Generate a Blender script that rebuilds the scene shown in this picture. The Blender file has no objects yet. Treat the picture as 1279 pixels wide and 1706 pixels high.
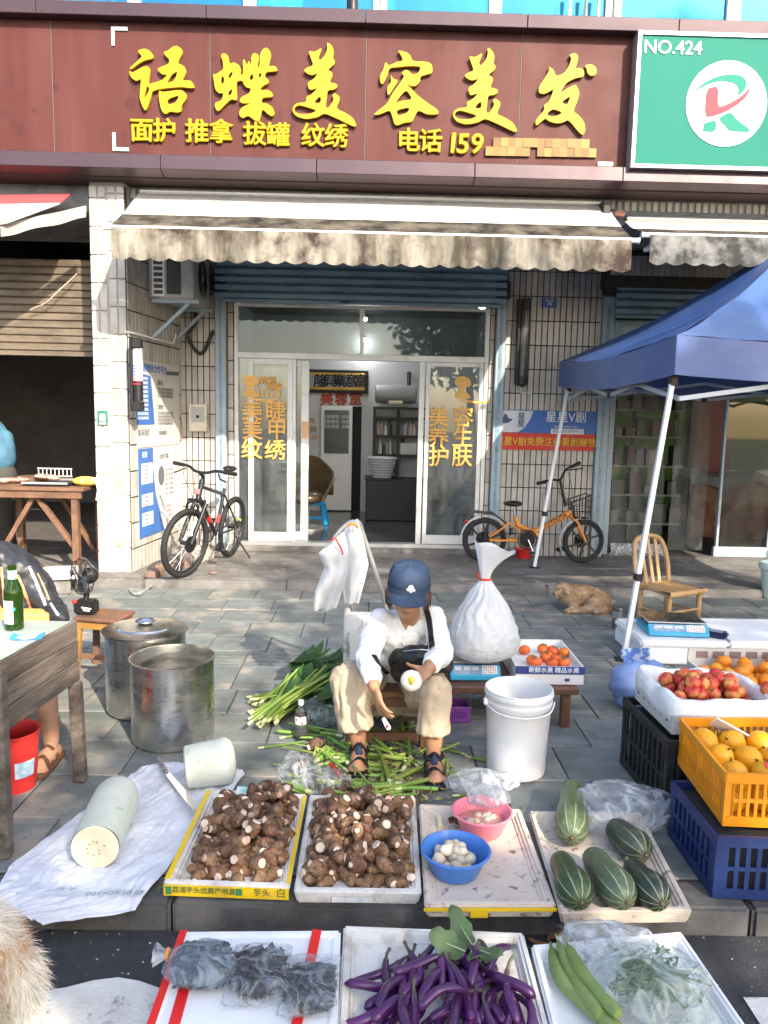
import bpy,bmesh,math,random
from mathutils import Vector,Matrix,noise
V=Vector
R=math.radians
PI=math.pi
rnd=random.Random(11)
sc=bpy.context.scene
COL=sc.collection

# ---------------------------------------------------------------- camera
FPX,CH=1280.0,1.6                     # focal length in photo pixels, eye height
PIT,ROL,YAW=R(7.26),0.021,R(1.0)
fw=V((math.sin(YAW)*math.cos(PIT),math.cos(YAW)*math.cos(PIT),-math.sin(PIT)))
r0=V((math.cos(YAW),-math.sin(YAW),0))
u0=r0.cross(fw)
RT=r0*math.cos(ROL)+u0*math.sin(ROL)
UP=-r0*math.sin(ROL)+u0*math.cos(ROL)
EYE=V((0,0,CH))
cam_d=bpy.data.cameras.new('camera')
cam=bpy.data.objects.new('camera',cam_d)
COL.objects.link(cam)
m3=Matrix((RT,UP,-fw)).transposed()
cam.matrix_world=Matrix.Translation(EYE)@ m3.to_4x4()
cam_d.sensor_fit='VERTICAL'
cam_d.sensor_height=24.0
cam_d.lens=24.0*FPX/1706.0
cam_d.clip_start=0.05
cam_d.clip_end=600
sc.camera=cam

# ---------------------------------------------------------------- world, sun, exposure
LIGHT=V((-0.55,1.0,-0.76)).normalized()          # the way the sunlight travels
SUN_EL=math.asin(-LIGHT.z)
world=bpy.data.worlds.new('World')
sc.world=world
world.use_nodes=True
wn=world.node_tree.nodes
sky=wn.new('ShaderNodeTexSky')
sky.sky_type='NISHITA'
sky.sun_disc=False
sky.sun_elevation=SUN_EL
sky.sun_rotation=math.atan2(-LIGHT.x,-LIGHT.y)
sky.air_density=1.0
sky.dust_density=2.5
sky.ozone_density=1.0
world.node_tree.links.new(sky.outputs[0],wn['Background'].inputs[0])
wn['Background'].inputs[1].default_value=0.15
sun_d=bpy.data.lights.new('sun','SUN')
sun_d.energy=2.9
sun_d.angle=R(0.6)
sun_d.color=(1.0,0.88,0.72)
sun=bpy.data.objects.new('sun',sun_d)
COL.objects.link(sun)
sun.rotation_euler=LIGHT.to_track_quat('-Z','Y').to_euler()
sun.location=(6,-10,12)
sc.view_settings.view_transform='Standard'
sc.view_settings.look='None'
sc.view_settings.gamma=1
sc.view_settings.use_curve_mapping=False
sc.view_settings.exposure=1.68
sc.render.engine='CYCLES'
sc.cycles.use_denoising=True
sc.cycles.max_bounces=5
sc.cycles.diffuse_bounces=3
sc.cycles.glossy_bounces=3
sc.cycles.use_adaptive_sampling=True
sc.cycles.adaptive_threshold=.02
sc.cycles.transparent_max_bounces=9
sc.cycles.caustics_reflective=False
sc.cycles.caustics_refractive=False
sc.cycles.sample_clamp_indirect=6

# ---------------------------------------------------------------- measuring helpers
def ray(px,py):
    return fw*FPX+RT*(px-639.5)-UP*(py-853)

def G(px,py,z=0.0):                      # point of the horizontal plane z
    d=ray(px,py)
    return EYE+d*((z-CH)/d.z)

def F(px,py,Y):                          # point of the plane Y, parallel to the street
    d=ray(px,py)
    return EYE+d*(Y/d.y)

# ---------------------------------------------------------------- materials
MATS={}

def sock(n,*names):
    for k in names:
        if k in n.inputs:
            return n.inputs[k]

def mat(name,c,rough=.6,metal=0.,var=.12,vs=5.,bump=0.,bs=40.,c2=None,ds=3.,dt=.55,dw=.12,
        spec=.5,rand=0.,trans=0.,alpha=1.,coat=0.,sss=0.,emit=0.,stretch=None,detail=4.,hue=0.,
        c3=None,ds3=8.,dt3=.6,dw3=.08,st2=None,rvar=0.,tl=0.,ior=1.45):
    if name in MATS:
        return MATS[name]
    m=bpy.data.materials.new(name)
    m.use_nodes=True
    nt=m.node_tree
    N,L=nt.nodes,nt.links
    b=N['Principled BSDF']
    b.inputs['Roughness'].default_value=rough
    b.inputs['Metallic'].default_value=metal
    b.inputs['Specular IOR Level'].default_value=spec
    b.inputs['IOR'].default_value=ior
    b.inputs['Transmission Weight'].default_value=trans
    b.inputs['Alpha'].default_value=alpha
    b.inputs['Coat Weight'].default_value=coat
    if sss:
        b.inputs['Subsurface Weight'].default_value=sss
        b.inputs['Subsurface Radius'].default_value=(.02,.01,.006)
        b.inputs['Subsurface Scale'].default_value=.5
    tc=N.new('ShaderNodeTexCoord')
    oi=N.new('ShaderNodeObjectInfo')
    addv=N.new('ShaderNodeVectorMath')          # every copy gets its own piece of the pattern
    addv.operation='MULTIPLY_ADD'
    L.new(oi.outputs['Random'],addv.inputs[0])
    addv.inputs[1].default_value=(37,53,29)
    L.new(tc.outputs['Object'],addv.inputs[2])

    def vec(st):
        if not st:
            return addv.outputs[0]
        mp=N.new('ShaderNodeMapping')
        mp.inputs['Scale'].default_value=st
        L.new(addv.outputs[0],mp.inputs[0])
        return mp.outputs[0]

    def nz(scale,st=None,det=detail,ro=.55):
        n=N.new('ShaderNodeTexNoise')
        n.inputs['Scale'].default_value=scale
        n.inputs['Detail'].default_value=det
        n.inputs['Roughness'].default_value=ro
        L.new(vec(st),n.inputs['Vector'])
        return n.outputs['Fac']

    def rng(src,a,bb,lo,hi):
        r=N.new('ShaderNodeMapRange')
        r.inputs[1].default_value,r.inputs[2].default_value=a,bb
        r.inputs[3].default_value,r.inputs[4].default_value=lo,hi
        L.new(src,r.inputs[0])
        return r.outputs[0]

    hsv=N.new('ShaderNodeHueSaturation')
    hsv.inputs['Color'].default_value=(*c,1)
    col=hsv.outputs[0]
    val=None
    if var:
        val=rng(nz(vs,stretch),.25,.75,1-var,1+var)
    if rand:
        rv=rng(oi.outputs['Random'],0,1,1-rand,1+rand)
        if val is None:
            val=rv
        else:
            mu=N.new('ShaderNodeMath')
            mu.operation='MULTIPLY'
            L.new(val,mu.inputs[0])
            L.new(rv,mu.inputs[1])
            val=mu.outputs[0]
    if val is not None:
        L.new(val,hsv.inputs['Value'])
    if hue:
        ml=N.new('ShaderNodeMath')
        ml.operation='MULTIPLY'
        ml.inputs[1].default_value=7.31
        L.new(oi.outputs['Random'],ml.inputs[0])
        fr=N.new('ShaderNodeMath')
        fr.operation='FRACT'
        L.new(ml.outputs[0],fr.inputs[0])
        L.new(rng(fr.outputs[0],0,1,.5-hue,.5+hue),hsv.inputs['Hue'])

    def layer(col,cc,s,t,w,st):
        mx=N.new('ShaderNodeMix')
        mx.data_type='RGBA'
        L.new(rng(nz(s,st,6,.62),t-w,t+w,0,1),mx.inputs[0])
        L.new(col,mx.inputs[6])
        mx.inputs[7].default_value=(*cc,1)
        return mx.outputs[2]
    if c2:
        col=layer(col,c2,ds,dt,dw,st2)
    if c3:
        col=layer(col,c3,ds3,dt3,dw3,None)
    L.new(col,b.inputs['Base Color'])
    if emit:
        L.new(col,b.inputs['Emission Color'])
        b.inputs['Emission Strength'].default_value=emit
    if rvar:
        L.new(rng(nz(vs*1.7,stretch),.3,.7,max(.02,rough-rvar),min(1,rough+rvar)),b.inputs['Roughness'])
    if bump:
        bp=N.new('ShaderNodeBump')
        bp.inputs['Strength'].default_value=min(1,bump)
        bp.inputs['Distance'].default_value=.01*max(1,bump)
        L.new(nz(bs,stretch,5),bp.inputs['Height'])
        L.new(bp.outputs[0],b.inputs['Normal'])
    if tl:                                         # thin cloth or leaf: some light passes through
        t=N.new('ShaderNodeBsdfTranslucent')
        L.new(col,t.inputs[0])
        ms=N.new('ShaderNodeMixShader')
        ms.inputs[0].default_value=tl
        L.new(b.outputs[0],ms.inputs[1])
        L.new(t.outputs[0],ms.inputs[2])
        L.new(ms.outputs[0],N['Material Output'].inputs[0])
    MATS[name]=m
    return m

def glass(name,tint=(.9,.95,.95),refl=1.0,rough=.02,dirt=0.,dirtc=(.6,.6,.58)):
    if name in MATS:
        return MATS[name]
    m=bpy.data.materials.new(name)
    m.use_nodes=True
    nt=m.node_tree
    N,L=nt.nodes,nt.links
    N.remove(N['Principled BSDF'])
    t=N.new('ShaderNodeBsdfTransparent')
    t.inputs[0].default_value=(*tint,1)
    g=N.new('ShaderNodeBsdfGlossy')
    g.inputs['Roughness'].default_value=rough
    f=N.new('ShaderNodeFresnel')
    f.inputs[0].default_value=1.0+.5*refl
    ms=N.new('ShaderNodeMixShader')
    L.new(f.outputs[0],ms.inputs[0])
    L.new(t.outputs[0],ms.inputs[1])
    L.new(g.outputs[0],ms.inputs[2])
    out=ms.outputs[0]
    if dirt:
        d=N.new('ShaderNodeBsdfDiffuse')
        d.inputs[0].default_value=(*dirtc,1)
        tc=N.new('ShaderNodeTexCoord')
        mp=N.new('ShaderNodeMapping')
        mp.inputs['Scale'].default_value=(3,3,.7)
        L.new(tc.outputs['Object'],mp.inputs[0])
        n=N.new('ShaderNodeTexNoise')
        n.inputs['Scale'].default_value=3
        n.inputs['Detail'].default_value=5
        L.new(mp.outputs[0],n.inputs['Vector'])
        r=N.new('ShaderNodeMapRange')
        r.inputs[1].default_value,r.inputs[2].default_value=.35,.75
        r.inputs[3].default_value,r.inputs[4].default_value=dirt*.3,dirt*1.5
        L.new(n.outputs['Fac'],r.inputs[0])
        m2=N.new('ShaderNodeMixShader')
        L.new(r.outputs[0],m2.inputs[0])
        L.new(out,m2.inputs[1])
        L.new(d.outputs[0],m2.inputs[2])
        out=m2.outputs[0]
    L.new(out,N['Material Output'].inputs[0])
    MATS[name]=m
    return m

def film(name,c=(.85,.88,.9),a=.35,rough=.25,scale=9.,lo=.5,hi=1.6):
    """Thin crinkled plastic bag: part see-through, part milky, glossy folds."""
    if name in MATS:
        return MATS[name]
    m=bpy.data.materials.new(name)
    m.use_nodes=True
    nt=m.node_tree
    N,L=nt.nodes,nt.links
    b=N['Principled BSDF']
    b.inputs['Base Color'].default_value=(*c,1)
    b.inputs['Roughness'].default_value=rough
    tc=N.new('ShaderNodeTexCoord')
    def crease(sc_,width,hi_,lo_,det):
        n=N.new('ShaderNodeTexNoise')
        n.inputs['Scale'].default_value=sc_
        n.inputs['Detail'].default_value=det
        n.inputs['Distortion'].default_value=1.0
        L.new(tc.outputs['Object'],n.inputs['Vector'])
        m1=N.new('ShaderNodeMath')
        m1.operation='SUBTRACT'
        m1.inputs[1].default_value=.5
        L.new(n.outputs['Fac'],m1.inputs[0])
        m2_=N.new('ShaderNodeMath')
        m2_.operation='ABSOLUTE'
        L.new(m1.outputs[0],m2_.inputs[0])
        r_=N.new('ShaderNodeMapRange')
        r_.inputs[1].default_value,r_.inputs[2].default_value=0,width
        r_.inputs[3].default_value,r_.inputs[4].default_value=hi_,lo_
        L.new(m2_.outputs[0],r_.inputs[0])
        return r_
    r=crease(scale,.09,min(1,a*hi),a*lo,2)
    L.new(r.outputs[0],b.inputs['Alpha'])
    bp=N.new('ShaderNodeBump')
    bp.inputs['Strength'].default_value=.7
    bp.inputs['Distance'].default_value=.012
    L.new(crease(scale*1.3,.12,1,0,3).outputs[0],bp.inputs['Height'])
    L.new(bp.outputs[0],b.inputs['Normal'])
    t=N.new('ShaderNodeBsdfTranslucent')
    t.inputs[0].default_value=(*c,1)
    tr=N.new('ShaderNodeBsdfTransparent')
    ms=N.new('ShaderNodeMixShader')
    ms.inputs[0].default_value=.3
    m2=N.new('ShaderNodeMixShader')
    L.new(r.outputs[0],m2.inputs[0])
    L.new(tr.outputs[0],m2.inputs[1])
    L.new(t.outputs[0],m2.inputs[2])
    L.new(b.outputs[0],ms.inputs[1])
    L.new(m2.outputs[0],ms.inputs[2])
    L.new(ms.outputs[0],N['Material Output'].inputs[0])
    MATS[name]=m
    return m

# ---------------------------------------------------------------- mesh building
def frame(d):
    d=V(d).normalized()
    a=V((0,0,1)) if abs(d.z)<.9 else V((1,0,0))
    x=d.cross(a).normalized()
    return x,d.cross(x).normalized()

class MB:
    def __init__(s):
        s.v,s.f=[],[]

    def add(s,vs,fs):
        o=len(s.v)
        s.v+=[V(p) for p in vs]
        s.f+=[tuple(i+o for i in f) for f in fs]
        return s

    def box(s,x0,x1,y0,y1,z0,z1):
        return s.add([(x0,y0,z0),(x1,y0,z0),(x1,y1,z0),(x0,y1,z0),(x0,y0,z1),(x1,y0,z1),(x1,y1,z1),(x0,y1,z1)],
                     [(3,2,1,0),(4,5,6,7),(0,1,5,4),(1,2,6,5),(2,3,7,6),(3,0,4,7)])

    def obox(s,c,sx,sy,sz,m=None):
        """box centred on c, optionally turned by a 3x3 matrix"""
        q=MB().box(-sx/2,sx/2,-sy/2,sy/2,-sz/2,sz/2)
        return s.add([V(c)+((m @ p) if m else p) for p in q.v],q.f)

    def beam(s,p,q,w,h,up=(0,0,1)):
        p,q=V(p),V(q)
        d=(q-p).normalized()
        x=d.cross(V(up))
        if x.length<1e-4:
            x=V((1,0,0))
        x.normalize()
        y=x.cross(d).normalized()
        vs=[]
        for e in (p,q):
            vs+=[e+x*(a*w/2)+y*(b*h/2) for a,b in ((-1,-1),(1,-1),(1,1),(-1,1))]
        return s.add(vs,[(0,1,2,3),(7,6,5,4),(0,4,5,1),(1,5,6,2),(2,6,7,3),(3,7,4,0)])

    def tube(s,pts,r,n=8,caps=True,closed=False):
        pts=[V(p) for p in pts]
        k=len(pts)
        rs=r if isinstance(r,(list,tuple)) else [r]*k
        vs,fs=[],[]
        px=None
        for i in range(k):
            if closed:
                d=pts[(i+1)% k]-pts[i-1]
            else:
                d=pts[min(i+1,k-1)]-pts[max(i-1,0)]
            if d.length<1e-9:
                d=V((0,0,1))
            d.normalize()
            if px is None:
                px,py=frame(d)
            else:
                px=(px-d*px.dot(d))
                if px.length<1e-6:
                    px,_=frame(d)
                px.normalize()
                py=d.cross(px)
            for j in range(n):
                a=2*PI*j/n
                vs.append(pts[i]+(px*math.cos(a)+py*math.sin(a))*rs[i])
        for i in range(k if closed else k-1):
            for j in range(n):
                a,b=i*n+j,i*n+(j+1)% n
                c,d2=((i+1)% k)*n+(j+1)% n,((i+1)% k)*n+j
                fs.append((a,b,c,d2))
        if caps and not closed:
            fs.append(tuple(range(n-1,-1,-1)))
            fs.append(tuple((k-1)*n+j for j in range(n)))
        return s.add(vs,fs)

    def lathe(s,prof,n=24,c=(0,0,0),cap=True,wob=None):
        """prof: list of (radius, z); revolved around z through c"""
        vs,fs=[],[]
        c=V(c)
        for i,(r,z) in enumerate(prof):
            for j in range(n):
                a=2*PI*j/n
                rr=r*(wob(a,z) if wob else 1)
                vs.append(c+V((rr*math.cos(a),rr*math.sin(a),z)))
        k=len(prof)
        for i in range(k-1):
            for j in range(n):
                fs.append((i*n+j,i*n+(j+1)% n,(i+1)*n+(j+1)% n,(i+1)*n+j))
        if cap:
            if prof[0][0]>1e-6:
                fs.append(tuple(range(n-1,-1,-1)))
            if prof[-1][0]>1e-6:
                fs.append(tuple((k-1)*n+j for j in range(n)))
        return s.add(vs,fs)

    def ball(s,c,r,n=12,k=8,f=None,m=None):
        r=V(r) if not isinstance(r,(int,float)) else V((r,r,r))
        c=V(c)
        vs,fs=[],[]
        for i in range(k+1):
            t=PI*i/k
            for j in range(n):
                a=2*PI*j/n
                p=V((math.sin(t)*math.cos(a),math.sin(t)*math.sin(a),-math.cos(t)))
                q=V((p.x*r.x,p.y*r.y,p.z*r.z))
                if f:
                    q=q*f(p)
                if m:
                    q=m @ q
                vs.append(c+q)
        for i in range(k):
            for j in range(n):
                fs.append((i*n+j,i*n+(j+1)% n,(i+1)*n+(j+1)% n,(i+1)*n+j))
        return s.add(vs,fs)

    def prism(s,pts,d):
        """flat polygon (3D points) pushed out by vector d"""
        pts=[V(p) for p in pts]
        d=V(d)
        n=len(pts)
        return s.add(pts+[p+d for p in pts],[tuple(range(n-1,-1,-1)),tuple(range(n,2*n))]+
                     [(i,(i+1)% n,n+(i+1)% n,n+i) for i in range(n)])

    def grid(s,fn,nu,nv,thick=0.):
        """sheet through fn(u,v); thick gives it two sides"""
        P=[[V(fn(i/nu,j/nv)) for j in range(nv+1)] for i in range(nu+1)]
        w=nv+1
        vs=[p for row in P for p in row]
        fs=[(i*w+j,(i+1)*w+j,(i+1)*w+j+1,i*w+j+1) for i in range(nu) for j in range(nv)]
        if thick:
            nn=[]
            for i in range(nu+1):
                for j in range(nv+1):
                    a=P[min(i+1,nu)][j]-P[max(i-1,0)][j]
                    b=P[i][min(j+1,nv)]-P[i][max(j-1,0)]
                    q=a.cross(b)
                    nn.append(q.normalized() if q.length>1e-12 else V((0,0,1)))
            o=len(vs)
            vs+=[p-q*thick for p,q in zip(vs[:o],nn)]
            fs+=[tuple(o+k for k in reversed(f)) for f in fs]
            edge=[i*w for i in range(nu+1)]+[nu*w+j for j in range(1,nv+1)]+ \
                   [i*w+nv for i in range(nu-1,-1,-1)]+[j for j in range(nv-1,0,-1)]
            for a,b in zip(edge,edge[1:]+edge[:1]):
                fs.append((a,o+a,o+b,b))
        return s.add(vs,fs)

    def xf(s,m):
        s.v=[m @ p for p in s.v]
        return s

    def mesh(s,name,bevel=0.,seg=1,smooth=None,weld=False):
        me=bpy.data.meshes.new(name)
        me.from_pydata([tuple(p) for p in s.v],[],s.f)
        if bevel or weld:
            bm=bmesh.new()
            bm.from_mesh(me)
            if weld:
                bmesh.ops.remove_doubles(bm,verts=bm.verts,dist=1e-5)
                bmesh.ops.recalc_face_normals(bm,faces=bm.faces)
            if bevel:
                es=[e for e in bm.edges if len(e.link_faces)==2 and e.calc_face_angle(0)>.6]
                bmesh.ops.bevel(bm,geom=es,offset=bevel,segments=seg,affect='EDGES',clamp_overlap=True)
            bm.to_mesh(me)
            bm.free()
        if smooth is not None:
            me.shade_smooth()
            me.set_sharp_from_angle(angle=R(smooth))
        return me

def link(name,data,m=None,parent=None,loc=None):
    o=bpy.data.objects.new(name,data)
    COL.objects.link(o)
    if m is not None and data is not None and not data.materials:
        data.materials.append(m)
    if parent is not None:
        o.parent=parent
    if loc is not None:
        o.location=loc
    return o

def tag(o,label,cat,group=None):
    o['label']=label
    o['category']=cat
    if group:
        o['group']=group
    return o

def thing(name,label,cat,loc=(0,0,0),rotz=0.,group=None):
    o=bpy.data.objects.new(name,None)
    COL.objects.link(o)
    o.empty_display_size=.1
    o.location=loc
    o.rotation_euler=(0,0,rotz)
    return tag(o,label,cat,group)

def wpos(o):
    p=V(o.location)
    while o.parent:
        o=o.parent
        p+=V(o.location)
    return p

def part(name,mb,m,parent,bevel=0.,seg=1,smooth=None,world=True,weld=False):
    """a part; world=True: the shape is given in world coordinates (parents unturned)"""
    if world:
        w=wpos(parent)
        mb.v=[p-w for p in mb.v]
    return link(name,mb.mesh(name,bevel,seg,smooth,weld),m,parent)

def single(name,mb,m,label,cat,group=None,bevel=0.,seg=1,smooth=None,weld=False):
    """a thing that is one mesh, its origin at its base"""
    xs=[p.x for p in mb.v]
    ys=[p.y for p in mb.v]
    c=V(((min(xs)+max(xs))/2,(min(ys)+max(ys))/2,min(p.z for p in mb.v)))
    mb.v=[p-c for p in mb.v]
    o=link(name,mb.mesh(name,bevel,seg,smooth,weld),m,None,c)
    return tag(o,label,cat,group)

def structure(name,mb,m,parent=None,**k):
    o=part(name,mb,m,parent,**k) if parent else link(name,mb.mesh(name,k.get('bevel',0),1,k.get('smooth')),m)
    if not parent:
        o['kind']='structure'
    return o

def copy_tree(o,parent=None):
    c=o.copy()
    COL.objects.link(c)
    c.parent=parent
    for ch in list(o.children):
        copy_tree(ch,c)
    return c

SCRATCH=bpy.data.scenes.new('scratch')     # shapes are worked out here, away from the big scene

def evaluated(o):
    SCRATCH.collection.objects.link(o)
    SCRATCH.view_layers[0].update()
    dg=SCRATCH.view_layers[0].depsgraph
    me=bpy.data.meshes.new_from_object(o.evaluated_get(dg))
    bpy.data.objects.remove(o)
    return me

def curve_mesh(cu,name):
    me=evaluated(bpy.data.objects.new('tmp',cu))
    bpy.data.curves.remove(cu)
    me.name=name
    return me

TEXTS=[]

def text(body,size,m,loc,parent,rot=(PI/2,0,0),ext=.001,bold=.0,align='CENTER',name='lettering',sx=1.,shear=0.,world=True,space=1.):
    """flat or raised lettering; made into meshes all at once at the end"""
    cu=bpy.data.curves.new(name,'FONT')
    cu.body=body
    cu.size=size
    cu.extrude=ext
    cu.bevel_depth=bold
    cu.bevel_resolution=0
    cu.align_x=align
    cu.align_y='CENTER'
    cu.shear=shear
    cu.resolution_u=3
    cu.space_character=space
    o=bpy.data.objects.new(name,cu)
    SCRATCH.collection.objects.link(o)
    o.parent=parent
    o.location=(V(loc)-wpos(parent)) if world else V(loc)
    o.rotation_euler=rot
    o.scale=(sx,1,1)
    TEXTS.append((o,m,name))
    return o

def finish_texts():
    SCRATCH.view_layers[0].update()
    dg=SCRATCH.view_layers[0].depsgraph
    for o,m,name in TEXTS:
        me=bpy.data.meshes.new_from_object(o.evaluated_get(dg))
        me.name=name
        me.materials.clear()
        me.materials.append(m)
        n=bpy.data.objects.new(name,me)
        COL.objects.link(n)
        n.parent=o.parent
        n.location,n.rotation_euler,n.scale=o.location,o.rotation_euler,o.scale
        bpy.data.objects.remove(o)

def shape2d(loops,ext,name):
    """filled outline(s) with holes; loops of (x,y), raised by ext"""
    cu=bpy.data.curves.new(name,'CURVE')
    cu.dimensions='2D'
    cu.fill_mode='BOTH'
    cu.extrude=ext
    for lp in loops:
        sp=cu.splines.new('POLY')
        sp.points.add(len(lp)-1)
        for p,q in zip(sp.points,lp):
            p.co=(q[0],q[1],0,1)
        sp.use_cyclic_u=True
    return curve_mesh(cu,name)

def chaikin(lp,t=.22,it=1):
    for _ in range(it):
        out=[]
        for a,b in zip(lp,lp[1:]+lp[:1]):
            out.append((a[0]+(b[0]-a[0])*t,a[1]+(b[1]-a[1])*t))
            out.append((a[0]+(b[0]-a[0])*(1-t),a[1]+(b[1]-a[1])*(1-t)))
        lp=out
    return lp

def smoothpath(pts,n=6):
    """Catmull-Rom through 3D points"""
    pts=[V(p) for p in pts]
    out=[]
    for i in range(len(pts)-1):
        a,b,c,d=pts[max(i-1,0)],pts[i],pts[i+1],pts[min(i+2,len(pts)-1)]
        for k in range(n):
            t=k/n
            out.append(.5*((2*b)+(c-a)*t+(2*a-5*b+4*c-d)*t*t+(3*b-a-3*c+d)*t**3))
    out.append(pts[-1])
    return out

def lerp(a,b,t):
    return a+(b-a)*t

def nzv(p,s=1.):
    return noise.noise(V(p)*s)

def spot(u,v,lay=None,top=1):
    """where in its tray or crate a thing lies, in words"""
    w=('back' if v>.66 else 'middle' if v>.33 else 'front')+' '+('left' if u<.33 else 'centre' if u<.66 else 'right')
    return w if lay is None else (('top, ' if lay>=top else 'bottom, ' if lay==0 else 'mid layer, ')+w)

def blob(mb,voxel=.01,smooth=4,name='body',disp=None):
    """one continuous skin over overlapping closed shapes"""
    me=mb.mesh('tmp',weld=False)
    o=bpy.data.objects.new('tmp',me)
    r=o.modifiers.new('r','REMESH')
    r.mode='VOXEL'
    r.voxel_size=voxel
    if smooth:
        s=o.modifiers.new('s','SMOOTH')
        s.factor=.5
        s.iterations=smooth
    out=evaluated(o)
    bpy.data.meshes.remove(me)
    out.name=name
    if disp:
        cn=[(v.co.copy(),v.normal.copy()) for v in out.vertices]
        out.vertices.foreach_set('co',[x for c,n in cn for x in (c+disp(c,n))])
        out.update()
    out.shade_smooth()
    return out

def limb(mb,pts,rs,n=14,sub=4):
    """tapered round limb through joints, with rounded ends"""
    P=smoothpath(pts,sub)
    k=len(pts)-1
    RS=[]
    for i in range(len(P)):
        t=i/sub
        a=min(int(t),k-1)
        RS.append(lerp(rs[a],rs[a+1],t-a))
    mb.tube(P,RS,n)
    mb.ball(P[0],RS[0]*.99,n,8)
    mb.ball(P[-1],RS[-1]*.99,n,8)
    return mb

def place(me,name,m,parent):
    """a mesh given in world coordinates becomes a part of parent"""
    me.transform(Matrix.Translation(-wpos(parent)))
    return link(name,me,m,parent)

def fur(me_src,count,length,seed,m,parent,droop=.5,width=.0022,name='fur',sel=None,cols=None,flow=None):
    """thin hair blades rooted on a surface (world coordinates)"""
    r=random.Random(seed)
    polys=list(me_src.polygons)
    acc,tot=[],0
    for p in polys:
        tot+=p.area
        acc.append(tot)
    import bisect
    mb=MB()
    for _ in range(count):
        p=polys[min(bisect.bisect(acc,r.random()*tot),len(polys)-1)]
        vs=[me_src.vertices[i].co for i in p.vertices]
        w=[r.random() for _ in vs]
        s=sum(w)
        c=sum((v*(a/s) for v,a in zip(vs,w)),V())
        if sel and not sel(c):
            continue
        n=p.normal
        L=length(c)*r.uniform(.6,1.3)
        fl=flow(c) if flow else V((0,0,-1))
        d=(n*(1-droop)+fl*droop+V((r.gauss(0,.25),r.gauss(0,.25),r.gauss(0,.25)))).normalized()
        d2=(d+fl*.5+V((r.gauss(0,.2),r.gauss(0,.2),r.gauss(0,.2)))).normalized()
        side=d.cross(V((r.gauss(0,1),r.gauss(0,1),r.gauss(0,1)))).normalized()*width
        a,b=c+d*(L*.5),c+d*(L*.5)+d2*(L*.5)
        mb.add([c-side,c+side,a+side*.7,a-side*.7,b],[(0,1,2,3),(3,2,4)])
    mb.v=[p-wpos(parent) for p in mb.v]
    o=link(name,mb.mesh(name),m,parent)
    o['kind']='stuff'
    return o

# hand: palm and five bent fingers. frame: wrist w, direction along hand d, palm normal n (out of the palm), thumb side s
def hand(mb,w,d,n,L=.17,curl=.5,thumb=1.,spread=.1,side=1):
    w,d,n=V(w),V(d).normalized(),V(n)
    n=(n-d*n.dot(d)).normalized()
    s=d.cross(n)*side                      # towards the thumb
    pl=L*.52
    mb.ball(w+d*pl*.5,(1,1,1),12,8,None,Matrix((s*L*.225,d*pl*.62,n*L*.085)).transposed())
    for i,(off,ln) in enumerate(((.17,.42),(.06,.47),(-.055,.44),(-.16,.34))):
        b=w+d*(pl*.9)+s*(off*L)
        pts=[b-d*.02*L]
        dd=(d+s*(off*spread*4)).normalized()
        a=0
        for k in range(3):
            a+=curl*(.5,1.0,.8)[k]
            v=dd*math.cos(a)+n*math.sin(a)
            pts.append(pts[-1]+v*(ln*L*(.46,.31,.25)[k]))
        mb.tube(pts,[L*.052,L*.05,L*.045,L*.036],8)
        for p,q in zip(pts,(.052,.05,.045,.037)):
            mb.ball(p,L*q,8,6)
    b=w+d*(pl*.25)+s*(.17*L)
    dd=(d*.6+s*.7+n*.35).normalized()
    p1=b+dd*(.22*L)
    d2=(d*.9+s*.1+n*(.3+.5*thumb)).normalized()
    p2=p1+d2*(.17*L)
    p3=p2+(d2+n*.3*thumb).normalized()*(.13*L)
    mb.tube([b,p1,p2,p3],[L*.07,L*.058,L*.052,L*.042],8)
    for p,q in ((p1,.058),(p2,.052),(p3,.042)):
        mb.ball(p,L*q,8,6)
    return mb

# ================================================================ THE GROUND
ZR,ZP=-.095,.07                        # road, raised shop platform (pavement is 0)
YK0,YK1,YP0,YW=2.34,2.50,6.85,8.45
m_asphalt=mat('asphalt',(.045,.046,.05),.85,var=.25,vs=30,bump=.9,bs=160,c2=(.5,.5,.5),ds=36,dt=.74,dw=.02,c3=(.07,.07,.07),ds3=2.)
m_slab=mat('slate_slab',(.180,.203,.194),.55,var=.18,vs=3.2,bump=.35,bs=30,rand=.11,c2=(.112,.124,.118),ds=2.6,dt=.57,dw=.12,stretch=(1,5,1),hue=.015,c3=(.33,.295,.245),ds3=4,dt3=.585,dw3=.09,rvar=.15)
m_joint=mat('joint_dirt',(.035,.035,.03),.9,var=.3,vs=20)
m_kerb=mat('kerb_stone',(.115,.113,.112),.7,var=.25,vs=9,bump=.4,bs=60,c2=(.06,.057,.054),ds=4,dt=.55,rand=.08)
m_plat=mat('worn_concrete',(.20,.19,.175),.8,var=.2,vs=3,bump=.35,bs=50,c2=(.09,.082,.075),ds=2.2,dt=.56,dw=.14,c3=(.28,.27,.25),ds3=7,dt3=.62)
m_roadpaint=mat('worn_road_paint',(.62,.61,.58),.75,var=.2,vs=8,bump=.4,bs=80,c2=(.12,.12,.12),ds=9,dt=.60,dw=.05)

structure('road',MB().grid(lambda u,v:(-60+120*u,-60+62.335*v,ZR),4,4),m_asphalt)
structure('pavement',MB().box(-60,60,YK1+.002,YP0-.002,-.2,-.010),m_joint)
pave=bpy.data.objects['pavement']
structure('terrain',MB().box(-60,60,YP0+.1,70,-.25,-.02),m_joint)
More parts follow.
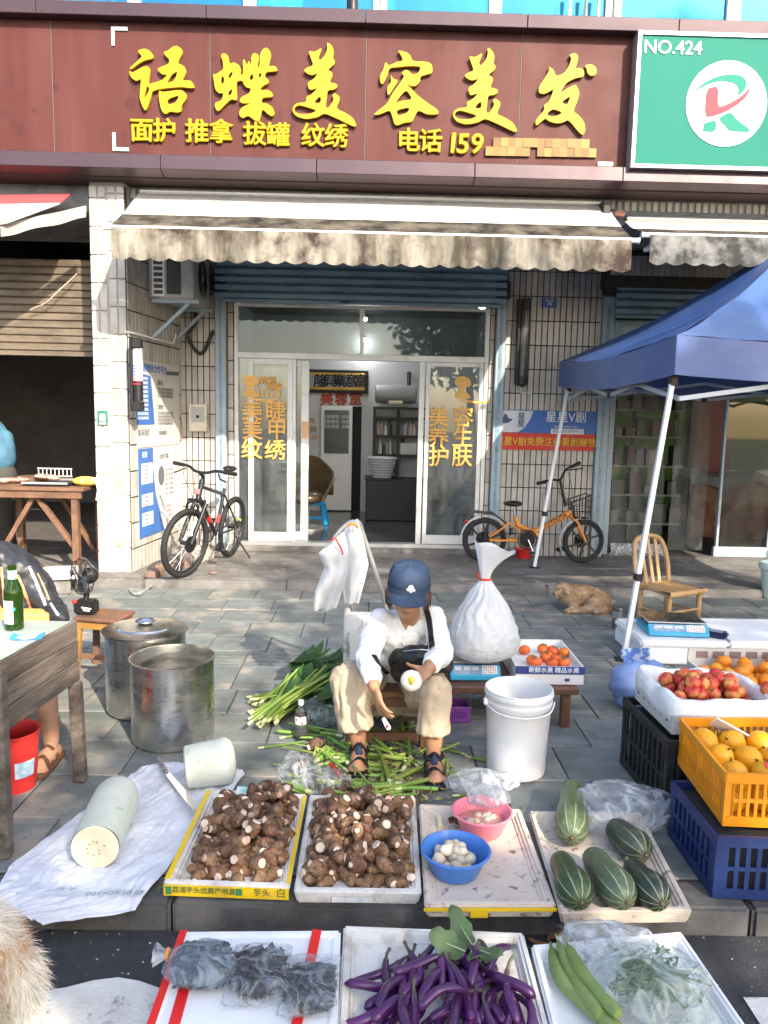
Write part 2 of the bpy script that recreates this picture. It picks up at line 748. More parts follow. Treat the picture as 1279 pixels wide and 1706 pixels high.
# painted line on the road, at the bottom left of the view
structure('road_marking',MB().grid(lambda u,v:(-3.0+2.75*u,lerp(1.50,2.09+.03*math.sin(u*40),v),ZR+.004),40,1),m_roadpaint)
structure('road_marking',MB().grid(lambda u,v:(1.13+1.2*u,lerp(1.6,2.06,v),ZR+.004),10,1),m_roadpaint)

# kerb stones
kerb=MB().box(-60,-3.6,YK0,YK1,-.3,0).box(4.2,60,YK0,YK1,-.3,0)
structure('kerb',kerb,m_kerb,bevel=.012)
kb=bpy.data.objects['kerb']
x=-.63-.96*3
while x<4.1:
    part('kerb_stone',MB().box(x+.004,x+.956,YK0+rnd.uniform(-.003,.003),YK1-.003,-.3,rnd.uniform(-.004,.002)),m_kerb,kb,bevel=.012,seg=2)
    x+=.96

# paving slabs in running bond with a ribbed guide strip
slab_me=[MB().box(.003,.397,.003,.357,-.05,0).mesh('slab',.004) for _ in range(1)]
half_me=MB().box(.003,.197,.003,.357,-.05,0).mesh('slab',.004)
for me in slab_me+[half_me]:
    me.materials.append(m_slab)
row=0
y=YK1+.005
rows=[]
while y<YP0-.05:
    rows.append(y)
    y+=.36
guide_row=min(range(len(rows)),key=lambda i:abs(rows[i]-4.72))
for row,y in enumerate(rows):
    dep=min(1.,(YP0-.004-y)/.36)
    off=(.0,.2,.11,.31,.05)[row % 5]
    if row==guide_row:
        continue
    x=-3.6+off
    while x<4.6:
        z=rnd.uniform(-.0025,.0015)
        # leave out slabs far outside the view
        if abs(x)<.62*y+1.2:
            o=link('slab',slab_me[0],None,pave,(x,y,z))
            o.scale=(1,dep,1)
            o.rotation_euler=(rnd.uniform(-.004,.004),rnd.uniform(-.004,.004),rnd.uniform(-.002,.002))
        x+=.40
g=MB().box(.003,.397,.003,.357,-.05,-.004)
for k in range(5):
    g.box(.012,.388,.022+k*.068,.055+k*.068,-.004,.001)
guide_me=g.mesh('guide_slab',.003)
guide_me.materials.append(m_slab)
x=-3.6
while x<4.4:
    link('guide_slab',guide_me,None,pave,(x,rows[guide_row],0))
    x+=.4

# the raised concrete platform in front of the shops
structure('platform',MB().box(-60,60,YP0+.13,8.40,-.1,ZP),m_plat)
pl=bpy.data.objects['platform']
x=-4.4
while x<5:
    w=rnd.uniform(1.1,1.5)
    part('edge_stone',MB().box(x+.003,x+w-.003,YP0+rnd.uniform(-.004,.004),YP0+.128,-.1,ZP-.002),m_plat,pl,bevel=.012,seg=2)
    x+=w

# ================================================================ THE BUILDING
m_tile=mat('glazed_tile',(.47,.445,.41),.28,var=.05,vs=3,rand=.08,c2=(.27,.235,.19),ds=1.6,dt=.62,dw=.12,spec=.5,hue=.01)
m_grout=mat('dark_grout',(.05,.043,.036),.9,var=.3,vs=20)
m_wall=mat('plain_render',(.38,.36,.33),.85,var=.12,vs=4,bump=.3)
m_beam=mat('grey_beam_paint',(.26,.28,.30),.7,var=.18,vs=4,c2=(.13,.13,.13),ds=5,dt=.6)
m_sign=mat('red_composite_panel',(.086,.026,.0225),.5,var=.05,vs=2.2,c2=(.115,.042,.037),ds=1.6,dt=.54,dw=.2,st2=(2.5,1,.25),c3=(.058,.022,.02),ds3=5,dt3=.66,dw3=.08,rvar=.08,spec=.2)
m_mould=mat('brown_metal_trim',(.062,.036,.042),.36,metal=.3,var=.10,vs=2,c2=(.075,.05,.062),ds=.8,dt=.5,dw=.3,rvar=.08)
m_black=mat('black_plastic',(.014,.014,.015),.45,var=.1)
m_gold=mat('yellow_acrylic',(.46,.295,.004),.45,var=.05,vs=3,spec=.4)
m_goldside=m_gold
m_goldblk=mat('gold_digit_block',(.24,.145,.028),.5,var=.05,vs=14,rand=.3,hue=.02)
m_white=mat('white_paint',(.78,.78,.76),.45,var=.05)
m_whitep=mat('white_plastic',(.80,.80,.79),.4,var=.04,vs=4)
m_alu=mat('brushed_aluminium',(.62,.63,.63),.36,metal=.75,var=.08,vs=6,stretch=(1,1,.1))
m_frame=mat('white_window_frame',(.62,.63,.62),.4,metal=.15,var=.08,vs=5,c2=(.42,.41,.38),ds=4,dt=.66)
m_bluerail=mat('pale_blue_paint',(.33,.42,.48),.45,var=.08,vs=3,c2=(.24,.29,.32),ds=3,dt=.6)
m_bluesh=mat('blue_shutter_paint',(.20,.31,.40),.42,metal=.1,var=.1,vs=3,c2=(.12,.18,.23),ds=2.5,dt=.6,st2=(1,1,5))
m_glass=glass('shop_glass',(.80,.84,.84),1.6,.012,.09,(.55,.6,.6))
m_glassd=glass('transom_glass',(.42,.46,.46),1.3,.02,.04,(.3,.31,.3))
m_winglass=mat('blue_mirror_glass',(.02,.17,.32),.08,metal=.5,var=.3,vs=.8,c2=(.04,.40,.50),ds=.7,dt=.58,dw=.03,st2=(1.2,1,.05))
m_orange_txt=mat('gold_vinyl_letter',(.75,.42,.10),.4,var=.12,vs=9)
m_blue=mat('blue_print',(.035,.13,.42),.45,var=.06)
m_red=mat('red_print',(.55,.03,.025),.45,var=.08)
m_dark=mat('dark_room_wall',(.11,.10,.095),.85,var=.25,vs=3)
m_wood=mat('old_brown_wood',(.17,.095,.05),.7,var=.3,vs=5,bump=.4,bs=30,stretch=(1,1,8),c2=(.07,.045,.03),ds=3,dt=.58)
m_woodx=mat('old_brown_wood_long',(.17,.095,.05),.7,var=.3,vs=5,bump=.4,bs=30,stretch=(8,1,8),c2=(.07,.045,.03),ds=3,dt=.58)

def tiled(root,o,ux,width,z0,z1,tw,th,outn,gap=.0095,holes=(),zoff=0.,core=.05,yoff=0.):
    """rows of upright wall tiles on a dark bed. o: foot of the left edge, ux: unit vector along the wall, outn: outward"""
    o,ux,outn=V(o),V(ux).normalized(),V(outn).normalized()
    b=MB()
    q=[o+ux*a+V((0,0,z)) for a,z in ((0,z0),(width,z0),(width,z1),(0,z1))]
    b.prism([p-outn*(core+.006) for p in q],outn*core)
    part('wall_bed',b,m_grout,root,weld=True)
    n=max(1,round(width/tw))
    w=width/n
    me={}
    z=z0+zoff
    base=wpos(root)
    rot=Matrix((ux,-outn,V((0,0,1)))).transposed().to_euler()
    while z<z1-.02:
        h=min(th,z1-z)
        k=round(h,3)
        if k not in me:
            t=MB().box(gap/2,w-gap/2,0,.01,gap/2,h-gap/2)
            me[k]=t.mesh('tile',.0022)
            me[k].materials.append(m_tile)
        for i in range(n):
            c=((i+.5)*w,z+h/2)
            if any(a0<c[0]<a1 and b0<c[1]<b1 for a0,a1,b0,b1 in holes):
                continue
            ob=link('tile',me[k],None,root,o+ux*(i*w)+V((0,0,z))+outn*(.006+rnd.uniform(-.0012,.0012))-base)
            ob.rotation_euler=rot
        z+=th

# --- left pillar with its return wall
YPF=7.15
XP0,XP1=-2.56,-2.24
pil=thing('tiled_pillar','cream tiled pillar between the dark open shop and the salon, lit by the sun','pillar',(-2.40,7.3,0))
part('core',MB().prism([(XP0+.01,YPF+.016,0),(XP1-.012,YPF+.016,0),(-2.10,8.5,0),(XP0+.01,8.5,0)],(0,0,3.60)),m_wall,pil)
tiled(pil,(XP0,YPF+.012,0),(1,0,0),.155,.02,3.56,.0775,.245,(0,-1,0),gap=.014)
tiled(pil,(XP0+.165,YPF+.012,0),(1,0,0),XP1-XP0-.165,.06,3.56,.0775,.245,(0,-1,0),gap=.014)
ret=thing('tiled_side_wall','narrow cream tiled side wall beside the salon door, covered by two posters','wall',(-2.16,7.8,0))
ra,rb=V((XP1,YPF+.014,0)),V((-2.08,YW+.02,0))
rux=(rb-ra).normalized()
rout=V((rux.y,-rux.x,0))
RW=(rb-ra).length
tiled(ret,ra,rux,RW,.04,3.3,.0815,.245,rout,gap=.013)

# --- wall left of the salon door, narrow strips beside the frame, right pillar
wl=thing('tiled_wall','strip of cream tiled wall between the posters and the salon door frame','wall',(-1.9,YW,0))
tiled(wl,(-2.09,YW+.012,0),(1,0,0),.385,.03,3.3,.064,.255,(0,-1,0))
tiled(wl,(-1.578,YW+.03,0),(1,0,0),.066,.1,2.78,.066,.255,(0,-1,0))
wr=thing('tiled_wall','cream tiled wall panel with the blue banner between the two shop fronts','wall',(1.93,YW,0))
tiled(wr,(1.425,YW+.012,0),(1,0,0),1.03,.05,3.3,.0645,.258,(0,-1,0))
tiled(wr,(1.255,YW+.03,0),(1,0,0),.055,.1,2.78,.066,.258,(0,-1,0))

# --- main masonry: beam over the shops, upper storey
bld=thing('shop_building','two storey shop building with a dark red sign band and blue upper windows','building',(0,8.6,0))
part('wall',MB().box(-6,8,7.42,7.9,4.97,8.0).box(-6,8,7.30,8.6,3.36,3.72).box(-6,8,7.05,7.6,3.72,4.96),m_beam,bld)
part('wall',MB().box(-2.10,-1.50,YW+.05,YW+.3,0,3.36).box(1.25,2.60,YW+.05,YW+.3,0,3.36).box(-1.50,1.25,YW+.05,YW+.3,2.80,3.36).box(2.6,8,YW+.05,YW+.3,2.82,3.36),m_wall,bld)
part('roof',MB().box(-6.2,8.2,7.2,16,8.0,8.2),m_beam,bld)
part('wall',MB().box(-6.2,-6.0,7.3,16,0,8).box(8.0,8.2,7.3,16,0,8).box(-6.2,8.2,15.9,16.1,0,8),m_wall,bld)
# row of upright tiles under the sign band
tr=MB().box(-.0205,.0205,0,.012,0,.085).mesh('tile',.002)
tr.materials.append(m_tile)
x=-2.2
while x<4.2:
    link('tile',tr,None,bld,V((x,7.287,3.49))-wpos(bld))
    x+=.066
# tile band above the right shutter
tr2=MB().box(-.029,.029,0,.012,0,.20).mesh('tile',.002)
tr2.materials.append(m_tile)
x=2.50
while x<4.8:
    link('tile',tr2,None,bld,V((x,8.28,3.10))-wpos(bld))
    x+=.064
part('lintel',MB().box(2.42,8,8.295,8.49,2.98,3.34),m_grout,bld)

# upper windows
for i,(xa,xb) in enumerate(((-3.9,-3.3),(-3.25,-2.2),(-2.15,-1.18),(-1.13,-.03),(.03,1.0),(1.05,2.04),(2.12,3.13),(3.19,4.2))):
    w=part('window',MB().box(xa+.03,xb-.03,7.36,7.40,4.99,6.3),m_winglass,bld)
    wf=MB().box(xa-.025,xa+.03,7.32,7.42,4.97,6.36).box(xb-.03,xb+.025,7.32,7.42,4.97,6.36)
    wf.box(xa+.03,xb-.03,7.325,7.41,4.97,5.0).box(xa+.03,xb-.03,7.325,7.41,6.3,6.36)
    wf.v=[p-wpos(bld) for p in wf.v]
    link('frame',wf.mesh('frame'),m_white,w)
bot=thing('window_ledge_bottle','small dark thing standing on the ledge before an upper blue window','bottle',(-.24,7.16,4.965))
part('body',MB().lathe([(.045,0),(.05,.03),(.05,.2),(.02,.25),(.02,.3)],12,(-.24,7.16,4.965)),m_black,bot,smooth=40)
for k,xx in enumerate((1.66,1.80,1.91)):
    single('cloth_tassel',MB().lathe([(.06,0),(.055,.03),(.02,.12),(.012,.25),(.02,.4)],10,(xx,7.2,4.955)),
           mat('tassel_%d' % k,((.55,.7,.62),(.2,.22,.2),(.42,.45,.4))[k],.8),
           ('pale green tassel-shaped object behind the upper window ledge','dark slim object behind the upper window ledge','grey-green slim object at the right end of the upper window ledge')[k],'ornament',smooth=40)

# ---------------------------------------------------------------- the red sign
sg=thing('shop_sign','long dark red shop sign with large yellow brush lettering over the salon','sign',(0,7.0,3.62))
seams=(-5.5,-4.1,-2.78,-1.44,-.11,1.22,2.62,4.0,5.4)
for a,b in zip(seams,seams[1:]):
    part('panel',MB().box(a+.004,b-.004,7.0,7.04,3.765,4.845),m_sign,sg,bevel=.003)
    part('seam',MB().box(b-.0035,b+.0035,7.0015,7.03,3.77,4.84),mat('dusty_seam',(.10,.095,.09),.6),sg)
xx=-5.5
i=0
while xx<5.4:
    w=(1.36,1.28,1.41,1.33)[i % 4]
    part('top_trim',MB().prism([(xx+.002,6.90,4.845),(xx+.002,7.2,4.845),(xx+.002,7.2,4.958),(xx+.002,6.93,4.958),(xx+.002,6.895,4.95)],(w-.004,0,0)),m_mould,sg,bevel=.004)
    part('bottom_trim',MB().prism([(xx-.398,6.985,3.78),(xx-.398,6.91,3.755),(xx-.398,6.90,3.635),(xx-.398,7.03,3.60),(xx-.398,7.03,3.78)],(w-.004,0,0)),m_mould,sg,bevel=.004)
    xx+=w
    i+=1
part('soffit',MB().box(-5.5,5.4,7.032,7.42,3.59,3.64),mat('soffit_brown',(.035,.018,.018),.6),sg)
for (bx,bz,s) in ((-2.27,4.80,1),(-2.28,3.80,-1)):
    part('corner_bracket',MB().box(bx,bx+.028,6.990,6.999,min(bz,bz-s*.15),max(bz,bz-s*.15)).box(bx+.03,bx+.14,6.9885,6.9975,bz-(.03 if s>0 else 0),bz+(0 if s>0 else .03)),m_alu,sg)
part('corner_bracket',MB().box(1.92,2.05,6.985,6.995,3.785,3.815),m_alu,sg)

ZS=4.568

def brush(x0,loops,dx=0,dy=0):
    out=[]
    for lp in loops:
        q=[F(x0+(a+dx)/ZS,60+(b+dy)/ZS,6.985) for a,b in lp]
        out.append(chaikin([(p.x,p.z) for p in q],.2,2))
    me=shape2d(out,.014,'letter')
    me.materials.append(m_gold)
    o=link('letter',me,None,sg,V((0,6.978,0))-wpos(sg))
    o.rotation_euler=(PI/2,0,0)

YU=[[(135,118),(195,102),(230,120),(262,160),(250,182),(200,190),(150,215),(90,262),(75,255),(100,230),(175,165),(155,145)],
      [(75,270),(95,285),(130,270),(180,240),(215,237),(235,262),(225,330),(218,375),(290,355),(330,340),(365,300),(320,300),(285,260),(310,245),(375,220),(380,185),(355,165),(333,130),(365,120),(410,85),(440,83),(475,110),(480,140),(460,170),(440,215),(490,235),(508,270),(495,310),(475,345),(540,345),(560,370),(572,400),(545,405),(480,395),(400,400),(320,408),(250,425),(240,470),(210,560),(195,575),(175,545),(152,480),(158,400),(165,330),(130,352),(95,330),(78,300)],
      [(400,300),(440,275),(430,320),(405,355),(360,365),(380,330)],
      [(212,380),(230,415),(196,478),(186,470)],
      [(300,420),(330,435),(430,418),(480,420),(512,455),(505,490),(470,535),(470,580),(440,590),(385,580),(350,602),(325,585),(310,540),(297,470)],
      [(360,490),(440,460),(452,470),(425,515),(370,530)]]
DIE=[[(768,150),(795,138),(825,155),(835,220),(870,207),(910,230),(925,270),(915,300),(940,300),(935,190),(950,185),(965,230),(985,190),(1000,235),(1000,160),(1020,135),(1055,150),(1060,180),(1045,250),(1065,235),(1065,150),(1090,105),(1120,95),(1148,130),(1150,165),(1130,240),(1180,232),(1205,272),(1170,278),(1115,280),(1100,315),(1130,340),(1135,365),(1090,385),(1060,420),(1130,415),(1165,445),(1165,472),(1085,475),(1075,515),(1120,520),(1160,545),(1180,590),(1165,620),(1130,605),(1085,560),(1070,620),(1060,662),(1030,650),(975,610),(935,635),(910,610),(910,575),(935,545),(1000,518),(925,520),(912,495),(925,470),(985,445),(1000,405),(965,400),(940,370),(935,345),(890,352),(888,400),(895,500),(850,485),(800,530),(770,565),(745,580),(728,555),(722,515),(775,500),(790,440),(755,445),(725,410),(715,340),(710,295),(730,300),(775,270),(790,255),(785,200)],
       [(785,305),(766,345),(785,380),(797,340)],[(830,300),(862,272),(852,312),(825,338)],[(828,430),(857,408),(852,448),(824,465)],
       [(985,322),(1010,292),(1018,330),(995,348)],[(1053,310),(1072,282),(1078,310),(1060,328)]]
MEI=[[(200,120),(250,130),(298,97),(300,115),(275,175),(290,195),(330,150),(345,100),(340,62),(355,60),(385,90),(395,130),(385,180),(400,190),(402,220),(345,265),(375,278),(387,300),(360,360),(415,370),(422,395),(395,415),(345,420),(340,480),(330,545),(352,556),(395,490),(380,455),(400,440),(435,465),(440,490),(410,560),(480,590),(540,630),(565,680),(560,697),(530,690),(440,645),(340,600),(310,600),(270,625),(180,640),(110,620),(78,580),(85,540),(120,515),(185,510),(185,465),(220,455),(275,400),(215,420),(200,400),(195,360),(240,335),(275,290),(225,308),(185,290),(165,268),(190,248),(240,230),(215,165)],
       [(95,550),(130,530),(230,560),(265,575),(210,600),(130,600),(95,580)],[(240,512),(290,462),(297,500),(280,522)]]
RONG=[[(875,115),(945,130),(975,155),(990,200),(1080,200),(1130,215),(1143,250),(1140,290),(1100,300),(1050,315),(1050,350),(1020,385),(985,390),(945,370),(975,400),(1030,460),(1110,520),(1180,565),(1192,603),(1100,605),(1035,570),(1010,610),(990,660),(930,665),(870,690),(850,670),(835,610),(818,570),(740,605),(695,607),(720,580),(800,520),(840,440),(900,360),(930,310),(905,290),(930,265),(960,268),(985,300),(1030,295),(1060,240),(960,235),(880,245),(815,250),(800,310),(765,378),(745,360),(742,310),(770,260),(785,200),(810,235),(870,205),(920,195),(905,155)],
        [(825,300),(845,335),(885,342),(850,400),(810,462),(798,440),(802,385),(830,360)],
        [(935,420),(960,435),(990,490),(900,500),(855,520)],[(868,570),(970,548),(955,590),(880,615)]]
FA=[[(945,155),(970,140),(1000,140),(1018,175),(990,260),(1030,248),(1060,270),(1058,318),(1000,325),(925,360),(875,445),(940,400),(995,375),(1010,405),(1025,440),(1010,500),(975,580),(1020,610),(1060,660),(1070,715),(1055,762),(1025,745),(940,640),(900,665),(850,672),(790,655),(765,630),(700,690),(690,670),(695,640),(760,570),(752,530),(790,510),(835,405),(760,450),(715,440),(715,395),(760,330),(795,270),(790,240),(825,260),(848,315),(910,290),(950,225),(965,175)],
      [(885,510),(960,460),(930,535)],[(775,600),(820,560),(880,580),(890,595),(850,615),(800,620)],
      [(1060,232),(1110,220),(1145,240),(1157,275),(1145,305),(1110,312),(1085,290),(1080,255)]]
brush(200,YU)
brush(200,DIE)
brush(470,MEI)
brush(470,RONG)
brush(740,MEI,-15,40)
brush(740,FA)
for ch,px,py,s in (('面',236,220,1),('护',274,221,1),('推',328,222,1),('拿',368,223,1),('拔',424,226,1),('罐',463,228,1),
                      ('纹',521,229,1),('绣',560,230,1),('电',680,237,1),('话',717,238,1),('1',753,241,1.12),('5',770,242,1.12),('9',793,242,1.12)):
    p=F(px,py,6.985)
    text(ch,.205*s,m_gold,(p.x,6.985,p.z),sg,ext=.009,bold=.0055 if s==1 else .008,name='letter',shear=0 if s==1 else .08)
for k in range(15):  # mosaic of gold blocks stands in for the unreadable digits
    p=F(815+k*12.3,244.5+k*.2,6.985)
    for j in (0,1):
        if (k,j) not in ((6,0),(0,1),(14,1)):
            part('digit_block',MB().box(p.x-.0325,p.x+.0325,6.976+.002*((k+j)% 3),6.993,p.z-.075+.075*j,p.z-.001+.075*j),m_goldblk,sg)

# ---------------------------------------------------------------- the green sign
m_green=mat('mint_green_sheet',(.021,.18,.135),.6,var=.03,vs=2,spec=.15)
m_pink=mat('pink_vinyl',(.48,.075,.095),.5,var=0,spec=.1)
m_mint=mat('mint_vinyl',(.03,.23,.16),.5,var=0,spec=.1)
gs=thing('green_sign','mint green shop sign with a round white emblem and the number 424','sign',(2.7,6.9,3.75))
part('box',MB().box(2.20,4.6,6.87,6.995,3.77,4.80),m_green,gs)
part('frame',MB().box(2.165,2.20,6.855,6.996,3.735,4.835).box(2.20,4.6,6.856,6.996,4.80,4.834).box(2.20,4.6,6.856,6.996,3.736,3.77),m_alu,gs,bevel=.004)
p=F(1118,78,6.866)
text('NO.424',.15,m_whitep,(p.x+.015,6.868,p.z-.01),gs,ext=.003,bold=.0022,name='lettering')
a,b=F(1146,172,6.866),F(1276,172,6.866)
cz=F(1210,173,6.866)
disc=MB().tube([(cz.x,6.869,cz.z),(cz.x,6.864,cz.z)],(b.x-a.x)/2+.012,64)
part('emblem_disc',disc,m_whitep,gs)

def logo(loops,m):
    out=[[(F(1040+a/5.351,40+b/5.351,6.862).x,F(1040+a/5.351,40+b/5.351,6.862).z) for a,b in lp] for lp in loops]
    me=shape2d([chaikin(l,.2,1) for l in out],.001,'emblem')
    me.materials.append(m)
    o=link('emblem',me,None,gs,V((0,6.862,0))-wpos(gs))
    o.rotation_euler=(PI/2,0,0)

logo([[(610,618),(640,585),(690,540),(750,500),(830,465),(910,448),(1000,450),(1060,470),(1090,510),(1085,560),(1060,605),(1000,645),(1018,600),(1015,560),(985,530),(920,512),(840,510),(760,530),(690,565)]],m_mint)
logo([[(728,580),(840,548),(832,745),(920,715),(1020,660),(1090,600),(1120,545),(1115,600),(1075,665),(1000,725),(900,785),(800,820),(717,832)]],m_pink)
logo([[(708,880),(822,856),(815,962),(690,958),(705,925)],[(835,838),(945,780),(1000,850),(1150,962),(940,957),(900,910)]],m_mint)

# ---------------------------------------------------------------- shutters
sh=thing('roller_shutter','blue metal roller shutter rolled up above the salon door','shutter',(-.13,8.33,2.78))
part('box',MB().box(-1.69,1.40,8.345,8.48,2.76,3.34),m_bluesh,sh)
for k in range(6):
    z=2.775+k*.082
    part('slat',MB().prism([(-1.68,8.344,z),(-1.68,8.318,z+.012),(-1.68,8.313,z+.055),(-1.68,8.344,z+.076)],(3.07,0,0)),m_bluesh,sh,weld=True)
part('bottom_bar',MB().box(-1.60,1.33,8.318,8.343,2.742,2.774),m_bluesh,sh,bevel=.004)
part('lock',MB().box(-.36,-.27,8.310,8.317,2.752,2.766),m_black,sh)
for xa,xb,nm in ((-1.70,-1.585,'left'),(1.315,1.42,'right'),(2.455,2.585,'far right')):
    o=thing('shutter_rail',{'left':'pale blue shutter rail on the left of the salon door','right':'pale blue shutter rail on the right of the salon door',
                               'far right':'pale blue shutter rail right of the tiled wall with the banner'}[nm],'rail',((xa+xb)/2,8.41,ZP))
    part('channel',MB().box(xa,xb,8.405,8.47,ZP,2.83 if nm != 'far right' else 2.9),m_bluerail,o,bevel=.006)
    part('slot',MB().box((xa+xb)/2+(-.012 if nm=='left' else -.02),(xa+xb)/2+.012,8.400,8.404,ZP+.05,2.8),m_bluesh,o)
    part('head_bracket',MB().box(xa-.03,xb+.02,8.33,8.40,2.84 if nm != 'far right' else 2.91,3.02),m_black,o,bevel=.01)
sh2=thing('roller_shutter','blue metal roller shutter rolled up above the shop behind the blue tent','shutter',(3.6,8.33,2.7))
for k in range(5):
    z=2.70+k*.082
    part('slat',MB().prism([(2.56,8.344,z),(2.56,8.318,z+.012),(2.56,8.313,z+.055),(2.56,8.344,z+.076)],(3.0,0,0)),m_bluesh,sh2,weld=True)
part('bottom_bar',MB().box(2.56,5.5,8.318,8.343,2.665,2.698),m_bluesh,sh2,bevel=.004)
m_oldslat=mat('beige_shutter_paint',(.17,.135,.10),.55,var=.15,vs=3,c2=(.10,.075,.055),ds=3,dt=.55,st2=(1,1,4))
sh3=thing('roller_shutter','old beige roller shutter half lowered over the dark open shop on the left','shutter',(-3.6,7.62,2.13))
for k in range(12):
    z=2.14+k*.072
    part('slat',MB().prism([(-5.6,7.650,z),(-5.6,7.632,z+.010),(-5.6,7.629,z+.055),(-5.6,7.650,z+.071)],(3.01,0,0)),m_oldslat,sh3,weld=True)
part('bottom_bar',MB().box(-5.6,-2.58,7.60,7.64,2.09,2.136),m_oldslat,sh3,bevel=.004)
single('wire',MB().tube(smoothpath([F(50,516,7.55),F(75,505,7.54),F(97,485,7.53),F(128,456,7.55)],5),.006,6),mat('pale_wire',(.5,.42,.36),.6),
       'thin pale wire hanging across the beige roller shutter','wire',smooth=60)

# ================================================================ ADDED TREES (unseen, behind the viewer; crowns shaped to shade the stall)
m_leaf=mat('tree_leaf',(.045,.085,.022),.6,var=.3,vs=2,rand=.2)
m_bark=mat('bark',(.09,.07,.055),.9,var=.3,vs=12,bump=.8)

def added_shade_tree(label,base,blobs,seed,dens=24.):
    r=random.Random(seed)
    o=thing('added_shade_tree',label,'tree',base,group='added shade trees')
    b=V(base)
    c0=V(blobs[0][0])
    t=MB().tube(smoothpath([b,b+V((.05,.02,1.5)),lerp(b,c0,.55),c0],5),[.16-.006*i for i in range(16)],10)
    for c,rad in blobs:
        for k in range(4):
            e=V(c)+V((r.uniform(-.6,.6)*rad[0],r.uniform(-.6,.6)*rad[1],r.uniform(-.3,.6)*rad[2]))
            t.tube(smoothpath([lerp(b,c0,.5+.1*k),lerp(lerp(b,c0,.75),e,.5)+V((0,0,.2)),e],4),[.07,.065,.06,.055,.05,.04,.03,.02,.012],6)
    part('trunk',t,m_bark,o,smooth=60)
    l=MB()
    for c,rad in blobs:
        n=int(dens*rad[0]*rad[1]*rad[2]*4.19*2.2)
        for _ in range(n):
            d=V((r.gauss(0,1),r.gauss(0,1),r.gauss(0,1))).normalized()*(r.random()**.4)
            p=V(c)+V((d.x*rad[0],d.y*rad[1],d.z*rad[2]))+V((r.gauss(0,.08),r.gauss(0,.08),r.gauss(0,.08)))
            a=V((r.gauss(0,1),r.gauss(0,1),r.gauss(0,1))).normalized()*r.uniform(.13,.22)
            q=a.cross(V((r.gauss(0,1),r.gauss(0,1),r.gauss(0,1)))).normalized()*a.length*.5
            l.add([p-a,p-q*.9,p+a,p+q*.9],[(0,1,2,3)])
    part('crown',l,m_leaf,o)
    return o

added_shade_tree('tall leafy tree added behind the viewer to cast shade',(8.0,-5,ZR),[((7.2,-5,8.1),(1.8,1.5,3.3)),((10.2,-5,7.0),(2.6,1.5,2.4)),((5.2,-5,6.6),(1.0,1.0,1.3))],3)
added_shade_tree('lower leafy tree added behind the viewer to cast shade',(2.8,-5.2,ZR),[((2.7,-5,4.3),(2.3,1.3,2.0))],4,46)
added_shade_tree('wide leafy tree added far right behind the viewer to cast shade',(15,-5,ZR),[((15.2,-5,7.2),(3.6,1.7,4.2))],8,16)

# ================================================================ SALON SHOP FRONT
sf=thing('glass_storefront','white framed glass shop front of the salon with one open sliding door','shop front',(-.13,YW,.07))
YF=8.455
FR=MB()
for xa,xb,za,zb in ((-1.505,-1.46,.17,2.745),(1.205,1.25,.17,2.745),(-1.46,1.205,2.17,2.235),(-1.46,1.205,2.715,2.745),(-.155,-.105,2.235,2.715)):
    FR.box(xa,xb,YF,YF+.07,za,zb)
part('frame',FR,m_frame,sf,bevel=.004)
part('sill',MB().box(-1.505,1.25,YF-.03,YF+.10,.125,.17),m_alu,sf,bevel=.004)
part('step',MB().box(-1.6,1.33,YF-.05,YF+.3,ZP-.02,.124),m_plat,sf,bevel=.008)
part('pane',MB().box(-1.458,-.157,YF+.028,YF+.034,2.237,2.713),m_glassd,sf)
part('pane',MB().box(-.103,1.203,YF+.028,YF+.034,2.237,2.713),m_glassd,sf)

def sash(xa,xb,yy,w=.05,wb=.10):
    s_=part('sash',MB().box(xa,xa+w,yy,yy+.035,.172,2.168).box(xb-w,xb,yy,yy+.035,.172,2.168)
              .box(xa+w,xb-w,yy+.001,yy+.034,.172,.172+wb).box(xa+w,xb-w,yy+.001,yy+.034,2.168-w,2.168),m_frame,sf,bevel=.003)
    b=MB().box(xa+w,xb-w,yy+.015,yy+.020,.172+wb,2.168-w)
    b.v=[p-wpos(s_) for p in b.v]
    link('pane',b.mesh('pane'),m_glass,s_)
    return s_

part('mullion',MB().box(-.868,-.838,YF+.002,YF+.07,.172,2.169),m_frame,sf)
part('mullion',MB().box(.505,.56,YF+.002,YF+.07,.172,2.169),m_frame,sf)
part('side_pane',MB().box(-1.459,-1.36,YF+.04,YF+.046,.175,2.168),m_glass,sf)
s1=sash(-1.355,-.87,YF+.005,.06)
s2=sash(-1.30,-.70,YF+.075,.085)
s3=sash(.575,1.20,YF+.005,.045)
part('handle',MB().box(-.755,-.73,YF+.066,YF+.074,.95,1.2),m_alu,sf,bevel=.003)
part('door_note',MB().box(-.775,-.705,YF+.068,YF+.0735,1.32,1.5),mat('faded_orange_card',(.65,.38,.2),.7),sf)
YL=YF-.002

def vinyl(ch,px,py,size,m=None):
    p=F(px,py,YL)
    text(ch,size,m or m_orange_txt,(p.x,YL,p.z),sf,ext=.0008,bold=.004,name='lettering')

for ch,px,py in (('美',420,686),('睫',459,687),('美',420,718),('甲',461,718),('纹',419,751),('绣',458,752)):
    vinyl(ch,px,py,.235)
for ch,px,py in (('容',771,697),('生',770,731),('肤',769,763),('美',731,697),('养',730,731),('护',731,763)):
    vinyl(ch,px,py,.235)
vinyl('欢迎',446,634,.085)
vinyl('光临',455,645,.085)

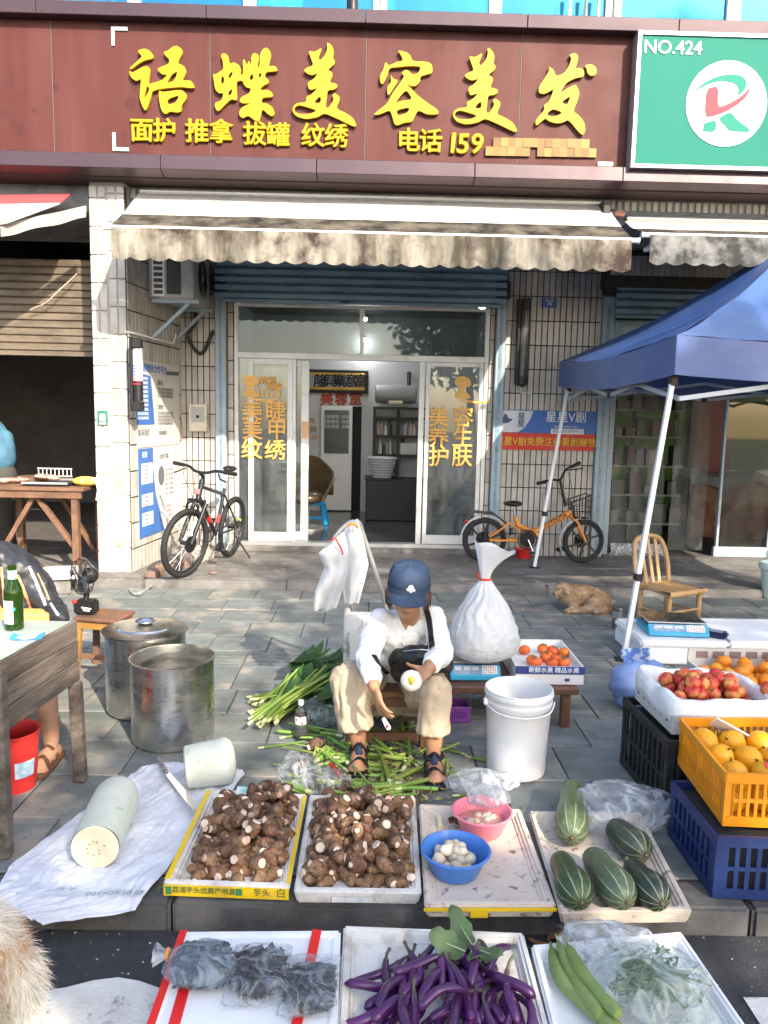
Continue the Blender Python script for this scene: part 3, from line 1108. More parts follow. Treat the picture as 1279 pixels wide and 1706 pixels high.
def silhouette(px,py,s,flip=1):
    """a flat gold decal: a woman's bust in profile with piled hair, beside bottles"""
    bust=[(0,0),(26,0),(22,-8),(14,-12),(13,-18),(18,-20),(24,-22),(25,-28),(22,-34),(14,-38),(4,-38),(-3,-32),(-2,-24),(4,-20),(4,-14),(-2,-8)]
    sw=[(0,1.5),(20,1.5),(40,4),(62,2),(50,7),(30,7),(10,4)]
    loops=[]
    for lp in (bust,sw):
        q=[F(px+a*s*flip,py+b*s,YL) for a,b in lp]
        loops.append(chaikin([(p.x,p.z) for p in q],.25,2))
    me=shape2d(loops,.0008,'decal')
    me.materials.append(m_orange_txt)
    o=link('decal',me,None,sf,V((0,YL,0))-wpos(sf))
    o.rotation_euler=(PI/2,0,0)
    return

silhouette(407,662,.98)
silhouette(760,665,1.0)
for k,(a,h,w) in enumerate(((437,12,2),(443,9,4),(450,6,5),(460,9,6),(430,14,2))):
    p,q=F(a,661-h,YL),F(a+w,661,YL)
    part('decal',MB().box(p.x,q.x,YL-.0006,YL+.0006,q.z,p.z),m_orange_txt,sf)

# ---------------------------------------------------------------- inside the salon
m_inwall=mat('pale_grey_wall',(.58,.59,.59),.8,var=.08,vs=2)
m_infloor=mat('dark_polished_floor',(.055,.06,.062),.16,var=.3,vs=2,c2=(.09,.095,.1),ds=4,dt=.58)
m_ceil=mat('grey_ceiling',(.30,.31,.31),.8,var=.05)
YB=11.45
rm=thing('salon_room','dim salon interior with grey walls and dark shiny floor seen through the door','room',(-.2,10,.12))
part('floor',MB().box(-1.75,1.5,YF+.13,YB+.1,.05,.145),m_infloor,rm)
part('back_wall',MB().box(-1.75,1.5,YB,YB+.1,.146,3.0),m_inwall,rm)
part('side_wall',MB().box(-1.85,-1.75,YF+.3,YB+.1,.05,3.0),m_inwall,rm)
part('side_wall',MB().box(1.5,1.6,YF+.3,YB+.1,.05,3.0),m_inwall,rm)
part('ceiling',MB().box(-1.85,1.6,YF+.10,YB+.1,3.0,3.1),m_ceil,rm)
m_lamp=mat('lit_lamp',(1,1,1),.5,emit=80.,var=0)
lampd=(('small lit ceiling lamp at the upper left corner of the salon transom',F(410,500,9.2)),('upper of two lit ceiling lamps near the transom mullion',F(606,532,10.6)),
         ('lower of two lit ceiling lamps near the transom mullion',F(607,566,11.3)),('small lit ceiling lamp at the upper right corner of the salon transom',F(803,511,9.4)))
for lb,p in lampd:
    o=thing('ceiling_lamp',lb,'lamp',(p.x,p.y,p.z-.02),group='salon ceiling lamps')
    part('bulb',MB().ball(p,(.045,.045,.022),12,6),m_lamp,o,smooth=60)
    part('rose',MB().lathe([(.05,p.z+.018),(.055,p.z+.04),(.012,p.z+.045),(.012,3.0)],12,(p.x,p.y,0)),m_whitep,o)

def at(px,py,Y=YB-.02):
    return F(px,py,Y)

# framed calligraphy plaque
a,b=at(505,615),at(613,656)
o=thing('framed_plaque','wide black and gold framed calligraphy plaque high on the salon back wall','plaque',((a.x+b.x)/2,YB-.03,b.z))
part('frame',MB().box(a.x,b.x,YB-.05,YB-.004,b.z,a.z),m_black,o,bevel=.01)
part('inner_frame',MB().box(a.x+.05,b.x-.05,YB-.058,YB-.0505,b.z+.045,a.z-.045),mat('gold_frame',(.55,.33,.06),.35,metal=.4,var=.2),o,bevel=.004)
part('paper',MB().box(a.x+.10,b.x-.10,YB-.062,YB-.0585,b.z+.085,a.z-.085),mat('grey_paper',(.35,.35,.33),.8),o)
m_ink=mat('black_ink',(.015,.015,.015),.7,var=0)
for ch,px in (('隆',533),('興',549),('意',584),('富',600)):
    p=at(px,636)
    text(ch,.20,m_ink,(p.x,YB-.064,p.z),o,bold=.004,name='lettering',shear=.1)
p=at(566,636)
text('業',.2,m_ink,(p.x,YB-.064,p.z),o,bold=.006,name='lettering')
o=thing('wall_lettering','red characters on the salon wall under the framed plaque','lettering',(at(569,666).x,YB-.01,at(569,672).z))
for ch,px in (('美',544),('容',568),('室',592)):
    p=at(px,666)
    text(ch,.19,mat('dull_red_letter',(.45,.07,.03),.6),(p.x,YB-.006,p.z),o,bold=.006,ext=.004)
# inner door
a,b=at(535,676),at(600,821)
o=thing('inner_door','white inner door with dark upper glass in the salon back wall','door',((a.x+b.x)/2,YB-.03,.146))
part('opening',MB().box(a.x,b.x,YB-.012,YB-.003,.147,a.z),mat('dark_gap',(.02,.02,.02),.9),o)
d0,d1=a.x+.0,at(587,700).x
part('door_leaf',MB().box(d0,d1,YB-.05,YB-.013,.16,a.z),m_white,o,bevel=.006)
part('door_glass',MB().box(d0+.05,d1-.05,YB-.056,YB-.051,at(540,755).z,a.z-.06),mat('dark_door_glass',(.07,.085,.085),.25),o)
for k in range(3):
    p=at(560,695+k*8)
    text('皮肤管理  淡斑',.06,m_inwall,(p.x,YB-.058,p.z),o,bold=.001)
# water heater
a,b=at(627,642),at(690,673)
o=thing('water_heater','grey horizontal water heater tank hung above the black shelf','water heater',((a.x+b.x)/2,YB-.25,b.z))
r=(a.z-b.z)/2
prof=[(r*.75,-.02),(r*.95,0),(r,.03),(r,b.x-a.x-.03),(r*.95,b.x-a.x),(r*.75,b.x-a.x+.02)]
tank=MB().lathe(prof,28)
tank.xf(Matrix.Translation(V((a.x,YB-.25,(a.z+b.z)/2)))@ Matrix.Rotation(PI/2,4,'Y'))
part('tank',tank,mat('dull_tank_grey',(.32,.33,.33),.4),o,smooth=40)
p=at(658,674,YB-.25)
part('control_panel',MB().box(p.x-.1,p.x+.1,YB-.52,YB-.46,p.z-.0,p.z+.05),mat('panel_cream',(.75,.62,.4),.5),o,bevel=.01)
p=at(680,634)
part('pipe',MB().tube([(p.x,YB-.25,p.z-.1),(p.x,YB-.2,p.z+.1),(p.x,YB-.02,p.z+.1)],.03,8),m_black,o)
# shelf with bottles
a,b=at(624,678,YB-.25),at(697,760,YB-.25)
o=thing('shelf_unit','black shelf unit with bottles on the right of the salon back wall','shelf',((a.x+b.x)/2,YB-.15,.146))
zs=[at(650,y,YB-.25).z for y in (678,695,725,757)]
for xx in (a.x,(a.x+b.x)/2+.02,b.x+.25):
    part('post',MB().box(xx-.02,xx+.02,YB-.26,YB-.02,.147,zs[0]),m_black,o)
for z in zs:
    part('shelf_board',MB().box(a.x-.02,b.x+.27,YB-.265,YB-.015,z-.03,z),m_black,o)
bt=[mat('bottle_%d' % i,c,.3) for i,c in enumerate(((.5,.5,.5),(.62,.6,.55),(.25,.25,.26),(.5,.36,.25),(.05,.05,.05)))]
names=('grey','pale','dark grey','brown','black')
cnt={}
for si,(z,xs) in enumerate(((zs[2],(630,635,643,648,668,675,684,690)),(zs[3],(634,640,646,651,662,666,671)))):
    for k,px in enumerate(xs):
        p=at(px,700,YB-.15)
        hh=rnd.uniform(.14,.24)
        i=(k*3+si)% 5
        rr=rnd.uniform(.028,.042)
        single('bottle',MB().lathe([(rr,0),(rr,hh*.7),(rr*.4,hh*.8),(rr*.4,hh)],10,(p.x,YB-.15,z+.001)),bt[i],
               '%s bottle on the %s board of the black salon shelf' %(names[i],('middle','lowest')[si]),'bottle','bottles on the salon shelf',smooth=50)
p=at(680,748,YB-.15)
single('box',MB().box(p.x-.12,p.x+.12,YB-.24,YB-.06,zs[3]+.001,zs[3]+.17),bt[1],'pale box on the lowest board of the black salon shelf','box',bevel=.004)
# wash basin chair and cabinet
a,b=at(613,765,YB-.7),at(659,797,YB-.7)
o=thing('wash_basin','ribbed pale wash basin standing on a dark cabinet inside the salon','basin',((a.x+b.x)/2,YB-.7,b.z))
cx=(a.x+b.x)/2
hb=a.z-b.z
wd=(b.x-a.x)/2
bs=MB().lathe([(wd*.62,b.z),(wd*.68,b.z+hb*.15)],24,(cx,YB-.7,0))
prof=[]
for k in range(8):
    t=k/7
    rr=wd*lerp(.62,1.0,t)
    prof+=[(rr,b.z+hb*t),(rr+.015,b.z+hb*(t+.07)),(rr+.002,b.z+hb*(t+.13))]
prof+=[(wd*.93,b.z+hb*1.1),(wd*.6,b.z+hb*.5),(.001,b.z+hb*.45)]
part('bowl',MB().lathe(prof,24,(cx,YB-.7,0)),m_inwall,o,smooth=50)
o=thing('cabinet','low dark cabinet under the wash basin inside the salon','cabinet',(cx+.3,YB-.7,.146))
part('body',MB().box(cx-.22,cx+.95,YB-1.0,YB-.4,.147,b.z-.001),mat('dark_cabinet',(.02,.019,.018),.5),o,bevel=.01)
part('top',MB().box(cx-.24,cx+.12,YB-1.02,YB-.38,b.z-.0005+.0,b.z+.012),m_black,o)
p=G(600,836,.146)
single('bottle',MB().lathe([(.05,0),(.055,.1),(.055,.2),(.03,.25),(.02,.3)],14,(p.x,p.y,.146)),mat('orange_bottle',(.55,.2,.04),.4),'orange bottle on the salon floor beside the dark cabinet','bottle',smooth=40)
p=G(611,836,.146)
single('bottle',MB().lathe([(.05,0),(.05,.22),(.02,.27),(.02,.31)],14,(p.x,p.y,.146)),bt[1],'pale bottle on the salon floor right of the orange bottle','bottle',smooth=40)
p=G(592,826,.146)
bk=thing('wire_basket','dark wire waste basket before the inner salon door','basket',(p.x,p.y,.146))
for k in range(12):
    t=2*PI*k/12
    part('wire',MB().tube([(p.x+.08*math.cos(t),p.y+.08*math.sin(t),.15),(p.x+.11*math.cos(t),p.y+.11*math.sin(t),.42)],.006,5),m_black,bk)
for z,rr in ((.15,.08),(.28,.095),(.42,.11)):
    part('ring',MB().tube([(p.x+rr*math.cos(2*PI*k/16),p.y+rr*math.sin(2*PI*k/16),z) for k in range(16)],.006,5,closed=True),m_black,bk)
# barber chair edge and blue stool near the door
p=F(530,800,9.6)
o=thing('salon_chair','shiny brown salon chair partly hidden behind the sliding door','chair',(p.x-.15,9.6,.146))
c0=V((p.x-.15,9.6,0))
part('seat',MB().ball(c0+V((0,0,.55)),(.26,.26,.09),16,8),mat('brown_leather',(.10,.07,.04),.2,var=.3),o,smooth=60)
part('backrest',MB().grid(lambda u,v:c0+V((-.25+.55*u,.25+.12*math.sin(PI*u),.55+.5*v*(.6+.4*math.sin(PI*u)))),10,6,.05),MATS['brown_leather'],o,smooth=60)
part('armrest',MB().grid(lambda u,v:c0+V((.24+.12*v,-.25+.5*u,.52+.24*v)),6,4,.04),MATS['brown_leather'],o,smooth=60)
part('base',MB().lathe([(.24,.147),(.24,.17),(.04,.19),(.04,.5)],20,(c0.x,c0.y,0)),m_alu,o,smooth=40)
m_stool=mat('bright_blue_plastic',(.02,.33,.72),.35,var=.06)
p=G(523,872,.146)
o=thing('plastic_stool','bright blue plastic stool just inside the salon door','stool',(p.x,p.y,.146))
q=V((p.x,p.y,.146))
part('seat',MB().box(q.x-.14,q.x+.14,q.y-.14,q.y+.14,.40,.44),m_stool,o,bevel=.012,seg=2)
for sx in (-1,1):
    for sy in (-1,1):
        part('leg',MB().beam(q+V((sx*.16,sy*.16,0)),q+V((sx*.115,sy*.115,.256)),.055,.045),m_stool,o,bevel=.006)
part('stretcher',MB().box(q.x-.14,q.x+.14,q.y-.152,q.y-.13,.22,.26).box(q.x+.13,q.x+.152,q.y-.128,q.y+.14,.22,.26),m_stool,o,bevel=.004)
p=F(518,700,YB-.02)
for k,(px,py,w,h) in enumerate(((516,700,14,9),(521,715,12,10),(512,716,10,14),(524,728,10,8))):
    a,b=at(px-w/2,py-h/2),at(px+w/2,py+h/2)
    single('wall_note',MB().box(a.x,b.x,YB-.012-k*.001,YB-.002,b.z,a.z),mat('note_%d' %(k % 3),((.5,.36,.24),(.42,.28,.18),(.5,.48,.44))[k % 3],.8),('brown note on the salon wall left of the inner door, highest of four','dark tan note on the salon wall, second highest of four','pale upright note on the salon wall, leftmost of four','brown note on the salon wall, lowest of four')[k],'note')

# ================================================================ LEFT OPEN SHOP
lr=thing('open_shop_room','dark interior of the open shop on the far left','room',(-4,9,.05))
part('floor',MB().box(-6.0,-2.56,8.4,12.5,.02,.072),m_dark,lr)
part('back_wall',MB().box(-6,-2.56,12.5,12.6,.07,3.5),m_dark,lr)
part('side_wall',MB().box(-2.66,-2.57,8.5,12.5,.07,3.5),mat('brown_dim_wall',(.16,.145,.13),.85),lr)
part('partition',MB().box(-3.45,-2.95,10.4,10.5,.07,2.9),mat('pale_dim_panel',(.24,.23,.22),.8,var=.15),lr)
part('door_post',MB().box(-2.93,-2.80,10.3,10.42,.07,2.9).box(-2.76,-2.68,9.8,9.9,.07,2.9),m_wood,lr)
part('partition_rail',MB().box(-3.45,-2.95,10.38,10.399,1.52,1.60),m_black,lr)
aw0=thing('striped_awning','red and white awning edge of the shop at the far left','awning',(-3.6,6.8,3.2))
m_pinkcl=mat('faded_red_canvas',(.62,.10,.11),.7,var=.1,tl=.25)
m_whitecl=mat('white_canvas',(.78,.76,.73),.75,var=.06,tl=.25)
e=lambda px,py:F(px,py,6.75)
part('canvas',MB().grid(lambda u,v:lerp(lerp(F(-150,330,7.15),F(118,324,7.15),u),lerp(F(-150,345,6.95),F(100,340,6.95),u),v),6,2,.01),m_pinkcl,aw0)
part('canvas',MB().grid(lambda u,v:lerp(lerp(F(-150,345,6.949),F(100,340,6.949),u),lerp(F(-150,405,6.7),F(12,372,6.7),u),v),8,4,.01),m_whitecl,aw0)
part('valance',MB().grid(lambda u,v:lerp(F(0,374,6.72),F(143,343,7.1),u)+V((0,0,-.10*v))+V((0,.02*math.sin(u*12)*v,0)),12,3,.008),mat('grey_canvas',(.42,.39,.35),.8,tl=.2),aw0)

# wooden trestle table with meat
m_rwood=mat('reddish_old_wood',(.20,.105,.06),.65,var=.3,vs=6,bump=.4,c2=(.09,.05,.035),ds=4,dt=.55)
o=thing('trestle_table','old wooden trestle table before the dark shop, laden with food trays','table',(-3.1,7.35,ZP))
zt=F(80,812,7.0).z
part('top',MB().box(-4.6,-2.62,7.0,7.75,zt-.035,zt),m_rwood,o,bevel=.005)
part('apron',MB().box(-4.55,-2.65,7.02,7.06,zt-.10,zt-.037),m_rwood,o)
for lx in (-3.50,-2.72,-4.4):
    for ly in (7.07,7.68):
        part('leg',MB().beam((lx,ly,ZP),(lx,ly,zt-.036),.07,.06,(1,0,0)),m_rwood,o,bevel=.004)
part('brace',MB().beam((-3.46,7.11,.2),(-3.12,7.11,zt-.11),.05,.04),m_rwood,o)
part('brace',MB().beam((-2.73,7.11,.28),(-3.08,7.112,zt-.11),.05,.04),m_rwood,o)
part('brace',MB().beam((-2.76,7.63,.2),(-3.1,7.63,zt-.11),.05,.04),m_rwood,o)
part('shelf_rail',MB().box(-3.47,-4.38,7.09,7.13,.36,.41),m_rwood,o)
m_meat=mat('raw_meat',(.48,.18,.14),.35,var=.3,vs=14,c2=(.66,.50,.42),ds=14,dt=.55,rand=.15)
tray0=thing('tray','dark metal tray on the wooden trestle table','tray',(-3.0,7.3,zt))
part('pan',MB().box(-3.2,-2.80,7.08,7.5,zt+.002,zt+.02),m_black,tray0,bevel=.006)
part('rim',MB().box(-3.21,-2.79,7.07,7.085,zt+.021,zt+.04).box(-3.21,-2.79,7.495,7.51,zt+.021,zt+.04),m_alu,tray0)
single('cutting_board',MB().lathe([(.18,zt+.001),(.19,zt+.01),(.19,zt+.04),(.18,zt+.05)],24,(-3.28,7.58,0)),m_wood,'round wooden board on the trestle table behind the meat','board',smooth=40)
for k,(px,py) in enumerate(((8,795),(20,797),(30,799),(90,799),(78,797),(62,794))):
    p=F(px,py,7.3)
    single('meat_piece',MB().ball((p.x,7.28+.05*(k % 3),zt+.065 if k>2 else zt+.03),(.07,.05,.025),10,6,lambda q:1+.3*nzv(q*2+V((k,0,0)))),m_meat,
           ('leftmost of the raw meat pieces on the trestle table','raw meat piece on the trestle table, second from the left','raw meat piece on the trestle table, third from the left','rightmost raw meat piece on the tray','raw meat piece in the middle of the tray','raw meat piece at the left end of the tray')[k],'meat','meat on the trestle table',smooth=60)
p=F(137,804,7.1)
single('yellow_packet',MB().ball((p.x,7.2,zt+.045),(.13,.09,.045),16,8,lambda q:1+.12*nzv(q*3)),mat('yellow_speckled_bag',(.72,.48,.05),.4,c2=(.75,.7,.55),ds=30,dt=.55,dw=.04),'yellow speckled packet at the right end of the trestle table','packet',smooth=60)
bx=thing('wire_rack','white wire rack standing behind the meat on the trestle table','rack',(-3.15,7.6,zt))
for k in range(9):
    part('wire',MB().tube([(-3.3+k*.04,7.66,zt+.05),(-3.3+k*.04,7.66,zt+.12)],.004,5),m_white,bx)
part('rail',MB().tube([(-3.31,7.66,zt+.12),(-2.97,7.66,zt+.12)],.006,6).tube([(-3.31,7.66,zt+.045),(-2.97,7.66,zt+.045)],.006,6),m_white,bx)
# person behind the table (only the back edge of a blue top is in view)
m_teal=mat('blue_cotton',(.06,.16,.25),.8,var=.12,vs=8,bump=.3)
m_trous=mat('dark_trousers',(.05,.05,.045),.85,var=.15)
m_skin=mat('skin',(.40,.22,.14),.5,var=.08,vs=20,sss=.08)
m_hair=mat('dark_hair',(.02,.016,.013),.55,var=.3,vs=40)
# wood blocks, white foam slab on the ground by the left shop
single('wood_block',MB().box(-3.18,-2.9,6.45,6.8,0,.22),m_rwood,'stump-like wooden block under the trestle table','block',bevel=.02,seg=2)
for k,(px,py) in enumerate(((60,935),(85,940))):
    p=G(px,py,0)
a=G(66,958,.10)
fs=thing('foam_slab','flat white slatted foam panel lying before the trestle table','foam panel',(-2.86,6.65,.0))
part('panel',MB().obox((-2.82,6.62,.16),.52,.40,.045,Matrix.Rotation(.35,3,'Z')),m_whitep,fs,bevel=.006)
part('support',MB().obox((-2.82,6.62,.07),.40,.32,.135,Matrix.Rotation(.35,3,'Z')),m_plat,fs,bevel=.006)

# ================================================================ RIGHT SHOP
m_grwall=mat('lime_green_wall',(.10,.20,.035),.8,var=.15,vs=2)
rr_=thing('neighbour_shop_room','green walled interior of the shop behind the blue tent','room',(4,10,.05))
part('floor',MB().box(2.6,8,8.4,12,.02,.09),m_dark,rr_)
part('back_wall',MB().box(2.6,8,11.6,11.7,.09,3.2),m_grwall,rr_)
part('side_wall',MB().box(2.6,2.68,8.76,11.6,.09,3.2),m_dark,rr_)
part('ceiling',MB().box(2.6,8,8.75,11.7,3.2,3.3),m_dark,rr_)
a,b=F(1170,650,11.4),F(1222,780,11.4)
o=thing('red_door','dark red door at the back of the green walled shop','door',((a.x+b.x)/2,11.5,.09))
part('door_leaf',MB().box(a.x,b.x,11.5,11.58,.091,F(1200,655,11.4).z),mat('deep_red_paint',(.13,.012,.012),.45),o)
part('door_frame',MB().box(a.x-.1,a.x-.001,11.48,11.59,.091,F(1200,650,11.4).z),m_black,o)
o=thing('goods_shelf','shelf with goods just inside the neighbour shop window','shelf',(3.1,9.3,.09))
for z in (.35,.7,1.05,1.4,1.72):
    part('shelf_board',MB().box(2.72,3.75,9.2,9.5,z-.02,z),mat('grey_shelf',(.2,.2,.2),.5),o)
for xx in (2.72,3.22,3.75):
    part('post',MB().box(xx-.015,xx+.015,9.45,9.5,.09,1.74),m_black,o)
gi=0
for z in (.351,.701,1.051,1.401,1.721):
    xx=2.78
    while xx<3.65:
        w,h=rnd.uniform(.06,.16),rnd.uniform(.1,.26)
        ci=rnd.randrange(5)
        single('goods_box',MB().box(xx,xx+w,9.24,9.42,z,z+h),mat('goods_%d' % ci,((.08,.075,.068),(.08,.052,.035),(.03,.045,.02),(.08,.022,.018),(.15,.15,.155))[ci],.5),
               '%s goods on the neighbour shop shelf' %('grey','brown','green','red','white')[ci]+(', on the top board' if z>1.7 else ', second board from the top' if z>1.3 else ', middle board' if z>1 else ', second board from the bottom' if z>.6 else ', on the bottom board'),'goods','goods on the neighbour shelf',bevel=.004)
        xx+=w+rnd.uniform(.02,.1)
o=thing('draped_counter','red counter draped with grey plastic sheet inside the neighbour shop','counter',(4.1,10,.09))
a,b=F(1158,784,9.8),F(1215,862,9.8)
part('body',MB().box(a.x,a.x+1.6,9.8,10.5,.091,a.z-.06),mat('red_brown_boxes',(.22,.05,.03),.6,c2=(.3,.18,.1),ds=6,dt=.5),o,bevel=.01)
part('sheet',MB().grid(lambda u,v:V((a.x-.06+1.7*u,9.72+.8*v,a.z-.05+.03*math.sin(u*17)-(.12 if v<.05 else 0)-.03*math.sin(u*9+v*5))),24,10,.006),mat('grey_sheet',(.3,.3,.3),.35),o,smooth=60)
# glazing with plastic strip curtain
rf=thing('glass_storefront','pale blue framed glass front of the shop behind the blue tent','shop front',(3.6,YW,ZP))
part('frame',MB().box(2.60,2.66,YF,YF+.06,ZP,2.66).box(2.66,6,YF,YF+.06,2.60,2.66).box(3.88,3.91,YF+.002,YF+.05,.20,2.6).box(4.46,4.49,YF+.002,YF+.05,.2,2.6).box(2.66,2.95,YF+.001,YF+.05,ZP,.10),m_bluerail,rf,bevel=.004)
part('kick_panel',MB().box(3.86,6,YF-.003,YF+.055,ZP+.001,.20),m_bluerail,rf,bevel=.004)
part('sill',MB().box(2.6,6,YF-.05,YF+.3,0,ZP+.001-.004),m_plat,rf)
part('pane',MB().box(3.91,4.46,YF+.02,YF+.026,.2,2.6),m_glass,rf)
part('pane',MB().box(4.49,6,YF+.02,YF+.026,.2,2.6),m_glass,rf)
part('pane',MB().box(2.66,3.18,YF+.024,YF+.03,2.0,2.6),m_glass,rf)
p0,p1=F(1025,532,YF),F(1092,585,YF)
part('window_poster',MB().box(p0.x,p1.x,YF+.012,YF+.018,p1.z,p0.z),mat('pale_teal_print',(.42,.55,.55),.4,c2=(.2,.38,.36),ds=9,dt=.5),rf)
m_glass2=glass('dim_glass',(.6,.62,.6),1.1,.03,.02)
for o_ in rf.children:
    if o_.name.startswith('pane'):
        o_.data.materials[0]=m_glass2
m_strip=film('clear_strip_plastic',(.42,.44,.44),.22,.06,1.1,.7,1.5)
st_i=0
for xa,n in ((2.68,3),(3.36,2)):
    for k in range(n):
        x0=xa+k*.2
        o2=MB().grid(lambda u,v:V((x0+.195*u+.01*math.sin(v*6+k),YF+.07+.03*math.sin(PI*u)+.02*math.sin(v*5+k*2),.14+2.45*v)),6,24)
        single('plastic_strip',o2,m_strip,'clear plastic curtain strip hanging in the neighbour shop doorway, %s from the left' %('first','second','third','fourth','fifth')[st_i],'curtain strip','plastic curtain strips',smooth=60)
        st_i+=1
single('plastic_sheet_roll',MB().grid(lambda u,v:V((2.68+.62*u,YF-.03-.05*math.sin(PI*v),ZP+.005+.15*v+.01*nzv((u*9,v*5,0)))),20,6,.01),film('crumpled_clear',(.8,.83,.85),.7,.2,14.),'crumpled clear plastic sheet at the foot of the neighbour shop window','plastic sheet',smooth=60)

# ================================================================ AWNINGS
def canvas_mat(name,base,dirt,dirt2,t):
    return mat(name,base,.8,var=.08,vs=3,c2=dirt,ds=2.2,dt=t,dw=.13,st2=(2.2,1,.5),c3=dirt2,ds3=4.5,dt3=t+.06,dw3=.1,tl=.2,bump=.2,bs=60)

m_cv=canvas_mat('clean_cream_canvas',(.74,.71,.66),(.50,.46,.40),(.30,.27,.22),.66)
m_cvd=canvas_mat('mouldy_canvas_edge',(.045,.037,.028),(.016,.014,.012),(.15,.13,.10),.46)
m_cvv=canvas_mat('mouldy_valance',(.40,.36,.30),(.06,.055,.036),(.05,.032,.025),.49)
m_cvv2=canvas_mat('grey_mouldy_valance',(.14,.145,.14),(.04,.042,.04),(.30,.30,.29),.47)

def awning(name,label,xa,xb,yb,zb,yf,zf,vh,seed,mv,dirty):
    o=thing(name,label,'awning',((xa+xb)/2,(yb+yf)/2,zf-vh))
    L_=xb-xa

    def top(v0,v1):
        return lambda u,v:V((xa+L_*u,lerp(yb,yf,lerp(v0,v1,v)),lerp(zb,zf+.02,lerp(v0,v1,v))-.02*math.sin(PI*lerp(v0,v1,v))+.008*nzv((u*9+seed,v*2,0))))
    part('canvas',MB().grid(top(0,1-dirty),40,6,.004),m_cv,o,smooth=60)
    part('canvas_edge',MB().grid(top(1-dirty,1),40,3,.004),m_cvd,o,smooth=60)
    part('front_bar',MB().tube([(xa-.05,yf-.012,zf),(xb+.05,yf-.012,zf)],.022,12).tube([(xa-.055,yf-.012,zf),(xa-.05,yf-.012,zf)],.028,12).tube([(xb+.05,yf-.012,zf),(xb+.055,yf-.012,zf)],.028,12),m_whitep,o,smooth=40)
    ns=round(L_/.16)

    def val(u,v):
        sc_=.025*abs(math.sin(PI*u*ns)) if v>.99 else 0
        return V((xa+.01+(L_-.02)*u,yf-.034+.012*v*math.sin(u*2*PI*ns*.5+seed)+.02*nzv((u*14,v,seed))*v,zf-.012-(vh-.012)*v+sc_*-1+.012))
    part('valance',MB().grid(val,ns*6,6,.003),mv,o,smooth=60)
    part('roller',MB().tube([(xa+.02,yb+.03,zb+.03),(xb-.02,yb+.03,zb+.03)],.045,14),m_alu,o,smooth=40)
    for xx in (xa+.35,xb-.35):
        part('arm',MB().beam((xx,yf+.03,zf-.03),(xx+(.25 if xx<0 else -.25),(yf+yb)/2,zf-.05),.035,.03).beam((xx+(.25 if xx<0 else -.25),(yf+yb)/2+.001,zf-.051),(xx,yb+.02,zb-.12),.035,.03),m_whitep,o)
    return o

aw=awning('awning','wide cream awning with mouldy scalloped edge over the salon',-2.15,2.10,7.26,3.52,6.5,3.05,.245,1,m_cvv,.40)
part('end_bracket',MB().box(2.02,2.09,7.10,7.28,3.34,3.54).box(2.095,2.15,7.16,7.24,3.42,3.47),m_black,aw,bevel=.008)
part('crank_end',MB().tube([(2.15,7.2,3.44),(2.24,7.2,3.44)],.03,12),mat('copper_end',(.35,.16,.12),.5),aw,smooth=40)
awning('awning','narrower grey mouldy awning over the shop behind the tent',2.26,4.9,7.24,3.38,6.6,3.12,.23,5,m_cvv2,.55)

# ================================================================ ON THE WALLS
# air conditioner outdoor unit
ac=thing('air_conditioner','grey outdoor air conditioner unit on a bracket under the salon awning','air conditioner',(-1.92,7.9,2.62))
m_acb=mat('aged_white_metal',(.42,.42,.40),.45,var=.12,c2=(.25,.23,.2),ds=5,dt=.6)
x0,x1,y0,y1,z0,z1=-2.17,-1.74,7.62,8.36,2.66,3.16
part('casing',MB().box(x0,x1,y0,y1,z0,z1),m_acb,ac,bevel=.012,seg=2)
gl=MB()
part('side_grille',MB().box(x0+.035,x0+.15,y0-.006,y0-.001,z0+.02,z1-.02),m_whitep,ac)
for k in range(8):
    z=z0+.04+k*.055
    part('grille_slot',MB().box(x0+.05,x0+.135,y0-.009,y0-.0065,z,z+.035),m_black,ac)
part('side_recess',MB().box(x0+.17,x0+.31,y0-.004,y0-.001,z0+.04,z1-.04),m_black,ac)
fan=MB()
for k in range(6):
    rr=.06+.025*k
    fan.tube([(x1+.008,(y0+y1)/2+rr*math.cos(2*PI*j/24),(z0+z1)/2+rr*math.sin(2*PI*j/24)) for j in range(24)],.004,5,closed=True)
part('fan_grille',fan,m_black,ac)
part('bracket',MB().beam((-2.15,7.66,2.64),(-1.70,7.66,2.64),.035,.035).beam((-2.15,8.3,2.64),(-1.70,8.3,2.64),.035,.035).beam((-2.14,7.66,2.30),(-1.80,7.66,2.62),.03,.03).beam((-2.12,8.3,2.30),(-1.80,8.3,2.62),.03,.03),m_bluerail,ac)
part('pipe',MB().tube(smoothpath([(-1.95,8.36,2.75),(-1.90,8.40,2.55),(-1.98,8.38,2.38),(-1.85,8.41,2.2),(-1.72,8.42,2.45)],6),.018,8),m_black,ac,smooth=60)
lp=thing('wall_pipe','thin white drain pipe sloping along the posters wall below the air conditioner','pipe',(-2.12,7.7,2.4))
part('pipe',MB().tube([F(207,552,7.16),F(222,555,7.2),F(288,573,8.2),F(293,556,8.25)],.011,8),m_whitep,lp,smooth=60)

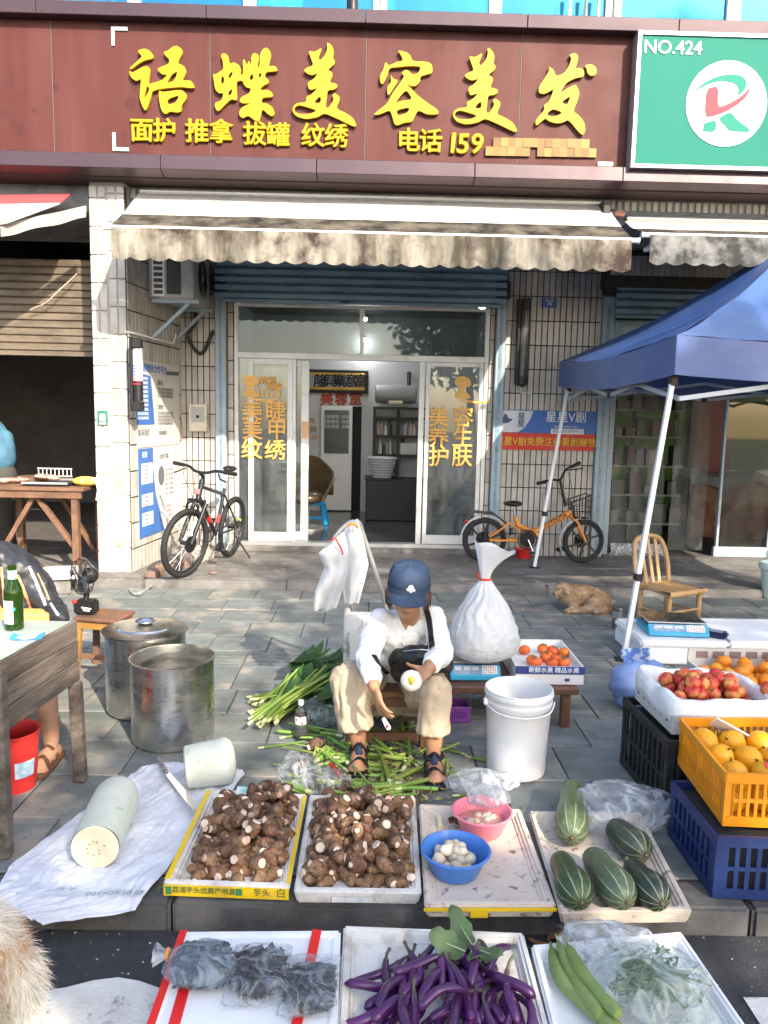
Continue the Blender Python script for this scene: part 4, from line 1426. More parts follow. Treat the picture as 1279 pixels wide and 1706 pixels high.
# black LED lamp sign on the pillar edge
a=F(229,565,7.10)
b=F(229,685,7.10)
o=thing('led_lamp_sign','slim black LED rod lamp with coloured dots on the pillar edge','lamp',(a.x,7.05,b.z))
cx=a.x
part('back_box',MB().box(cx-.058,cx-.028,7.02,7.148,b.z+.0,a.z),m_black,o,bevel=.008)
part('end_cap',MB().box(cx-.03,cx+.05,7.0,7.11,a.z-.09,a.z),m_black,o,bevel=.01).name='end_cap'
part('end_cap',MB().box(cx-.03,cx+.05,7.0,7.11,b.z,b.z+.09),m_black,o,bevel=.01)
part('tube',MB().tube([(cx+.01,7.055,b.z+.088),(cx+.01,7.055,a.z-.088)],.042,20),mat('white_translucent_tube',(.8,.82,.85),.25),o,smooth=40)
for r_ in range(7):
    for c_ in range(4):
        t=-1.1+c_*.62
        m_=mat('led_blue',(.02,.06,.6),.4,var=0) if r_<4 else mat('led_red',(.7,.03,.06),.4,var=0)
        z=a.z-.24-r_*.027
        part('led_dot',MB().obox((cx+.01+.043*math.sin(t),7.055-.043*math.cos(t),z),.014,.004,.012,Matrix.Rotation(t,3,'Z')),m_,o)
part('black_sleeve',MB().tube([(cx+.01,7.055,b.z+.09),(cx+.01,7.055,b.z+.27)],.0425,20),m_black,o,smooth=40)
# second black tube lamp on the right pillar
a,b=F(876,497,8.36),F(872,643,8.36)
o=thing('tube_lamp','long black tube lamp fixed upright on the tiled wall above the banner','lamp',(a.x,8.38,b.z))
part('back_box',MB().box(a.x-.075,a.x-.05,8.34,8.452,b.z+.02,a.z),m_black,o,bevel=.006)
part('tube',MB().tube([(a.x+.0,8.38,b.z+.1),(a.x,8.38,a.z-.1)],.055,20),mat('dark_lamp_tube',(.06,.06,.065),.15),o,smooth=40)
part('end_cap',MB().lathe([(.03,b.z),(.062,b.z+.02),(.062,b.z+.11)],20,(a.x,8.38,0)),m_black,o,smooth=40)
part('end_cap',MB().lathe([(.062,a.z-.13),(.062,a.z-.01),(.05,a.z)],20,(a.x,8.38,0)),m_black,o,smooth=40)
# house number plate
a,b=F(903,497,8.44),F(927,512,8.44)
o=thing('number_plate','small blue house number plate on the tiled wall beside the tube lamp','plate',((a.x+b.x)/2,8.44,b.z))
part('plate',MB().box(a.x,b.x,8.436,8.444,b.z,a.z),m_blue,o,bevel=.003)
text('16',.06,m_whitep,((a.x+b.x)/2,8.435,b.z+.035),o,bold=.001)
text('路北街',.03,m_whitep,((a.x+b.x)/2,8.435,a.z-.025),o)
# conduit beneath the tube lamp
single('conduit',MB().tube([F(868,645,8.43),F(868,655,8.43),F(885,655,8.43),F(884,684,8.43)],.008,6),m_whitep,'thin white conduit below the black tube lamp','conduit',smooth=60)

# banner
o=thing('banner','blue and red printed banner on the tiled wall above the orange bicycle','banner',(1.9,8.43,1.24))
zt,zm,zb=F(910,684,8.43).z,F(908,722,8.43).z,F(906,750,8.43).z
xl,xr=F(824,700,8.43).x,F(995,690,8.43).x
ban=lambda xa,xb,za,zb_,yy:MB().grid(lambda u,v:V((lerp(xa,xb,u),yy+.004*math.sin(u*9+v*2),lerp(za,zb_,v))),16,3,.003)
part('blue_field',ban(xl,xr,zm+.002,zt,8.43),m_blue,o)
part('red_field',ban(xl-.03,xr-.02,zb,zm,8.43),m_red,o)
wht=shape2d([[(xl+.005,zm+.006),(xl+.26,zm+.006),(xl+.33,zm+.06),(xl+.38,zm+.14),(xl+.42,zt-.01),(xl+.005,zt-.005)]],.0008,'white_field')
wht.materials.append(mat('silver_print',(.55,.58,.62),.5))
q=link('white_field',wht,None,o,V((0,8.424,0))-wpos(o))
q.rotation_euler=(PI/2,0,0)
em=shape2d([chaikin([(xl+.03,zt-.09),(xl+.06,zt-.14),(xl+.13,zt-.15),(xl+.18,zt-.12),(xl+.2,zt-.09),(xl+.15,zt-.10),(xl+.13,zt-.05),(xl+.10,zt-.04),(xl+.09,zt-.09)],.25,2)],.0008,'emblem')
em.materials.append(mat('navy_print',(.05,.09,.2),.5,var=0))
q=link('emblem',em,None,o,V((0,8.421,0))-wpos(o))
q.rotation_euler=(PI/2,0,0)
text('星',.085,MATS['navy_print'],(xl+.29,8.420,zt-.07),o,bold=.001)
text('星',.085,MATS['navy_print'],(xl+.29,8.420,zt-.15),o,bold=.001)
m_pw=mat('print_white',(.72,.75,.8),.5,var=0)
p=F(943,696,8.42)
text('星星V剧',.125,m_pw,(p.x,8.421,p.z),o,bold=.0015)
text('XING XING V JU',.035,m_pw,(p.x,8.421,p.z-.10),o)
p=F(945,719,8.42)
part('white_strip',MB().box(p.x-.18,p.x+.18,8.419,8.424,p.z-.028,p.z+.028),m_pw,o)
text('县级城市运营中心',.042,MATS['navy_print'],(p.x,8.417,p.z),o)
p=F(909,737,8.42)
text('星星V剧免费注册看剧赚钱',.103,mat('banner_yellow',(.72,.42,.04),.5,var=0),(p.x,8.421,p.z),o,bold=.0018,sx=.93)

# meter box and small plates
a,b=F(315,673,8.40),F(346,719,8.40)
o=thing('meter_box','small pale metal meter box on the tiled wall left of the salon door','box',((a.x+b.x)/2,8.40,b.z))
part('case',MB().box(a.x,b.x,8.36,8.448,b.z,a.z),mat('pale_meter_paint',(.55,.52,.42),.5,var=.15,c2=(.3,.36,.2),ds=8,dt=.62),o,bevel=.008)
part('window',MB().box(a.x+.03,b.x-.03,8.354,8.3595,b.z+.10,a.z-.03),mat('meter_window',(.36,.37,.36),.2),o,bevel=.004)
part('dial',MB().tube([((a.x+b.x)/2,8.353,b.z+.16),((a.x+b.x)/2,8.349,b.z+.16)],.018,12),m_black,o)
a,b=F(162,684,7.14),F(179,708,7.14)
o=thing('notice_sticker','small green framed sticker on the sunlit tiled pillar','sticker',((a.x+b.x)/2,7.14,b.z))
part('green_border',MB().box(a.x,b.x,7.1405,7.1445,b.z,a.z),mat('dark_green_print',(.03,.17,.12),.5),o)
part('white_panel',MB().box(a.x+.02,b.x-.02,7.138,7.1400,b.z+.035,a.z-.03),m_pw,o)
part('caption_strip',MB().box(a.x+.015,b.x-.015,7.138,7.1401,b.z+.006,b.z+.022),m_pw,o)
single('conduit',MB().tube([F(160,796,7.13),F(161,806,7.13),F(164,815,7.12),F(161,833,7.13)],.012,8),m_whitep,'short white pipe end on the foot of the sunlit pillar','pipe',smooth=60)

# posters on the return wall (local u along the wall, z up)
pnorm=rout

def wpt(u,z,off=.010):
    return ra+rux*(u*RW)+V((0,0,z))+pnorm*off

def wquad(u0,u1,z0,z1,off,th=.0025):
    return MB().prism([wpt(u0,z0,off),wpt(u1,z0,off),wpt(u1,z1,off),wpt(u0,z1,off)],pnorm*th)

def wpoly(pts,off,th=.0012):
    return MB().prism([wpt(u,z,off) for u,z in pts],pnorm*th)

m_post=mat('poster_white',(.62,.61,.58),.5,var=.06,vs=3,c2=(.52,.48,.42),ds=3,dt=.62)
m_pblue=mat('poster_blue',(.045,.15,.45),.5,var=.1,vs=4)
m_ptext=mat('poster_grey_text',(.12,.13,.15),.6,var=0)
wrot=Matrix((rux,V((0,0,1)),pnorm)).transposed().to_euler()
o=thing('poster','upper blue and white notice poster on the tiled side wall','poster',wpt(.5,1.23))
part('sheet',wquad(.10,.93,1.235,2.06,.009),m_post,o)
part('blue_field',wpoly([(.10,1.45),(.42,1.45),(.36,1.92),(.10,1.94)],.012),m_pblue,o)

def ptext(s,u,z,size,m,bold=0,al='LEFT',off=.0138):
    t=text(s,size,m,wpt(u,z,off),o,rot=wrot,ext=.0004,bold=bold,align=al)

ptext('星V剧创业合作平台',.12,1.99,.085,m_pblue,.0012)
ptext('【简介】',.46,1.86,.05,m_ptext,.0008)
ptext('【优势】',.46,1.62,.05,m_ptext,.0008)
for k,z in enumerate((1.80,1.765,1.73,1.56,1.525,1.49,1.455)):
    ptext('平台合作创业看剧收益推广',.48,z,.036,m_ptext)
for k in range(10):
    ptext('免费注册看剧赚钱',.12,1.89-k*.042,.031,m_pw,0,'LEFT',.0142)
ptext('联系我们',.12,1.37,.07,m_ptext,.0005)
ptext('招商热线',.5,1.36,.05,m_ptext,.0005)
part('title_box',wpoly([(.66,1.99),(.92,2.0),(.92,1.96),(.66,1.95)],.0125),m_ptext,o)
o=thing('poster','lower blue and white poster with white boxes on the tiled side wall','poster',wpt(.5,.34))
part('sheet',wquad(.11,.96,.36,1.225,.010),m_post,o)
part('blue_field',wpoly([(.11,.362),(.58,.362),(.50,.55),(.42,.75),(.38,1.0),(.38,1.222),(.11,1.222)],.013),m_pblue,o)
for z0,z1 in ((.88,1.08),(.66,.78),(.47,.60)):
    part('text_box',wquad(.16,.36,z0,z1,.0145,.001),m_pw,o)
    for k in range(4):
        ptext('合作流程',.18,z1-.03-k*.04 if z1-.03-k*.04>z0 else z1-.03,.032,m_ptext,0,'LEFT',.0162)
ptext('星星',.18,1.16,.06,m_pw,.0005,'LEFT',.0150)
ptext('合作方案',.5,1.12,.06,m_ptext,.0008)
for k in range(6):
    ptext('推广 分享 收益',.62,.98-k*.05,.03,m_ptext)
for k in range(5):
    ptext('平台 创业',.62,.60-k*.05,.028,m_red)
part('oval',wpoly([(.53+.06*math.cos(t*PI/8),.93+.10*math.sin(t*PI/8)) for t in range(16)],.0135),m_ptext,o)
# broom-like white rod leaning by the posters, bricks at the wall foot
single('rod',MB().tube([F(268,846,7.7),F(302,888,7.6)],.010,8),m_whitep,'thin white rod leaning against the lower poster','rod',smooth=60)
m_brick=mat('broken_brick',(.20,.13,.10),.9,var=.25,vs=12,bump=.6)
for k,(px,py,z) in enumerate(((276,950,0),(258,960,0),(300,945,1))):
    p=G(px,py,ZP)
    single('brick',MB().obox((p.x,p.y,ZP+.03),.20,.10,.06,Matrix.Rotation(.3+k,3,'Z')),m_brick,('broken brick on the platform between pillar and black bicycle','broken brick nearest the foot of the pillar','broken brick behind the front wheel of the black bicycle')[k],'brick',bevel=.008)
p=G(355,957,ZP)
single('stone',MB().ball((p.x,p.y,ZP+.015),(.04,.028,.018),10,6,lambda q:1+.3*nzv(q*2)),m_brick,'small dark stone on the platform in front of the black bicycle','stone',smooth=50)
# moss and weeds at the foot of the pillar
m_moss=mat('moss',(.045,.065,.02),.9,var=.4,vs=30)
b=MB()
for k in range(260):
    x,y=rnd.gauss(-2.32,.1),rnd.uniform(6.88,7.14)
    h=rnd.uniform(.01,.05)
    a=rnd.uniform(0,6.3)
    b.add([(x,y,0),(x+.012*math.cos(a),y+.012*math.sin(a),0),(x+.02*math.cos(a+1),y+.02*math.sin(a+1),h)],[(0,1,2)])
mo=link('moss_tuft',b.mesh('moss_tuft'),m_moss)
mo['kind']='stuff'
tag(mo,'dark moss and weeds at the foot of the sunlit pillar','moss')
single('plastic_scrap',MB().grid(lambda u,v:G(215+45*u,978+8*math.sin(u*5)+6*v,.005+.02*abs(math.sin(u*9+v*4))),14,4,.001),film('scrap_film',(.8,.8,.78),.7),'crumpled strip of white plastic on the ground by the pillar','plastic scrap',smooth=60)

# ================================================================ BICYCLES
m_tyre=mat('tyre_rubber',(.018,.018,.019),.75,var=.2,vs=20,bump=.4,bs=120)
m_bframe=mat('black_bike_paint',(.012,.012,.014),.3,var=.1,coat=.3)
m_chrome=mat('bright_metal',(.62,.62,.62),.25,metal=.95,var=.1)
m_orangep=mat('orange_bike_paint',(.68,.25,.035),.32,var=.08,coat=.25,c2=(.5,.18,.03),ds=6,dt=.66)
m_redp=mat('red_plastic',(.55,.03,.025),.4)

def ring(c,r,t,m3=None,n=40,k=8):
    """torus in the xz plane"""
    b=MB().tube([(c[0]+r*math.cos(2*PI*j/n),c[1],c[2]+r*math.sin(2*PI*j/n)) for j in range(n)],t,k,closed=True)
    return b

def wheel(root,c,r,tyre_t,spokes,steer=None,mag=False,rimm=None):
    M=(Matrix.Translation(V(c))@ Matrix.Rotation(steer,4,'Z')@ Matrix.Translation(-V(c))) if steer else Matrix.Identity(4)
    w=part('tyre',ring(c,r-tyre_t,tyre_t).xf(M),m_tyre,root,smooth=60,world=False)
    part('rim',ring(c,r-tyre_t*2.1,tyre_t*.42).xf(M),rimm or m_bframe,root,smooth=60,world=False)
    c=V(c)
    part('hub',MB().tube([c+V((0,-.05,0)),c+V((0,.05,0))],.022,12).xf(M),m_bframe,root,smooth=40,world=False)
    if mag:
        for j in range(6):
            a=2*PI*j/6+.3
            d=V((math.cos(a),0,math.sin(a)))
            q=V((-d.z,0,d.x))
            part('wheel_spoke',MB().beam(c+d*.02+q*.012,c+d*(r-tyre_t*2.2)+q*.006,.022,.014,(0,1,0)).xf(M),m_bframe,root,world=False)
    else:
        for j in range(spokes):
            a=2*PI*j/spokes
            s=(-.035,.035)[j % 2]
            a2=a+(.5 if j % 4<2 else -.5)
            part('wheel_spoke',MB().tube([c+V((.022*math.cos(a2),s,.022*math.sin(a2))),c+V(((r-tyre_t*2.2)*math.cos(a),0,(r-tyre_t*2.2)*math.sin(a)))],.0016,4).xf(M),m_chrome,root,world=False)
    part('brake_disc',MB().tube([c+V((0,.058,0)),c+V((0,.061,0))],.08,24).xf(M),m_bframe,root,world=False)

# ---- black mountain bicycle: x forward
r=.325
pr_,pf_=G(376,925,ZP),G(303,962,ZP)
hd=(pf_-pr_)
ang=math.atan2(-1.0,-.22)
root=thing('mountain_bicycle','black mountain bicycle leaning on its kickstand by the salon door','bicycle',(pf_.x+.24,pf_.y+1.06,ZP))
root.rotation_euler=(R(-6),0,ang)
RH,FH,BB=V((0,0,r)),V((1.09,0,r)),V((.43,0,.31))
HT,HB,ST=V((.86,0,.86)),V((.90,0,.74)),V((.30,0,.76))
wheel(root,RH,r,.027,28)
wheel(root,FH,r,.027,28,steer=R(-13))
tb=lambda pts,rr,nm,m=m_bframe:part(nm,MB().tube(pts,rr,10),m,root,smooth=60,world=False)
tb([ST+V((.01,0,-.06)),HT+V((0,0,-.03))],.019,'top_tube')
tb([BB,HB],.023,'down_tube')
tb([BB,ST],.017,'seat_tube')
tb([HB+V((.01,0,-.03)),HT+V((-.01,0,.03))],.025,'head_tube')
for s in (-1,1):
    tb([BB+V((-.02,s*.03,0)),RH+V((0,s*.065,0))],.010,'chain_stay')
    tb([ST+V((.02,s*.02,-.07)),RH+V((0,s*.065,0))],.009,'seat_stay')
    MS=Matrix.Translation(FH)@ Matrix.Rotation(R(-13),4,'Z')@ Matrix.Translation(-FH)
    part('fork_leg',MB().tube([V((.925,s*.065,.69)),V((1.03,s*.065,.47)),FH+V((0,s*.065,0))],[.019,.021,.019],10).xf(MS),m_bframe,root,smooth=60,world=False)
part('fork_crown',MB().beam((.925,-.085,.70),(.925,.085,.70),.05,.035),m_bframe,root,world=False,bevel=.008)
part('fork_brace',MB().tube(smoothpath([(1.0,-.065,.58),(1.02,-.04,.69),(1.02,.04,.69),(1.0,.065,.58)],5),.013,8),m_bframe,root,smooth=60,world=False)
part('stem',MB().tube([HT,HT+V((-.02,0,.06)),HT+V((.05,0,.10))],.018,10),m_bframe,root,smooth=60,world=False)
hb=HT+V((.05,0,.11))
MH=Matrix.Translation(hb)@ Matrix.Rotation(R(-13),4,'Z')@ Matrix.Translation(-hb)
part('handlebar',MB().tube(smoothpath([hb+V((-.06,-.34,.03)),hb+V((-.03,-.16,.03)),hb+V((0,-.06,0)),hb+V((0,.06,0)),hb+V((-.03,.16,.03)),hb+V((-.06,.34,.03))],4),.0145,8).xf(MH),m_bframe,root,smooth=60,world=False)
for s in (-1,1):
    part('grip',MB().tube([hb+V((-.045,s*.23,.03)),hb+V((-.062,s*.36,.03))],.019,10).xf(MH),m_black,root,smooth=60,world=False)
    part('brake_lever',MB().tube([hb+V((-.02,s*.19,.01)),hb+V((.02,s*.24,-.03)),hb+V((0,s*.30,-.05))],.008,6).xf(MH),m_bframe,root,smooth=60,world=False)
    part('cable',MB().tube(smoothpath([hb+V((-.01,s*.16,.02)),hb+V((.14,s*.08,-.02)),hb+V((.10,s*.03,-.16)),V((.9,s*.03,.66))],5),.003,5).xf(MH),m_black,root,world=False)
part('seat_post',MB().tube([ST+V((.02,0,-.08)),V((.25,0,.93))],.0145,10),m_chrome,root,smooth=60,world=False)
sd=MB().ball((.23,0,.955),(.14,.065,.03),16,8,lambda p:1-.35*max(0,p.x))
part('saddle',sd,m_black,root,smooth=60,world=False)
part('crank',MB().tube([BB+V((0,.07,0)),BB+V((.12,.075,-.12))],.011,8),m_bframe,root,world=False)
part('crank',MB().tube([BB+V((0,-.07,0)),BB+V((-.12,-.075,.12))],.011,8),m_bframe,root,world=False)
part('pedal',MB().obox(BB+V((.12,.12,-.12)),.09,.08,.02),m_bframe,root,world=False,bevel=.004)
part('pedal',MB().obox(BB+V((-.12,-.12,.12)),.09,.08,.02),m_bframe,root,world=False,bevel=.004)
part('chainring',ring(BB+V((0,-.05,0)),.085,.008),m_bframe,root,world=False)
part('kickstand',MB().tube([V((.12,.07,.28)),V((.02,.24,.025))],.009,8),m_bframe,root,world=False)
part('front_reflector',MB().obox(HB+V((.045,0,.05)),.015,.05,.05),mat('dull_pink_badge',(.5,.2,.2),.5),root,world=False,bevel=.004)
part('red_decal',MB().tube([lerp(BB,HB,.35),lerp(BB,HB,.5)],.0236,10),m_redp,root,world=False)
part('red_decal',MB().tube([lerp(BB,ST,.25),lerp(BB,ST,.42)],.0176,10),m_redp,root,world=False)
part('rear_reflector',MB().obox(V((-.05,.05,.40)),.02,.04,.02),mat('lime_reflector',(.5,.65,.1),.3),root,world=False)
# pale jug hanging behind
single('bundle',MB().ball(F(330,925,7.75),(.16,.10,.11),16,10,lambda p:1+.25*nzv(p*2.2)),film('pinkish_bag',(.72,.6,.52),.8),'bundle in a pinkish plastic bag behind the front wheel of the black bicycle','bag',smooth=60)

# ---- orange folding bicycle seen from the side, facing right
r=.235
a,b=G(804,934,ZP),G(967,936,ZP)
root=thing('folding_bicycle','orange folding bicycle with front basket parked against the tiled wall','bicycle',(a.x,a.y-.06,ZP),math.atan2(b.y-a.y,b.x-a.x))
WB=(b-a).length
RH,FH=V((0,0,r)),V((WB,0,r))
sx=WB/1.03
wheel(root,RH,r,.024,6,mag=True)
wheel(root,FH,r,.024,6,mag=True,steer=R(8))
P=lambda zx,zy:V(((zx-265)/4.92/162*WB,0,r+(690-zy)/4.92*8.05/1280))
tb=lambda pts,rr,nm,m=m_orangep,k=10:part(nm,MB().tube(pts,rr,k),m,root,smooth=60,world=False)
tb([P(655,625),P(945,450)],[.032,.034],'main_tube')
tb([P(505,495),P(525,560),P(655,625)],[.026,.03,.034],'seat_tube')
tb([P(655,625),P(690,650)],.042,'fold_hinge',m_orangep)
for s in (-1,1):
    y=V((0,s*.05,0))
    tb([P(300,660)+y,P(455,545)+y,P(540,610)+y],.010,'rear_stay')
    tb([P(300,690)+y,P(530,685)+y],.013,'chain_stay')
    tb([P(950,490)+y*.9,P(1000,530)+y,P(1070,690)+y],.013,'fork_leg')
tb([P(940,430),P(955,500)],.026,'head_tube')
tb([P(905,400),P(850,180)],.017,'stem',m_bframe)
tb([P(500,490),P(495,430)],.014,'seat_post',m_chrome)
part('saddle',MB().ball(P(500,385),(.13,.075,.032),16,8,lambda p:1-.4*max(0,p.x)),m_black,root,smooth=60,world=False)
hbp=P(850,178)
part('handlebar',MB().tube(smoothpath([hbp+V((-.28,-.16,-.035)),hbp+V((-.12,-.1,.0)),hbp,hbp+V((.09,.10,.10)),hbp+V((.25,.16,.17))],5),.012,8),m_bframe,root,smooth=60,world=False)
for q0,q1 in (((-.28,-.16,-.035),(-.18,-.13,-.015)),((.15,.12,.125),(.25,.16,.17))):
    part('grip',MB().tube([hbp+V(q0),hbp+V(q1)],.018,10),m_black,root,smooth=60,world=False)
part('brake_lever',MB().tube([hbp+V((.1,.10,.09)),hbp+V((.28,.14,.11))],.007,6),m_bframe,root,world=False)
part('cable',MB().tube(smoothpath([hbp+V((-.05,0,0)),hbp+V((0,-.05,-.15)),P(930,400)],5),.003,5),m_black,root,world=False)
part('cable',MB().tube(smoothpath([hbp+V((.1,.1,.1)),hbp+V((.13,0,-.1)),P(950,420)],5),.003,5),m_black,root,world=False)
# fenders, rack
for c,a0,a1,nm in ((RH,25,190,'fender'),(FH,100,215,'fender')):
    b_=MB().grid(lambda u,v:c+V(((r+.018)*math.cos(R(lerp(a0,a1,u))),-.035+.07*v,(r+.018)*math.sin(R(lerp(a0,a1,u)))+.008*math.sin(PI*v))),16,4,.003)
    part(nm,b_,m_whitep,root,smooth=60,world=False)
for s in (-1,1):
    part('rack_rail',MB().tube([P(150,452)+V((0,s*.055,0)),P(330,470)+V((0,s*.055,0)),P(430,545)+V((0,s*.03,0))],.009,8),m_bframe,root,smooth=60,world=False)
for t in (160,210,260,310):
    part('rack_bar',MB().tube([P(t,456)+V((0,-.055,0)),P(t,456)+V((0,.055,0))],.007,6),m_bframe,root,world=False)
part('rack_leg',MB().tube([P(225,470)+V((0,-.05,0)),P(270,665)+V((0,-.06,0))],.006,6),m_bframe,root,world=False)
part('rear_light',MB().obox(P(118,540),.03,.05,.03),m_redp,root,world=False,bevel=.006)
part('chainring',ring(P(600,675)+V((0,-.06,0)),.10,.007),m_bframe,root,smooth=60,world=False)
part('chain_guard',MB().tube([P(600,675)+V((0,-.056,0)),P(600,675)+V((0,-.052,0))],.085,24),m_bframe,root,world=False)
part('crank',MB().tube([P(600,675)+V((0,-.08,0)),P(640,770)+V((0,-.09,0))],.010,8),m_chrome,root,world=False)
part('pedal',MB().obox(P(640,775)+V((0,-.12,0)),.08,.07,.02),m_bframe,root,world=False)
part('kickstand',MB().tube([P(330,690)+V((0,-.07,0)),V((.10,-.17,.01))],.008,6),m_bframe,root,world=False)
part('spring',MB().tube([P(480,590)+V((.02*math.cos(t*1.2),.02*math.sin(t*1.2),-.002*t)) for t in range(36)],.004,5),m_black,root,world=False)
# wire basket
bc=P(1010,400)
bas=part('basket_rim',MB().tube([bc+V((x_,y_,z_)) for x_,y_,z_ in ((-.10,-.1,.06),(.10,-.1,.13),(.10,.1,.13),(-.10,.1,.06))],.006,6,closed=True),m_bframe,root,world=False)
for t in range(7):
    for yy in (-.1,.1):
        x_=-.10+.2*t/6
        part('basket_wire',MB().tube([bc+V((x_,yy,.06+.07*t/6)),bc+V((x_*.75+.02,yy*.8,-.12))],.003,4),m_bframe,root,world=False)
    y_=-.1+.2*t/6
    part('basket_wire',MB().tube([bc+V((.10,y_,.13)),bc+V((.095,y_*.8,-.12)),bc+V((-.055,y_*.8,-.12)),bc+V((-.1,y_,.06))],.003,4),m_bframe,root,world=False)
for k in range(3):
    t=.25*(k+1)
    part('basket_wire',MB().tube([bc+V((lerp(-.10,-.055,t),-.1+.02*t,lerp(.06,-.12,t))),bc+V((lerp(.10,.095,t),-.1+.02*t,lerp(.13,-.12,t))),bc+V((lerp(.10,.095,t),.1-.02*t,lerp(.13,-.12,t))),bc+V((lerp(-.10,-.055,t),.1-.02*t,lerp(.06,-.12,t)))],.003,4,closed=True),m_bframe,root,world=False)
dirv=(P(945,450)-P(655,625)).normalized()
tx=text('TUYOUTA',.058,m_ink,P(818,518)+V((0,-.0355,-.0)),root,rot=(PI/2,-math.atan2(dirv.z,dirv.x),0),bold=.0006,world=False)
# red basin and dark sack behind the orange bicycle
p=G(874,932,ZP)
single('red_basin',MB().lathe([(.07,0),(.10,.10),(.105,.10),(.07,.005)],20,(p.x,p.y+.1,ZP)),m_redp,'small red basin on the platform behind the orange bicycle pedals','basin',smooth=40)
p=G(968,925,ZP)
single('red_basin',MB().lathe([(.09,0),(.12,.12),(.125,.12),(.09,.005)],20,(p.x,p.y+.25,ZP)),m_redp,'red basin behind the front wheel of the orange bicycle','basin',smooth=40)
p=G(935,926,ZP)
single('dark_sack',MB().ball((p.x,p.y+.12,ZP+.07),(.20,.10,.085),18,10,lambda q:1+.15*nzv(q*3)),m_black,'dark lumpy sack on the platform beside the orange bicycle wheel','sack',smooth=60)

# ================================================================ POTS
m_steel=mat('stainless_steel',(.66,.65,.62),.27,metal=1.,var=.12,vs=3,c2=(.48,.46,.42),ds=3.5,dt=.6,dw=.2,stretch=(1,1,6),rvar=.08,bump=.04,bs=12)

def pot(px,py,dia,h,label,lid):
    p=G(px,py,0)
    c=V((p.x,p.y+dia/2,0))
    rr=dia/2
    o=thing('stock_pot',label,'pot',c,group='stainless stock pots')
    prof=[(.001,.002),(rr-.015,.002),(rr-.004,.012),(rr,.03),(rr,h-.02),(rr+.001,h-.006),(rr+.007,h-.002),(rr+.007,h+.003),(rr-.002,h+.004),(rr-.004,h-.01),(rr-.004,.03),(rr-.02,.01),(.001,.01)]
    part('body',MB().lathe(prof,64,c),m_steel,o,smooth=35)
    for k in (-1,1):
        d=V((math.cos(k*.7+2.2),math.sin(k*.7+2.2),0)) if k<0 else V((math.cos(-.9),math.sin(-.9),0))
        q=V((-d.y,d.x,0))
        b0=c+d*(rr-.002)+V((0,0,h*.72))
        if lid:
            part('handle',MB().tube(smoothpath([b0-q*.05,b0+d*.03-q*.045,b0+d*.035,b0+d*.03+q*.045,b0+q*.05],4),.007,8),m_steel,o,smooth=60)
    if lid:
        l=part('lid',MB().lathe([(rr+.014,h+.005),(rr+.016,h+.012),(rr-.01,h+.018),(rr*.72,h+.022),(rr*.68,h+.030),(rr*.4,h+.036),(.001,h+.038)],64,c),m_steel,o,smooth=35)
        part('lid_knob',MB().lathe([(.03,h+.038),(.05,h+.05),(.052,h+.056),(.042,h+.062),(.028,h+.056),(.001,h+.054)],28,c),m_steel,o,smooth=40)
        part('knob_inlay',MB().lathe([(.027,h+.0575),(.001,h+.0580)],20,c),mat('blue_enamel',(.12,.22,.5),.3),o)
    return o

pot(225,1205,.415,.43,'stainless steel stock pot closed with a lid beside the wooden stool',True)
pot(271,1258,.395,.41,'open stainless steel stock pot in front of the lidded one',False)

# ================================================================ STOOL WITH FAN
m_ywood=mat('varnished_yellow_wood',(.42,.23,.055),.45,var=.2,vs=6,c2=(.26,.13,.04),ds=5,dt=.55,bump=.15)
s0=G(163,1125,0)
cx,cy,hz=s0.x+.02,s0.y+.08,.36
o=thing('wooden_stool','brown wooden stool carrying the black fan behind the lidded pot','stool',(cx,cy,0),R(-14))
o.rotation_euler=(0,0,R(-12))
part('seat',MB().box(-.14,.14,-.12,.12,hz-.025,hz),m_rwood,o,bevel=.006,world=False)
for k in range(3):
    pass
part('apron',MB().box(-.12,.12,-.105,-.085,hz-.07,hz-.026),m_ywood,o,world=False)
part('apron',MB().box(-.12,.12,.085,.105,hz-.07,hz-.026),m_ywood,o,world=False)
part('apron',MB().box(.10,.12,-.084,.084,hz-.07,hz-.026),m_ywood,o,world=False)
for ax in (-1,1):
    for ay in (-1,1):
        part('leg',MB().beam((ax*.13,ay*.11,0),(ax*.11,ay*.09,hz-.026),.034,.034,(0,1,0)),m_ywood if ay<0 else m_rwood,o,bevel=.003,world=False)
part('stretcher',MB().beam((-.12,-.10,.12),(.12,-.10,.12),.02,.03).beam((.12,-.10,.17),(.12,.10,.17),.02,.03),m_rwood,o,world=False)
p=F(143,1008,s0.y)
zb=hz+.001
fx=F(143,1005,cy).x
f_=thing('fan','black battery fan with round wire cage standing on the wooden stool','fan',(fx,cy,zb))
part('battery_box',MB().box(fx-.06,fx+.065,cy-.05,cy+.05,zb,zb+.085),m_black,f_,bevel=.012,seg=2)
part('red_switch',MB().ball((fx-.055,cy-.035,zb+.08),(.018,.018,.015),10,6),m_redp,f_,smooth=60)
for k in range(2):
    part('white_print',MB().obox((fx+.02,cy-.051,zb+.045-k*.014),.06-k*.02,.002,.008,Matrix.Rotation(.15,3,'Y')),m_pw,f_)
part('neck',MB().tube([(fx,cy,zb+.08),(fx+.005,cy+.01,zb+.15)],.018,10),m_black,f_,smooth=60)
fc=V((fx-.02,cy,zb+.225))
fd=V((-.75,-.62,-.05)).normalized()
fxv,fyv=frame(fd)
part('motor',MB().ball(fc-fd*.05,(.05,.05,.05),14,8),m_black,f_,smooth=60)
for k in range(4):
    a=k*PI/2
    d=fxv*math.cos(a)+fyv*math.sin(a)
    part('blade',MB().grid(lambda u,v:fc+d*(.02+.075*u)+d.cross(fd)*((v-.5)*.07*(.5+u))+fd*((v-.5)*.03),4,3,.002),mat('grey_blade',(.06,.065,.07),.4),f_)
